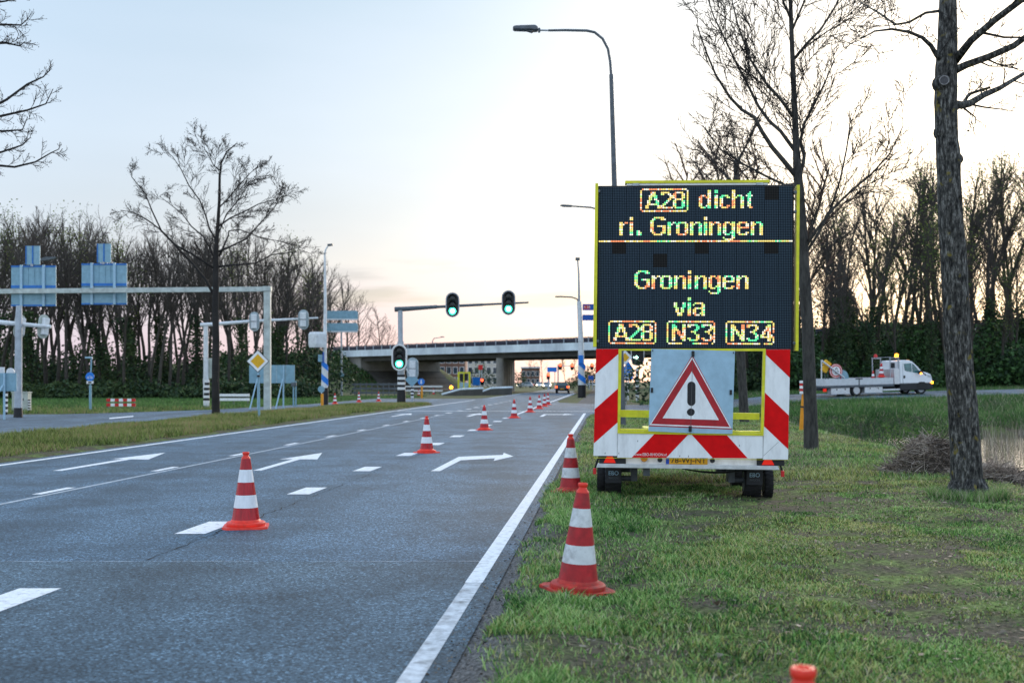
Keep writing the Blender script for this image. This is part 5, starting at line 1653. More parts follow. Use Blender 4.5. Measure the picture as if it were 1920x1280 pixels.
MB().prism(dia(c, 8.5 * f.s), -0.004, -0.001).build("yellow_diamond", "sign_amber", t)
MB().tube([(0, 0.06, -0.02), f(1174, 660, 0.06)], 0.04, 8).build("post", "galv", t)
f = Fr(1178, 96)
t = thing("direction_sign", "blue direction sign on a grey post seen through the trailer frame", "road sign", f.loc)
MB().tube([(0, 0.05, -0.05), f(1178, 700, 0.05)], 0.06, 8).build("post", "pole_white", t)
q = MB().prism([tuple(f(x, y))[::2] for x, y in ((1169, 711), (1169, 690), (1178, 676), (1187, 690), (1187, 711))], 0, 0.04).build("sign_board", "sign_bright_blue", t)
for y0 in (693, 699, 705):
    a_, b_ = f(1171, y0 + (4 if y0 == 705 else 2), -0.005), f(1184 if y0 < 705 else 1181, y0, -0.002)
    MB().box(tuple(a_), tuple(b_)).build("sign_print", "white", q)
# leaning yellow marker post right of the trailer
g = gp(1500, 801); f = Fr(1502, 34, -0.0)
f.zg = h1(f.loc.x, f.loc.y) - 0.05; f.loc.z = f.zg
t = thing("marker_post", "leaning yellow utility marker post with red-white top beside the trunk", "post", f.loc, rot=(0, 0, 0))
MB().tube([(0, 0, 0), f(1507, 738)], [0.065, 0.06], 10).build("post", "orange_post", t, True)
MB().tube([f(1504.4, 764), f(1504.8, 761)], 0.068, 10).build("black_ring", "black", t)
for i in range(5):
    y = 738 - i * 5
    MB().box(tuple(f(1499.5, y, -0.05)), tuple(f(1510, y - 4.6, 0.03))).build("marker_plate", ["board_white", "sign_red2"][i % 2], t)

# ------------------------------------------------------------------ white flatbed truck
TYD = 66.0
ts = TYD / FPX
tz = float(side_z(20.6, 66.0)) + 0.006
tru = thing("flatbed_truck", "white flatbed works truck with amber beacon on the road behind the ditch", "truck", ((1649 - 960) * ts, TYD, tz), (0, R(-1.4), R(13)))
def K(px, py):
    return ((px - 1642) * ts / math.cos(R(13)) , (743.3 - py) * ts)
def kb(name, m, xa, ya, xb_, yb, d0, d1, parent=tru, bevel=0.0):
    a_, b_ = K(xa, yb), K(xb_, ya)
    return MB().box((a_[0], d0, a_[1]), (b_[0], d1, b_[1])).build(name, m, parent, bevel=bevel)
def kp(name, m, pts, d0, d1, parent=tru, **kw):
    return MB().prism([K(*p) for p in pts], d0, d1).build(name, m, parent, **kw)
cabp = [(1684.5, 722), (1684.5, 679), (1687, 677.5), (1703, 678), (1711, 681), (1722, 691), (1729.5, 699.5), (1741, 702.5), (1748, 706), (1750.5, 711), (1751, 722)]
cab = kp("cab", "paint_white", cabp, 0.0, 2.0, bevel=0.07, smooth=True)
kp("lower_cab", "plastic_dark", [(1684.5, 735), (1684.5, 722.2), (1751.2, 722.2), (1752.5, 727), (1751.5, 733), (1741, 735)], -0.01, 2.01, bevel=0.05)
kp("door_window", "screen_glass", [(1694.5, 697), (1692.5, 684.5), (1708, 683.5), (1708.8, 700.5), (1699, 699)], -0.012, 0.01, cab)
kp("quarter_window", "screen_glass", [(1709.6, 684), (1714, 687), (1723, 698), (1721, 702.5), (1710.2, 701)], -0.012, 0.01, cab)
# windscreen
B = MB()
a1, a2 = K(1712.5, 682.0), K(1730, 699.2)
B.add([(a1[0] + 0.03, 0.15, a1[1]), (a1[0] + 0.03, 1.85, a1[1]), (a2[0] + 0.03, 1.9, a2[1] + 0.01), (a2[0] + 0.03, 0.1, a2[1] + 0.01)], [(0, 3, 2, 1)]).build("windscreen", "car_glass", cab)
kp("door_handle", "plastic_dark", [(1691.5, 712), (1691.5, 706.5), (1695, 706.5), (1695, 712)], -0.02, -0.001, cab)
kb("door_gap", "board_seam", 1690.2, 684, 1690.6, 722, -0.006, -0.001, cab)
kp("mirror", "plastic_dark", [(1719, 704.5), (1720, 698), (1723.5, 698), (1724.5, 704.5)], -0.28, -0.12)
kp("mirror_indicator", "lamp_amber", [(1720, 705), (1720.4, 702), (1723.6, 702), (1724, 705)], -0.30, -0.281)
kb("side_indicator", "lamp_amber", 1748.5, 719, 1752.6, 723.5, -0.02, 0.12)
kp("headlight", "paint_silver", [(1740, 706), (1748, 707.5), (1749.8, 712.5), (1741, 710.5)], -0.012, 0.3, cab)
kp("roof_lamp", "orange_post", [(1704, 680), (1704, 677), (1709, 677.5), (1709, 681)], 0.2, 0.35)
kp("bonnet_gap", "plastic_dark", [(1727, 699), (1729.5, 699), (1739, 707), (1737, 708)], -0.006, -0.001, cab)
# bed
kb("bed_floor", "galv_dark", 1531, 722.2, 1672, 726, -0.02, 2.05)
kb("side_board", "alu_side", 1532, 710, 1600, 722, -0.03, 0.01, bevel=0.004)
kb("side_board", "alu_side", 1602.5, 710, 1670.5, 722, -0.03, 0.01, bevel=0.004)
kb("side_board", "alu_side", 1532, 709, 1670.5, 721.9, 2.01, 2.05)
kb("stake_post", "galv_dark", 1600.2, 709.5, 1602.2, 725, -0.035, 0.012)
kb("board_latch", "plastic_dark", 1594, 709.6, 1608, 711.5, -0.05, -0.031)
kb("tail_board", "alu_side", 1530.3, 709.5, 1531.6, 722, 0.0, 2.0)
for a_, b_, y0, y1 in ((1546, 1583, 727, 738.5), (1613, 1649, 726.5, 737.5)):
    bx_ = kb("tool_box", "alu", a_, y0, b_, y1, 0.02, 0.45, bevel=0.01)
    for k_ in (0.3, 0.75):
        xx = a_ + (b_ - a_) * k_
        kb("box_latch", "plastic_dark", xx - 0.8, y0 + 1.2, xx + 0.8, y0 + 3.8, -0.0, 0.019, bx_)
kb("step_bar", "alu", 1649.5, 731, 1684, 734, 0.0, 0.12)
kb("chassis_frame", "plastic_dark", 1533, 726.2, 1690, 731, 0.5, 1.5)
kb("upright_locker", "alu", 1673, 694, 1684, 722.5, 0.0, 2.0, bevel=0.01)
for d0 in (0.02, 1.93):
    kb("rack_post", "galv", 1665, 674, 1666.6, 709, d0, d0 + 0.05)
    kb("rack_post", "galv", 1682, 673.5, 1683.6, 693.9, d0, d0 + 0.05)
    kb("rack_rail", "galv", 1664.5, 672.2, 1684, 673.9, d0, d0 + 0.06)
kb("rack_window", "plastic_dark", 1672.5, 682, 1680.5, 692.5, 0.3, 0.34)
kb("rack_rail", "galv", 1664.6, 671.0, 1666.6, 672.1, 0.0, 2.0)
for px, on, dd in ((1685.3, True, 0.35), (1668, False, 1.7)):
    c = K(px, 668.5)
    st = MB().cyl((c[0], dd, K(0, 673)[1]), (c[0], dd, c[1] - 0.05), 0.02).build("beacon_stem", "galv_dark", tru)
    MB().lathe([(0.10, -0.10), (0.11, -0.02), (0.09, 0.07), (0.03, 0.11)], 14, (c[0], dd, c[1])).build("beacon", "lamp_amber" if on else "sign_red2", tru, True)
kb("tail_light", "tail_red", 1532, 727.5, 1537.5, 733, 0.05, 0.15)
for px, dd in ((1597, 0.05), (1597, 1.75), (1729, 0.1), (1729, 1.72)):
    c = K(px, 732.7)
    r_ = 0.335
    w_ = MB().lathe([(r_ * .62, 0), (r_ * .94, 0), (r_, 0.05), (r_, 0.2), (r_ * .94, 0.24), (r_ * .62, 0.24)], 24, (c[0], dd - 0.03, r_), "y", cap=False).build("wheel", "rubber", tru, True)
    MB().lathe([(r_ * .63, 0.015), (r_ * .55, 0.06), (r_ * .25, 0.10 if px < 1700 else 0.03), (r_ * .12, 0.06)], 20, (c[0], dd - 0.03, r_), "y").build("rim", "rim" if px < 1700 else "galv", w_, True)
kp("wheel_arch", "black", [(1717.5, 733), (1718.5, 724), (1724, 719.5), (1734, 719.5), (1739.5, 724), (1741, 733)], -0.014, 0.3)
# load: leaning traffic signs and cones, each a thing of its own
def on_bed(px, py, d):
    k_ = K(px, py)
    v = Matrix.Rotation(R(13), 4, "Z") @ Vector((k_[0], d, k_[1]))
    return Vector(tru.location) + v
fl = 722.0
p = on_bed(1533, fl, 0.25)
t = thing("load_frame", "pale slanting sign post frame at the tail of the truck bed", "frame", p, (0, 0, R(13)))
o_ = K(1533, fl)
kq = lambda px, py: Vector((K(px, py)[0] - o_[0], 0, K(px, py)[1] - o_[1]))
MB().tube([kq(1530.5, 722), kq(1530.5, 677)], 0.035, 8).build("upright", "alu", t)
MB().tube([kq(1530, 677.5), kq(1576, 710)], 0.05, 8).build("slanting_bar", "alu", t)
p = on_bed(1558, fl, 0.35)
t = thing("speed_sign", "round red-rimmed 50 sign lying tilted on the truck bed", "road sign", p, (0, 0, R(13)))
o_ = K(1558, fl)
c = kq(1561, 697)
d_ = MB().prism(disc(c.x, c.z, 0.40, 28), -0.0, 0.03).build("sign_disc", "sign_red2", t)
MB().prism(disc(c.x, c.z, 0.37, 28), -0.004, -0.001).build("white_ring", "white", d_)
MB().ring(disc(c.x, c.z, 0.335, 28), disc(c.x, c.z, 0.27, 28), -0.008, -0.005).build("red_ring", "sign_red2", d_)
tx = text_part("speed_number", "50", 0.36, "black", d_, (c.x, -0.008, c.z), rot=(R(90), R(60), 0))
MB().tube([c + Vector((0, 0.06, 0)), (c.x + 0.3, 0.1, 0.02)], 0.03, 8).build("sign_post", "galv", t)
for px, py, w_, h_, lab in ((1546, 684, 14, 11, "upper yellow lamp box tilted at the tail of the truck load"), (1541, 694, 12, 10, "lower yellow lamp box tilted at the tail of the truck load")):
    p = on_bed(px, fl, 0.5)
    t = thing("warning_lamp_box", lab, "warning lamp", p, (0, 0, R(13)))
    o_ = K(px, fl)
    c = kq(px, py)
    w2, h2 = w_ * ts / 2, h_ * ts / 2
    a = R(-35)
    P = [(c.x + x * math.cos(a) - z * math.sin(a), c.z + x * math.sin(a) + z * math.cos(a)) for x, z in ((-w2, -h2), (w2, -h2), (w2, h2), (-w2, h2))]
    MB().prism(P, -0.05, 0.12).build("lamp_housing", "sign_amber", t, bevel=0.02)
    MB().tube([(c.x, 0.02, c.z - h2), (c.x * 0.2 + 0.1, 0.02, 0.0)], 0.025, 6).build("stand", "galv_dark", t)
p = on_bed(1578, fl, 0.6)
t = thing("sign_back_panel", "grey half-round sign back lying on the truck load", "road sign", p, (0, 0, R(13)))
o_ = K(1578, fl)
P = [tuple(kq(1578 + 13 * math.cos(t_), 710 - 15 * math.sin(t_)))[::2] for t_ in [math.pi * i / 12 for i in range(13)]] + [tuple(kq(1565, 721.5))[::2], tuple(kq(1591, 721.5))[::2]][::1]
MB().prism([tuple(kq(1591, 721.5))[::2]] + P[:13] + [tuple(kq(1565, 721.5))[::2]], 0, 0.05).build("sign_plate", "sign_back", t)
MB().tube([kq(1575, 694), kq(1575, 721.5)], 0.03, 8).build("red_post", "sign_red2", t)
p = on_bed(1638.5, fl, 0.5); cone(p, "single cone standing on the middle of the truck bed", "cones on the truck bed", rz=0.3, s=1.0)
for px, d, lab in ((1655, 0.45, "left cone stack behind the truck cab"), (1660.5, 0.8, "right cone stack behind the truck cab")):
    for k in range(4):
        p = on_bed(px, fl, d); p.z += 0.14 * k
        cone(p, ("topmost cone of the " if k == 3 else "%s cone of the " % ("lowest", "second", "third")[k]) + lab, "cones on the truck bed", rz=0.3, s=1.0)

# ------------------------------------------------------------------ cars
def car(loc, rz, paint, label, lights="rear", w=1.75, on=True):
    t = thing("parked_car" if lights != "rear" else "hatchback_car", label, "car", loc, (0, 0, rz))
    # local: +y is forward
    prof = [(-2.05, 0.35), (-2.12, 0.62), (-2.0, 0.95), (1.0, 0.95), (1.95, 0.80), (2.1, 0.55), (2.0, 0.3)]
    n = len(prof)
    vs_ = [(-w / 2, y, z) for y, z in prof] + [(w / 2, y, z) for y, z in prof]
    fs = [tuple(range(n)), tuple(range(2 * n - 1, n - 1, -1))] + [(i, n + i, n + (i + 1) % n, (i + 1) % n) for i in range(n)]
    body = MB().add(vs_, fs).build("body", paint, t, bevel=0.06)
    cp = [(-1.95, 0.93), (-1.45, 1.44), (0.1, 1.48), (1.0, 0.93)]
    wt, wb = w * 0.36, w * 0.48
    vs_ = []
    for sx in (-1, 1):
        for y, z in cp:
            vs_.append((sx * (wb if z < 1 else wt), y, z))
    MB().add(vs_, [(0, 1, 2, 3), (7, 6, 5, 4), (0, 4, 5, 1), (1, 5, 6, 2), (2, 6, 7, 3)]).build("cabin", paint, t, bevel=0.05)
    MB().add([(-wb * .86, -1.93, 0.99), (wb * .86, -1.93, 0.99), (wt * .9, -1.56, 1.38), (-wt * .9, -1.56, 1.38)], [(0, 1, 2, 3)]).build("rear_window", "car_glass", t)
    MB().add([(-wb * .86, 0.99, 1.0), (wb * .86, 0.99, 1.0), (wt * .9, 0.24, 1.42), (-wt * .9, 0.24, 1.42)], [(1, 0, 3, 2)]).build("windscreen", "car_glass", t)
    for sx in (-1, 1):
        o_ = MB().add([(sx * (wb + .012), -1.6, 1.0), (sx * (wb + .012), 0.75, 1.0), (sx * (wt + .03), 0.05, 1.40), (sx * (wt + .03), -1.35, 1.38)], [(0, 1, 2, 3)]).build("side_window", "car_glass", t)
        for y in (-1.3, 1.3):
            c = (sx * (w / 2 - 0.1), y, 0.3)
            MB().lathe([(0.18, -0.1), (0.29, -0.1), (0.3, 0), (0.29, 0.1), (0.18, 0.1)], 16, c, "x").build("wheel", "rubber", t, True)
        MB().box((sx * w * .43 - 0.14, -2.15, 0.72), (sx * w * .43 + 0.14, -2.0, 0.96)).build("tail_light", "lamp_tail" if (lights == "rear" and on) else "tail_red", t, bevel=0.02)
        MB().box((sx * w * .38 - 0.16, 1.98, 0.58), (sx * w * .38 + 0.16, 2.12, 0.74)).build("headlight", "lamp_head" if lights == "front" else "paint_silver", t, bevel=0.02)
    MB().box((-0.26, -2.15, 0.52), (0.26, -2.09, 0.63)).build("number_plate", "plate_yellow", t)
    return t
g = gp(1055, 737); car((g.x, g.y, 0), -math.atan(0.08), "paint_black", "black hatchback driving away under the viaduct with glowing tail lights")
for px, py, rz, paint, lights, lab in ((1026, 728.2, math.pi - 0.1, "paint_silver", "front", "oncoming silver car with headlights lit beyond the viaduct"), (1012, 726.2, math.pi - 0.1, "paint_white", "front", "oncoming white car farthest down the main road, headlights lit"),
                               (1106, 728, 1.4, "paint_white", "none", "white car parked on the right beyond the viaduct"), (800, 727, 1.45, "paint_white", "none", "white car parked left beyond the viaduct"), (842, 726.5, 1.6, "paint_white", "none", "white car parked left of the small yellow display"), (985, 727, 1.5, "paint_silver", "front", "silver car waiting just right of the bridge pier, lights on")):
    g = gp(px, py); car((g.x, g.y, 0), rz, paint, lab, lights)
# distant yellow display cart
f = Fr(870, 138)
t = thing("message_cart", "small bright yellow display cart parked under the viaduct", "sign trailer", (f.loc.x, 138, 0))
O = [tuple(f(x, y))[::2] for x, y in ((858, 731), (882, 731), (882, 697), (858, 697))]
I = [tuple(f(x, y))[::2] for x, y in ((861.5, 727), (878.5, 727), (878.5, 700), (861.5, 700))]
MB().ring(O, I, 0, 0.3).build("frame", "yellow", t)
for a_, b_ in ((861.8, 868.5), (870.5, 877.6)):
    MB().box(tuple(f(a_, 713.5, 0.1)), tuple(f(b_, 700.3, 0.2))).build("display_panel", "black", t)
    MB().box(tuple(f(a_, 726, 0.1)), tuple(f(b_, 717, 0.15))).build("lower_panel", "sign_plate", t)
MB().box(tuple(f(868.6, 727, 0.05)), tuple(f(870.4, 700, 0.25))).build("centre_post", "yellow", t)
for px in (862, 878):
    c = f(px, 731); MB().lathe([(0.2, -0.1), (0.33, -0.08), (0.33, 0.08), (0.2, 0.1)], 14, (c.x, 0.6, 0.32), "x").build("wheel", "rubber", t, True)
    MB().box((c.x - 0.06, 0.0, 0.2), (c.x + 0.06, 0.7, c.z + 0.25)).build("strut", "yellow", t)
f = Fr(846, 150)
t = thing("flashing_lamp", "round yellow warning lamp glowing low beside the railing under the viaduct", "warning lamp", f.loc)
c = f(846, 726)
MB().lathe([(3.4 * f.s, 0), (3.0 * f.s, -0.1), (0.02, -0.16)], 18, (c.x, 0, c.z), "y").build("lens", "lamp_amber", t, True)
MB().tube([(0, 0.05, -0.05), (0, 0.05, c.z)], 0.05, 8).build("post", "galv_dark", t)
# distant signals and signs down the road
def far_signal(px, py, Y, label, lit="red", arm=None):
    f = Fr(px, Y)
    t = thing("far_signal", label, "traffic light", f.loc, group="red signals far down the road")
    if arm:
        MB().tube([(arm * f.s, 0.3, -0.05), (arm * f.s, 0.3, f(px, py).z + 0.2)], 0.14, 8).build("pole", "pole_white", t)
        MB().tube([(arm * f.s, 0.3, f(px, py).z), (0, 0.3, f(px, py).z)], 0.09, 8).build("arm", "pole_white", t)
    else:
        MB().tube([(0, 0.3, -0.05), (0, 0.3, f(px, py).z)], 0.10, 8).build("pole", "pole_grey", t)
    head_front(t, f(px, py + 2), 5.4 * f.s, 12 * f.s, lit=lit, rim=0.05, edge="black")
    c = f(px, py - 1, -0.3); MB().lathe([(2.6 * f.s, 0), (2.2 * f.s, -0.08), (0.02, -0.14)], 16, (c.x, -0.3, c.z), "y").build("lit_lens", "lamp_red", t, True)
far_signal(1050.5, 685, 215, "red signal on the arm just right of the far signal pole", arm=-4)
far_signal(1072.5, 685.5, 215, "red signal at the end of the far signal arm", arm=-26)
far_signal(1028, 703, 215, "low red signal left of the far signal pole")
far_signal(1110, 685, 200, "red signal beside the trailer's left edge", arm=20)
far_signal(904, 713.5, 190, "low red signal beside the bushes left of the bridge pier")
for px, y0, y1, w_, Y, m, lab in ((1035, 688, 697, 18, 235, "sign_bright_blue", "far blue-white direction board left of the red signals"), (1108, 704, 712, 10, 190, "sign_blue", "small dark blue sign low beside the trailer's left edge"), (893, 707, 722, 14, 200, "sign_bright_blue", "light blue information board right of the small yellow display"), (901, 684, 693, 8, 240, "sign_red2", "small red sign plate high under the viaduct deck")):
    f = Fr(px, Y)
    t = thing("distant_sign", lab, "road sign", f.loc)
    MB().box(tuple(f(px - w_ / 2, y1)), tuple(f(px + w_ / 2, y0, 0.1))).build("sign_board", m, t)
    for dx in (-w_ * 0.3, w_ * 0.3):
        MB().tube([(dx * f.s, 0.15, -0.05), (dx * f.s, 0.15, f(px, y0).z)], 0.09, 6).build("post", "pole_grey", t)
# ------------------------------------------------------------------ buildings beyond the viaduct
def building(px0, px1, Y, h, depth, m, floors, cols, label, roof="concrete", wm="glass"):
    f = Fr((px0 + px1) / 2, Y)
    t = thing("office_building", label, "building", f.loc, (0, 0, 0))
    w = (px1 - px0) * f.s
    MB().box((-w / 2, 0, -0.2), (w / 2, depth, h)).build("wall", m, t)
    MB().box((-w / 2 - 0.3, -0.3, h + 0.002), (w / 2 + 0.3, depth + 0.3, h + 0.5)).build("roof", roof, t)
    fh = (h - 1) / floors
    cw = w / cols
    pm_ = MB().box((0, -0.03, 0), (cw * 0.62, -0.002, fh * 0.6)).mesh("window", wm)
    fm_ = MB().ring([(-0.1, -0.1), (cw * .62 + .1, -0.1), (cw * .62 + .1, fh * .6 + .1), (-0.1, fh * .6 + .1)], [(0.002, 0.002), (cw * .62 - .002, 0.002), (cw * .62 - .002, fh * .6 - .002), (0.002, fh * .6 - .002)], -0.08, -0.001).mesh("window_frame", "white")
    for i in range(floors):
        for j in range(cols):
            o_ = obj("window", pm_, t)
            o_.location = (-w / 2 + cw * (j + 0.19), 0, 0.9 + fh * i)
            obj("frame", fm_, o_)
building(762, 872, 340, 10.2, 14, "brick", 3, 9, "red-brick apartment block seen under the viaduct deck")
building(876, 934, 390, 11.2, 14, "brick_pale", 3, 5, "pale office block beside the brick block under the viaduct", wm="glass")
building(735, 775, 300, 4.2, 10, "brick_pale", 1, 4, "low pale building behind the far railing left of the brick block")
building(978, 1012, 420, 6.5, 12, "brick", 2, 4, "low brown house far down the main road")

# ------------------------------------------------------------------ trees
def fork_dir(d, ang, az):
    d = d.normalized()
    a = d.orthogonal().normalized()
    c = d.cross(a)
    return (d * math.cos(ang) + (a * math.cos(az) + c * math.sin(az)) * math.sin(ang)).normalized()
def wander(p, d, L, n, r, wig, up, r_end=0.35):
    pts, rad = [p.copy()], [r]
    for i in range(n):
        d = (d + Vector((rnd.gauss(0, wig), rnd.gauss(0, wig), rnd.gauss(0, wig) + up))).normalized()
        p = p + d * (L / n)
        pts.append(p.copy())
        rad.append(r * (1 - (1 - r_end) * (i + 1) / n))
    return pts, rad
def at(pts, t):
    k = t * (len(pts) - 1)
    i = min(int(k), len(pts) - 2)
    q = k - i
    return pts[i].lerp(pts[i + 1], q), (pts[i + 1] - pts[i]).normalized()
def twigs(B, pts, L, r, lvl, per, ang=(30, 60), up=0.06, wig=0.12, tmin=0.2, shrink=0.55, rmin=0.004, sides=3, tips=None, flat=1.0):
    for k in range(per):
        t = tmin + (1 - tmin) * (k + rnd.random()) / per
        p, d = at(pts, min(t, 0.999))
        nd = fork_dir(d, R(rnd.uniform(*ang)), rnd.uniform(0, 2 * math.pi))
        if flat != 1.0:
            nd.y *= flat; nd.normalize()
        l = L * shrink * rnd.uniform(0.55, 1.15) * (1.15 - 0.55 * t)
        rr = max(rmin, r * 0.5 * (1.1 - 0.6 * t))
        n = 3 if lvl > 0 else 2
        q, rad = wander(p, nd, l, n, rr, wig, up, 0.3)
        B.tube(q, rad, sides, cap=False)
        if lvl > 0:
            twigs(B, q, l, rr, lvl - 1, max(2, per - 2 if lvl > 1 else per - 1), ang, up, wig, 0.15, shrink, rmin, 3, tips, flat)
        elif tips is not None:
            tips.append(q[-1])
def leaf_part(parent, tips, per, spread, size, m, name="young_leaves"):
    if not tips: return
    c = np.array([tuple(t) for t in tips])
    c = np.repeat(c, per, 0) + nrg.normal(size=(len(c) * per, 3)) * spread
    leaves(name, c, np.full(len(c), size), [m], parent=parent)

# ---- near tree on the right
f = Fr(1815, 14.4)
f.zg = h1(f.loc.x, f.loc.y) - 0.02; f.loc.z = f.zg
t = thing("roadside_tree", "thick lichen-spotted trunk with bare branches, nearest tree on the right", "tree", f.loc)
T_ = [(1816, 952, 36), (1815, 935, 32), (1814, 905, 29), (1812, 850, 27.5), (1806, 760, 26.5), (1799, 690, 25), (1793, 600, 24), (1788, 500, 23.5), (1782, 420, 22.5), (1779, 330, 21), (1779, 296, 22.5), (1776, 260, 20), (1774, 190, 20.5), (1775, 130, 20), (1777, 80, 18), (1777, 0, 15.5), (1776, -120, 14), (1774, -300, 11), (1778, -480, 7)]
pts = [f(x, y, 0.02 * math.sin(y * 0.01)) for x, y, w in T_]
def bark_tube(pts, rad, n, amp):
    """trunk with an uneven, fluted surface"""
    P, Rr = [], []
    for i in range(len(pts) - 1):
        for k in range(6):
            q = k / 6
            P.append(pts[i].lerp(pts[i + 1], q)); Rr.append(rad[i] * (1 - q) + rad[i + 1] * q)
    P.append(pts[-1]); Rr.append(rad[-1])
    B = MB().tube(P, Rr, n)
    for i in range(len(B.v)):
        ring, j = divmod(i, n)
        if ring >= len(P): continue
        a = 2 * math.pi * j / n
        c = P[ring]
        k = 1 + amp * (math.sin(a * 7 + ring * 0.12) * 0.5 + rnd.uniform(-0.6, 0.6)) 
        v = Vector(B.v[i])
        B.v[i] = tuple(c + (v - c) * k)
    return B
bark_tube(pts, [w * f.s for _, _, w in T_], 30, 0.035).build("trunk", "bark_near", t, "all")
# root flare
for a in range(6):
    an = a * 1.05 + 0.3
    MB().tube([(math.cos(an) * 0.12, math.sin(an) * 0.12, 0.22), (math.cos(an) * 0.22, math.sin(an) * 0.22, 0.08), (math.cos(an) * 0.34, math.sin(an) * 0.34, -0.06)], [0.09, 0.07, 0.03], 8).build("root", "bark_near", t, "all")
limbs = [([(1790, 200), (1805, 190), (1822, 185), (1850, 175), (1888, 152), (1930, 132), (2000, 90)], [9, 8, 7.5, 7, 6, 5, 3.5], 0.5),
         ([(1788, 133), (1806, 126), (1840, 116), (1880, 100), (1915, 74), (1960, 60), (2020, 20)], [8, 7, 6.5, 6, 5.5, 5, 3], -0.3),
         ([(1790, 115), (1802, 90), (1825, 68), (1862, 40), (1905, -5), (1950, -60)], [8, 6.5, 6, 5.5, 5, 3.5], -0.9),
         ([(1768, 118), (1752, 106), (1738, 92), (1718, 80), (1690, 73), (1655, 71), (1620, 78), (1590, 96)], [5.5, 4.6, 4, 3.4, 2.8, 2.2, 1.6, 1], -0.2),
         ([(1768, 20), (1745, 16), (1722, 26), (1705, 22), (1680, -10), (1650, -40)], [3, 2.5, 2.2, 2, 1.8, 1], 0.5),
         ([(1776, -60), (1800, -110), (1850, -150), (1900, -200)], [7, 6, 5, 3], 0.3),
         ([(1774, -100), (1740, -150), (1690, -200), (1650, -240)], [6, 5, 4, 3], -0.5)]
tips = []
TB = MB()
for P, W, dy in limbs:
    q = [f(x, y, dy * i * 0.35) for i, (x, y) in enumerate(P)]
    MB().tube(q, [w * f.s for w in W], 10).build("limb", "bark_near", t, "all")
    twigs(TB, q, 1.3, W[-1] * f.s * 1.6, 2, 6, (30, 70), 0.05, 0.24, 0.12, 0.62, 0.0062, 4, tips)
sub = [f(1872, 160, 1.2), f(1880, 145, 1.2), f(1888, 132, 1.2), f(1905, 126, 1.2), f(1925, 122, 1.1)]
MB().tube(sub, [4 * f.s, 3.6 * f.s, 3 * f.s, 3 * f.s, 2.4 * f.s], 8).build("limb", "bark_near", t, "all")
twigs(TB, sub, 0.8, 0.012, 1, 6, (30, 70), 0.05, 0.2, 0.1, 0.6, 0.006, 4, tips)
tag(TB.build("twigs", "twig", t), kind="stuff")
# pruned stubs
for (x, y, r, dx, dy, cut) in ((1763, 158, 11, -0.045, -0.165, 1), (1758, 248, 9, -0.09, -0.07, 0), (1797, 300, 8, 0.09, -0.08, 0)):
    c = f(x, y, 0)
    a = c + Vector((-dx * 0.5, 0.0, 0)); b_ = c + Vector((dx * 0.1, dy * 0.86, 0.01))
    MB().tube([a, a.lerp(b_, 0.6), b_], [r * f.s * 1.7, r * f.s * 1.35, r * f.s * 0.92], 14).build("pruned_stub", "bark_near", t, "all")
    dn = (b_ - a).normalized()
    if not cut: continue
    MB().tube([b_ + dn * 0.001, b_ + dn * 0.006], r * f.s * 0.62, 14).build("cut_face", "wood_cut", t)
    rr_ = r * f.s * 0.74
    ua = dn.orthogonal().normalized(); ub = dn.cross(ua)
    MB().tube([b_ + dn * 0.004 + (ua * math.cos(k_ * 0.3142) + ub * math.sin(k_ * 0.3142)) * rr_ for k_ in range(21)], 0.0065, 6).build("callus_ring", "cut_ring", t, "all")
# grass tufts at the foot
n = 5200
ang_ = nrg.random(n) * 2 * np.pi; rr_ = 0.23 + 0.26 * nrg.random(n) ** 1.5
x = f.loc.x + np.cos(ang_) * rr_; y = f.loc.y + np.sin(ang_) * rr_
blades("tree_foot_grass", x, y, 0.05 + 0.11 * nrg.random(n), 0.003, 0.3 + 0.7 * nrg.random(n), ["grass_near", "grass_dry"], (nrg.random(n) < 0.3).astype(int), label="longer grass tufts round the foot of the nearest tree", category="grass")

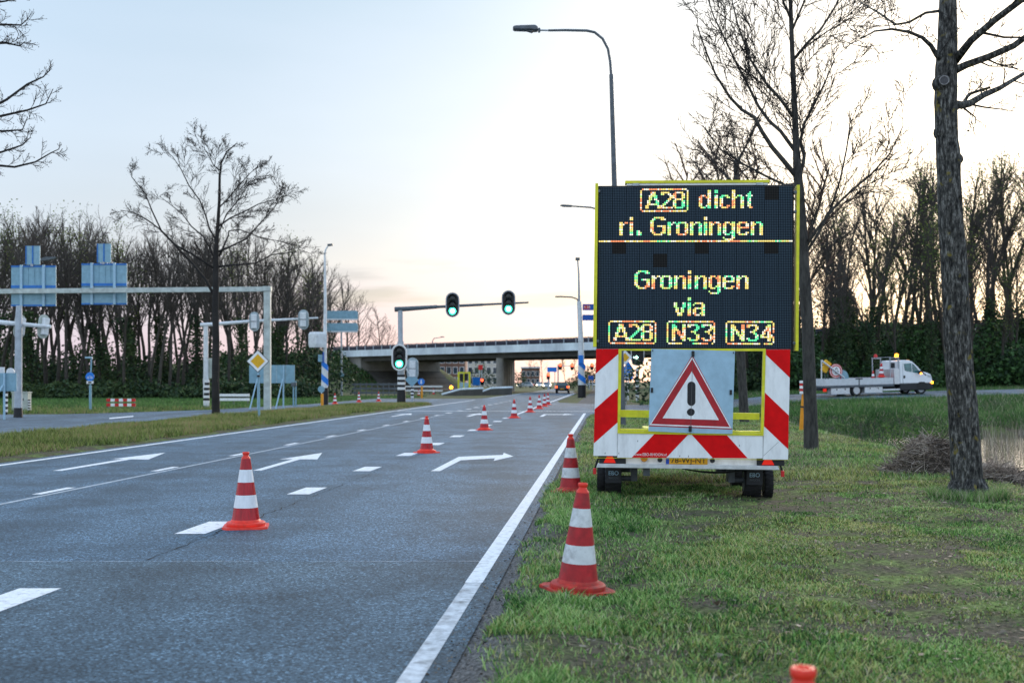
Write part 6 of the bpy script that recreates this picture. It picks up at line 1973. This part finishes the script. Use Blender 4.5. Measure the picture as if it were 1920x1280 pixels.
# ---- second tree, just right of the trailer
f = Fr(1521, 24.2)
f.zg = h1(f.loc.x, f.loc.y) - 0.03; f.loc.z = f.zg
t = thing("roadside_tree", "slimmer bare tree standing just right of the message trailer", "tree", f.loc)
T_ = [(1521, 858, 18), (1521, 840, 14), (1520, 780, 12.5), (1517, 690, 11.5), (1514, 600, 11), (1508, 520, 11), (1504, 440, 10), (1500, 380, 9), (1496, 330, 8.5), (1493, 280, 6.5), (1490, 200, 5.4), (1486, 110, 4.5), (1483, 30, 4), (1480, -60, 3), (1476, -160, 2)]
pts = [f(x, y) for x, y, w in T_]
bark_tube(pts, [w * f.s for _, _, w in T_], 16, 0.05).build("trunk", "bark", t, "all")
limbs = [([(1494, 332), (1470, 305), (1445, 278), (1425, 250), (1410, 225), (1385, 212), (1362, 190), (1335, 150), (1315, 105), (1298, 60)], [5, 4.6, 4.2, 3.8, 3.4, 3, 2.6, 2, 1.5, 1], -0.15),
         ([(1490, 282), (1465, 245), (1445, 225), (1425, 195), (1412, 165), (1390, 120), (1368, 70), (1345, 20), (1330, -30)], [4, 3.6, 3.3, 3, 2.6, 2.2, 1.8, 1.4, 1], 0.15),
         ([(1488, 220), (1462, 190), (1430, 160), (1400, 120), (1375, 60), (1360, 10)], [3.4, 3, 2.6, 2, 1.5, 1], -0.3),
         ([(1499, 330), (1508, 305), (1512, 285), (1506, 260), (1515, 225), (1535, 190), (1560, 140), (1580, 95)], [4, 3.6, 3.3, 3, 2.6, 2, 1.5, 1], 0.2),
         ([(1490, 110), (1510, 85), (1535, 60), (1560, 20), (1580, -30)], [3, 2.6, 2.2, 1.8, 1], -0.2),
         ([(1506, 470), (1530, 430), (1560, 390), (1590, 360), (1620, 335), (1650, 300), (1672, 250)], [3.2, 2.8, 2.5, 2.2, 1.9, 1.5, 1], -0.3),
         ([(1508, 480), (1535, 440), (1565, 385), (1585, 330), (1600, 270), (1612, 200)], [2.8, 2.5, 2.2, 1.9, 1.5, 1], 0.3),
         ([(1496, 345), (1475, 345), (1440, 325), (1400, 300), (1360, 270), (1330, 225)], [2.8, 2.5, 2.2, 1.8, 1.4, 1], 0.35),
         ([(1484, 40), (1470, 0), (1450, -50)], [2.4, 2, 1], 0.2), ([(1484, 60), (1500, 20), (1525, -40)], [2.4, 2, 1], -0.2)]
TB = MB()
for P, W, dy in limbs:
    q = [f(x, y, dy * i * 0.4) for i, (x, y) in enumerate(P)]
    MB().tube(q, [w * f.s for w in W], 8).build("limb", "bark", t, "all")
    twigs(TB, q, 2.5, 0.024, 2, 9, (20, 50), 0.08, 0.10, 0.04, 0.64, 0.0085, 3)
q = [f(x, y) for x, y, w in T_[8:]]
twigs(TB, q, 2.8, 0.028, 2, 10, (20, 50), 0.08, 0.10, 0.03, 0.64, 0.0085, 3)
tag(TB.build("twigs", "twig", t), kind="stuff")

# ---- bare tree in the left median
f = Fr(405, 50.5)
t = thing("median_tree", "bare wide-crowned tree standing alone in the left median", "tree", f.loc)
T_ = [(405, 784, 11.5), (405, 775, 9), (404, 720, 8), (405, 640, 7.5), (404, 580, 7.2), (405, 510, 6.6), (405, 470, 5.2), (408, 430, 4), (411, 380, 3.2), (412, 330, 2.6), (415, 305, 2), (425, 285, 1.6), (445, 268, 1)]
pts = [f(x, y) for x, y, w in T_]
bark_tube(pts, [w * 0.86 * f.s for _, _, w in T_], 14, 0.07).build("trunk", "bark_mid", t, "all")
limbs = [([(402, 555), (385, 525), (360, 495), (335, 470), (315, 450), (290, 425), (262, 405), (235, 392), (212, 388)], [4.5, 4, 3.4, 3, 2.6, 2.2, 1.7, 1.3, 0.8], 0.2),
         ([(404, 505), (390, 495), (365, 478), (335, 462), (310, 435), (295, 400), (285, 370), (262, 340), (262, 328)], [3.6, 3.3, 3, 2.6, 2.2, 1.9, 1.5, 1.1, 0.7], -0.25),
         ([(405, 495), (392, 465), (375, 440), (350, 420), (330, 395), (300, 372), (280, 358)], [2.8, 2.6, 2.2, 1.8, 1.5, 1.1, 0.7], 0.4),
         ([(405, 450), (395, 430), (390, 405), (382, 380), (365, 355), (352, 325), (340, 305), (330, 295)], [2.8, 2.5, 2.2, 2, 1.7, 1.3, 1, 0.7], -0.35),
         ([(413, 320), (400, 310), (392, 295), (380, 275), (370, 266)], [1.8, 1.5, 1.2, 0.9, 0.6], 0.1),
         ([(408, 500), (440, 496), (475, 492), (505, 475), (540, 470), (570, 468)], [3, 2.6, 2.2, 1.8, 1.3, 0.8], 0.3),
         ([(408, 472), (430, 465), (465, 450), (490, 425), (520, 395), (535, 375), (530, 365)], [2.8, 2.5, 2.2, 1.8, 1.4, 1, 0.7], -0.3),
         ([(409, 425), (430, 408), (455, 395), (480, 380), (510, 370), (530, 362)], [2.6, 2.2, 1.9, 1.5, 1.1, 0.7], 0.25),
         ([(410, 390), (430, 372), (450, 350), (470, 330), (485, 318)], [2.2, 1.9, 1.5, 1.1, 0.7], -0.2),
         ([(409, 440), (422, 400), (440, 375), (460, 340), (478, 322)], [2, 1.7, 1.4, 1.1, 0.7], 0.4),
         ([(411, 480), (425, 440), (422, 430), (440, 425), (480, 440), (515, 445), (550, 455)], [2.4, 2, 1.8, 1.6, 1.3, 1, 0.7], 0.5)]
TB = MB(); tips = []
for P, W, dy in limbs:
    q = [f(x, y, dy * i * 0.6) for i, (x, y) in enumerate(P)]
    MB().tube(q, [w * 0.66 * f.s for w in W], 7).build("limb", "bark_mid", t, "all")
    twigs(TB, q, 2.5, 0.026, 2, 9, (22, 55), 0.05, 0.12, 0.12, 0.56, 0.0105, 3, tips)
twigs(TB, [f(x, y) for x, y, w in T_[6:]], 1.9, 0.026, 2, 9, (22, 55), 0.05, 0.12, 0.1, 0.56, 0.0105, 3, tips)
tag(TB.build("twigs", "twig", t), kind="stuff")
leaf_part(t, tips, 1, 0.05, 0.026, "leaf_litter", "buds")

# ---- tree outside the left edge whose branches hang into view
f = Fr(-165, 21)
t = thing("edge_tree", "bare branches reaching in at the top left from a tree outside the frame", "tree", f.loc)
MB().tube([(0, 0, -0.1), f(-165, 500), f(-162, 250), f(-158, 0), f(-155, -300)], [0.17, 0.15, 0.13, 0.11, 0.06], 12).build("trunk", "bark_mid", t, "all")
TB = MB(); tips = []
for P in ([(-160, 330), (-120, 325), (-70, 312), (-20, 302), (20, 304), (55, 292), (80, 272), (91, 262)], [(-160, 300), (-110, 290), (-50, 285), (0, 278), (35, 262), (45, 245)], [(-160, 260), (-100, 240), (-40, 210), (10, 178), (45, 145), (70, 128), (78, 112)],
          [(-160, 250), (-100, 235), (-40, 222), (5, 208), (45, 195), (75, 180), (84, 148)], [(-160, 150), (-90, 120), (-30, 75), (10, 70), (30, 72), (35, 60)], [(-160, 90), (-90, 60), (-30, 40), (5, 35), (32, 32), (42, 15)], [(-158, 40), (-90, 10), (-30, 0), (10, -10), (35, -25)], [(-160, 215), (-100, 215), (-40, 230), (0, 238), (35, 233), (40, 205)]):
    q = [f(x - 14, y, 0.12 * i) for i, (x, y) in enumerate(P)]
    MB().tube(q, [0.036 * (1 - 0.85 * i / (len(P) - 1)) + 0.002 for i in range(len(P))], 6).build("limb", "bark_mid", t, "all")
    twigs(TB, q, 0.7, 0.010, 1, 10, (25, 60), 0.12, 0.14, 0.35, 0.58, 0.0056, 3, tips)
tag(TB.build("twigs", "twig", t), kind="stuff")
leaf_part(t, tips, 1, 0.01, 0.014, "leaf_litter", "buds")

# ---- tree seen through the trailer's window (right) and the small leafy tree behind it
f = Fr(1396, 41)
t = thing("roadside_tree", "third roadside trunk seen through the right of the trailer frame", "tree", f.loc)
f.zg = h1(f.loc.x, f.loc.y); f.loc.z = f.zg; t.location = f.loc
tk = [f(1397, 812), f(1396, 795), f(1393, 740), f(1388, 655), f(1384, 560), f(1381, 420), f(1378, 300)]
bark_tube([Vector(p) for p in tk], [12 * f.s, 9.5 * f.s, 8.5 * f.s, 8 * f.s, 6.5 * f.s, 5 * f.s, 3 * f.s], 12, 0.05).build("trunk", "bark", t, "all")
TB = MB(); tips = []
for i in range(16):
    p, d = at([Vector(q) for q in tk], 0.55 + 0.44 * i / 15)
    nd = fork_dir(d, R(rnd.uniform(30, 62)), rnd.uniform(0, 6.28))
    q, rad = wander(p, nd, rnd.uniform(2.2, 3.6), 5, 0.045, 0.10, 0.08)
    MB().tube(q, rad, 6).build("limb", "bark", t, "all")
    twigs(TB, q, 1.8, 0.028, 2, 6, (22, 52), 0.08, 0.15, 0.15, 0.58, 0.013, 3, tips)
tag(TB.build("twigs", "twig_warm_lit", t), kind="stuff")
leaf_part(t, tips, 1, 0.05, 0.03, "leaf_litter", "buds")

# ---- woodland prototypes
def wood_proto(H, kind, tw="twig_far"):
    """(trunk mesh, crown mesh, leaf mesh or None)"""
    p, rad = wander(Vector((0, 0, -0.3)), Vector((rnd.uniform(-.12, .12), rnd.uniform(-.12, .12), 1)), H, 12, 0.15 + 0.004 * H, 0.06, 0.02, 0.2)
    TR = MB().tube(p, rad, 7)
    CB = MB(); tips = []
    nb = 20 if kind != "round" else 22
    t0 = {"bare": rnd.uniform(0.36, 0.5), "ivy": 0.4, "green": 0.34, "round": 0.2}[kind]
    for i in range(nb):
        tt = t0 + (0.98 - t0) * i / (nb - 1)
        q, d = at(p, min(tt, .99))
        nd = fork_dir(Vector((d.x, d.y, 1)), R(rnd.uniform(14, 40) if kind != "round" else rnd.uniform(28, 62)), rnd.uniform(0, 6.28))
        L = H * (0.25 if kind != "round" else 0.34) * (1.2 - 0.75 * (tt - t0) / (1 - t0)) * rnd.uniform(.7, 1.2)
        b_, br = wander(q, nd, L, 5, 0.06, 0.08, 0.05, 0.3)
        CB.tube(b_, br, 4, cap=False)
        twigs(CB, b_, L * .9, 0.034, 1, 5, (16, 42), 0.05, 0.10, 0.15, 0.62, 0.019, 3, tips)
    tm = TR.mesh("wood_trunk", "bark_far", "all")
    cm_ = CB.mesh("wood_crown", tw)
    lm_ = None
    if kind in ("green", "ivy"):
        if kind == "green":
            c = np.array([tuple(q) for q in tips])
            c = np.repeat(c, 3, 0) + nrg.normal(size=(len(c) * 3, 3)) * 0.4
            sz, mm_ = 0.075, "leaf_young"
        else:
            n = 2000
            k_ = nrg.random(n) ** 0.8 * 0.55
            P_ = np.array([tuple(at(p, v)[0]) for v in k_])
            a_ = nrg.random(n) * 6.28; rr_ = (0.25 + 0.65 * nrg.random(n) ** 1.5)[:, None]
            c = P_ + np.stack([np.cos(a_), np.sin(a_), np.zeros(n)], 1) * rr_
            sz, mm_ = 0.13, "leaf_ivy"
        n = len(c)
        a = nrg.normal(size=(n, 3)); a /= np.linalg.norm(a, axis=1)[:, None]
        b_ = np.cross(a, nrg.normal(size=(n, 3))); b_ /= np.linalg.norm(b_, axis=1)[:, None]
        s_ = sz * (0.6 + 0.8 * nrg.random(n))[:, None]
        V = np.stack([c - a * s_, c - b_ * s_ * .6, c + a * s_, c + b_ * s_ * .6], 1).reshape(-1, 3)
        lm_ = fast_mesh("wood_leaves", V, np.arange(n)[:, None] * 4 + [0, 1, 2, 3], [mm_])
    return tm, cm_, lm_
PROT = [wood_proto(17, "bare"), wood_proto(19, "bare"), wood_proto(16, "bare"), wood_proto(18, "ivy"), wood_proto(16, "ivy"), wood_proto(14, "green"), wood_proto(17, "green"), wood_proto(15, "round"), wood_proto(14, "round"), wood_proto(13, "round", "twig_warm_lit"), wood_proto(13, "round", "twig_warm_lit")]
def wtree(k, x, y, s, label, group, name="wood_tree"):
    tm, cm_, lm_ = PROT[k]
    t = thing(name, label, "tree", (x, y, h1(x, y) - 0.1), (0, 0, rnd.uniform(0, 6.28)), group)
    t.scale = (s, s, s)
    obj("trunk", tm, t)
    tag(obj("crown", cm_, t), kind="stuff")
    if lm_:
        tag(obj("leaves", lm_, t), kind="stuff")
    return t
def place_l(px):
    for lim, w in ((60, "left of the left gantry sign"), (130, "between the two gantry signs"), (200, "behind the blue cycle sign"), (260, "above the red-white barrier"), (340, "left of the median tree"), (430, "behind the median tree's trunk"), (510, "behind the priority diamond"), (700, "left of the blue-banded lamp post")):
        if px < lim: return w
def place_r(px):
    for lim, w in ((1500, "hidden behind the display"), (1560, "right of the slim roadside trunk"), (1620, "above the truck's load"), (1680, "above the truck bed"), (1750, "above the truck cab"), (1830, "behind the thick near trunk"), (1900, "right of the thick near trunk"), (3000, "at the right edge")):
        if px < lim: return w
GL = "bare trees of the wood behind the gantry"
LB = ["tall bare slender tree in the left wood, "] * 3 + ["ivy-wrapped tree in the left wood, "] * 2 + ["thinly leafed tree in the left wood, "] * 2 + ["broad bare tree in the left wood, "] * 2
ROW = ["front row", "middle row", "back row"]
for i in range(96):
    px = -70 + 690 * (i + rnd.random()) / 96
    row = i % 3
    Y = (110 + row * 12 + rnd.uniform(-4, 5)) * (1 + 0.12 * (px > 480))
    x = (px - 960) * Y / FPX
    k = rnd.choice([0, 0, 1, 2, 2, 1, 4, 5] if row else [0, 2, 3, 1, 4, 0, 2, 1])
    top = np.interp(px, [-70, 60, 110, 200, 330, 480, 560, 620], [400, 385, 400, 425, 430, 440, 470, 540]) + rnd.uniform(-14, 32)
    H = EYE + (HOR - top) * Y / FPX
    s = H / [17, 19, 16, 18, 16, 14, 17, 15, 14, 13, 13][k] * 0.94
    wtree(k, x, Y, s, LB[k] + ROW[row] + " " + place_l(px), GL)
GV = "rounded bare trees beyond the left end of the viaduct"
for px, Y, top, k in ((575, 235, 520, 7), (600, 228, 535, 8), (622, 232, 525, 7), (650, 228, 548, 8), (676, 232, 552, 7), (700, 236, 575, 8), (722, 240, 600, 7), (590, 222, 560, 8)):
    x = (px - 960) * Y / FPX
    H = EYE + (HOR - top) * Y / FPX
    wtree(k, x, Y, H / [0, 0, 0, 0, 0, 0, 0, 15, 14][k] * 0.92, "rounded bare tree showing above the left end of the viaduct", GV)
GRT = "trees of the wood behind the white truck"
LR = [q.replace("left wood", "right wood") for q in LB]
for i in range(78):
    px = 1380 + 640 * (i + rnd.random()) / 78
    row = i % 3
    Y = 84 + row * 9 + rnd.uniform(-3, 4)
    x = (px - 960) * Y / FPX
    k = rnd.choice([3, 4, 4, 3, 5, 0] if row == 0 else [0, 1, 2, 1, 2, 0, 4, 6])
    top = np.interp(px, [1380, 1490, 1560, 1660, 1700, 1760, 1850, 1900, 2020], [430, 420, 380, 330, 345, 310, 345, 330, 320]) + (rnd.uniform(-10, 25) if row else rnd.uniform(60, 200))
    H = EYE + (HOR - top) * Y / FPX
    wtree(k, x, Y, H / [17, 19, 16, 18, 16, 14, 17, 15, 14, 13, 13][k] * 0.95, LR[k] + ROW[row] + " " + place_r(px), GRT)
# bare shrubby trees above the display's top edge, warm light painted into most twigs
for px, Y, top, k, lab in ((1262, 84, 275, 9, "bushy bare tree glowing warm above the display's left corner"), (1305, 78, 262, 10, "bushy bare tree glowing warm above the first A28 box"), (1350, 75, 255, 8, "dark bushy bare tree above the middle of the display"), (1395, 82, 268, 9, "bushy bare tree glowing warm above the right of the display"), (1440, 76, 290, 10, "bushy bare tree glowing warm left of the slim roadside tree")):
    x = (px - 960) * Y / FPX
    H = EYE + (HOR - top) * Y / FPX
    wtree(k, x, Y, H / [0, 0, 0, 0, 0, 0, 0, 15, 14, 13, 13][k] * 0.95, lab, "bushy bare trees behind the display")
GF = "far trees seen under the viaduct"
for px, Y, top, k, lab in ((1000, 300, 668, 8, "grey bare tree left of the far red signals, seen under the viaduct"), (1016, 310, 662, 7, "large grey bare tree beside the far blue board under the viaduct"), (1060, 330, 672, 5, "thin greenish tree behind the far red signals"), (1082, 320, 668, 6, "thin greenish tree behind the striped lamp post"), (1103, 280, 690, 5, "small green tree left of the trailer's edge"), (1120, 300, 680, 6, "thin tree behind the trailer's left edge"),
                      (712, 262, 672, 6, "green tree seen through the left bay of the viaduct"), (735, 270, 680, 5, "small green tree right of the abutment in the left bay"), (800, 300, 676, 8, "reddish bare tree before the brick block, left"), (838, 300, 680, 7, "reddish bare tree before the brick block, right"), (906, 260, 688, 6, "green bushy tree just left of the bridge pier")):
    x = (px - 960) * Y / FPX
    H = EYE + (HOR - top) * Y / FPX
    wtree(k, x, Y, H / [17, 19, 16, 18, 16, 14, 17, 15, 14, 13, 13][k], lab, GF, "far_tree")

# ------------------------------------------------------------------ undergrowth and shrubs
def leaf_cloud(name, boxes, size, mats, label, cat, **kw):
    C, S = [], []
    for (cx, cy, rx, ry, h, n) in boxes:
        a = nrg.random(n) * 6.283; q = np.sqrt(nrg.random(n))
        x = cx + np.cos(a) * q * rx; y = cy + np.sin(a) * q * ry
        lump = 0.55 + 0.9 * vnoise(x, y, 0.45)
        z = hgt(x, y) + h * (1 - 0.55 * q ** 2) * lump * nrg.random(n) ** 0.55
        C.append(np.stack([x, y, z], 1))
    c = np.concatenate(C)
    return leaves(name, c, np.full(len(c), size), mats, label=label, category=cat, **kw)
bx = []
for i in range(34):
    px = -60 + 640 * i / 33 + rnd.uniform(-8, 8)
    Y = 104 + rnd.uniform(0, 9)
    bx.append(((px - 960) * Y / FPX, Y, 3.2, 2.2, rnd.uniform(0.5, 2.3), rnd.choice((400, 700, 1000))))
for i in range(22):
    px = -60 + 660 * i / 21 + rnd.uniform(-8, 8)
    Y = 118 + rnd.uniform(0, 14)
    bx.append(((px - 960) * Y / FPX, Y, 4.5, 3.0, rnd.uniform(3, 7), 1300))
leaf_cloud("wood_undergrowth", bx, 0.17, ["leaf_ivy"], "dark ivy and bramble undergrowth of the left wood", "undergrowth")
bx = []
for i in range(30):
    px = 1375 + 640 * i / 29 + rnd.uniform(-8, 8)
    Y = 79.5 + rnd.uniform(0, 8)
    bx.append(((px - 960) * Y / FPX, Y + 1.5, 2.6, 1.8, rnd.uniform(1.0, 4.6), rnd.choice((700, 1200, 1700))))
for i in range(26):
    px = 1375 + 640 * i / 25 + rnd.uniform(-8, 8)
    Y = 92 + rnd.uniform(0, 14)
    bx.append(((px - 960) * Y / FPX, Y, 3.6, 2.5, rnd.uniform(3, 7), 1000))
leaf_cloud("wood_undergrowth", bx, 0.15, ["leaf_dark"], "dark evergreen undergrowth behind the white truck", "undergrowth")
bx = []
for i in range(40):
    s_, d_ = rnd.uniform(50, 100), rnd.uniform(-10, 1)
    p = bp(s_, d_, 0)
    bx.append((p[0], p[1], 3.5, 2.5, rnd.uniform(0.8, 2.2), 620))
for i in range(22):
    s_, d_ = rnd.uniform(-60, -20), rnd.uniform(-10, 0)
    p = bp(s_, d_, 0)
    bx.append((p[0], p[1], 3.5, 2.5, rnd.uniform(0.8, 2.0), 620))
leaf_cloud("embankment_shrubs", bx, 0.2, ["leaf_dark"], "low green shrubs covering the viaduct embankment", "shrubs")
bx = []
for px, Y, rx, h in ((1250, 75, 4, 2.5), (1330, 80, 4, 3), (1400, 82, 4, 3), (905, 255, 3, 5), (1090, 250, 4, 3.5), (1100, 200, 3, 3), (1118, 230, 5, 4), (968, 260, 2.5, 4)):
    bx.append(((px - 960) * Y / FPX, Y, rx, 2, h, 900))
leaf_cloud("hedge", bx, 0.16, ["leaf_ivy"], "green hedges and bushes beside the far roads", "hedge")

# ------------------------------------------------------------------ ditch edge: reeds, saplings, mown heap
n = 5200
x = 10 + 14 * nrg.random(n); y = 28 + 18 * nrg.random(n)
px_ = 960 + FPX * x / y
keep = (((px_ > 1840) & (px_ < 1990) & (nrg.random(n) < 0.9 * (vnoise(x, y, 0.9) > 0.5) + 0.08)) | ((px_ > 1600) & (nrg.random(n) < 0.02))) & (x > crest(y) + 1.6)
x, y = x[keep], y[keep]
o = blades("ditch_reeds", x, y, 0.8 + 0.9 * nrg.random(len(x)), 0.008, 0.08 + 0.22 * nrg.random(len(x)), ["grass_dry", "heap_straw"], (nrg.random(len(x)) < 0.6).astype(int), zoff=-0.05, label="dead brown reeds standing in the ditch at the right edge", category="reeds")
n = 9000
y = 24 + 22 * nrg.random(n); x = crest(y) + 0.2 + 2.2 * nrg.random(n)
hh = (0.15 + 0.5 * nrg.random(n) ** 2) * (0.4 + vnoise(x, y, 0.7))
blades("ditch_edge_grass", x, y, hh * 0.5, 0.007, 0.3 + 0.6 * nrg.random(n), ["grass_bank", "heap_straw"], (nrg.random(n) < 0.4).astype(int), seg=1, label="tall mixed grass and dead stems along the near ditch edge", category="grass")
for px, Y, h, lab in ((1700, 32, 0.30, "leafy sapling at the ditch edge left of the mown heap"), (1722, 31, 0.50, "tallest green sapling behind the mown heap"), (1748, 30.5, 0.38, "green sapling just left of the thick trunk"), (1775, 30, 0.3, "sapling half hidden behind the thick trunk"), (1655, 36, 0.15, "thin sapling above the ditch water")):
    x = (px - 960) * Y / FPX
    z = h1(x, Y)
    t = thing("sapling", lab, "shrub", (x, Y, z - 0.03))
    tips = []
    SB = MB()
    for k in range(5):
        q, rad = wander(Vector((rnd.uniform(-.08, .08), rnd.uniform(-.08, .08), 0)), Vector((rnd.uniform(-.35, .35), rnd.uniform(-.3, .3), 1)), (h - z) * rnd.uniform(.7, 1.05), 5, 0.011, 0.12, 0.05)
        SB.tube(q, rad, 4)
        twigs(SB, q, 0.5, 0.006, 0, 9, (30, 65), 0.05, 0.15, 0.3, 0.5, 0.003, 3, tips)
        tips += q[2:]
    tag(SB.build("stems", "dead_stem", t), kind="stuff")
    leaf_part(t, tips, 6, 0.08, 0.036, "leaf_bright", "leaves")
# mown reed heap
def heap(px, py, rx, ry, hz, label):
    g = gp(px, py)
    zg = h1(g.x, g.y)
    t = thing("mown_heap", label, "plant heap", (g.x, g.y, zg))
    nx, ny_ = 26, 16
    V, Fq = [], []
    for j in range(ny_ + 1):
        for i in range(nx + 1):
            u_, v_ = i / nx * 2 - 1, j / ny_ * 2 - 1
            X, Yq = u_ * rx, v_ * ry
            e_ = max(0.0, 1 - u_ * u_ - v_ * v_)
            z = hz * e_ ** 0.7 * (0.55 + 0.9 * float(vnoise(X + px, Yq, 1.7))) - 0.05 + h1(g.x + X, g.y + Yq) - zg
            V.append((X, Yq, z))
    for j in range(ny_):
        for i in range(nx):
            a = j * (nx + 1) + i
            Fq.append((a, a + 1, a + nx + 2, a + nx + 1))
    MB().add(V, Fq).build("heap_core", "heap", t, "all")
    n = int(4200 * rx)
    u_ = nrg.random(n) * 2 - 1; v_ = nrg.random(n) * 2 - 1
    k = u_ * u_ + v_ * v_ < 1.15
    u_, v_ = u_[k], v_[k]
    X, Yq = u_ * rx, v_ * ry
    e_ = np.maximum(0, 1 - u_ * u_ - v_ * v_)
    z = hz * e_ ** 0.7 * (0.55 + 0.9 * vnoise(X + px, Yq, 1.7)) - 0.04 + hgt(g.x + X, g.y + Yq) - zg + 0.10 * nrg.random(len(X)) ** 2
    c = np.stack([X, Yq, z], 1)
    n = len(c)
    d = nrg.normal(size=(n, 3)) * [1, 1, 0.55]; d /= np.linalg.norm(d, axis=1)[:, None]
    wv = np.cross(d, nrg.normal(size=(n, 3))); wv /= np.linalg.norm(wv, axis=1)[:, None]
    l_ = (0.05 + 0.24 * nrg.random(n) ** 2)[:, None]
    V = np.stack([c - d * l_ - wv * .004, c - d * l_ + wv * .004, c + d * l_ + wv * .003, c + d * l_ - wv * .003], 1).reshape(-1, 3)
    me = fast_mesh("straw", V, np.arange(n)[:, None] * 4 + [0, 1, 2, 3], ["heap_straw"])
    tag(obj("straw", me, t), kind="stuff")
heap(1752, 893, 0.66, 0.45, 0.66, "dark heap of mown reeds left of the thick trunk")
heap(1700, 892, 0.4, 0.3, 0.2, "low pale tail of mown stems left of the dark heap")
heap(1900, 903, 0.9, 0.6, 0.22, "flat spread of pale mown stems right of the thick trunk")
# a few fallen sticks in the grass
for i, (px, py, dx, lab) in enumerate(((1240, 940, 0.32, "pale fallen stick in the grass before the trailer"), (1287, 943, 0.12, "short pale stick right of the longer one before the trailer"), (1118, 800, 0.3, "pale stick on the verge left of the trailer"))):
    g = gp(px, py); z = h1(g.x, g.y)
    tag(MB().tube([(g.x - dx / 2, g.y, z + 0.03), (g.x, g.y + 0.02, z + 0.035), (g.x + dx / 2, g.y - 0.03, z + 0.03)], [0.006, 0.007, 0.004], 6).build("fallen_stick", "dead_stem"), lab, "stick", "fallen sticks")
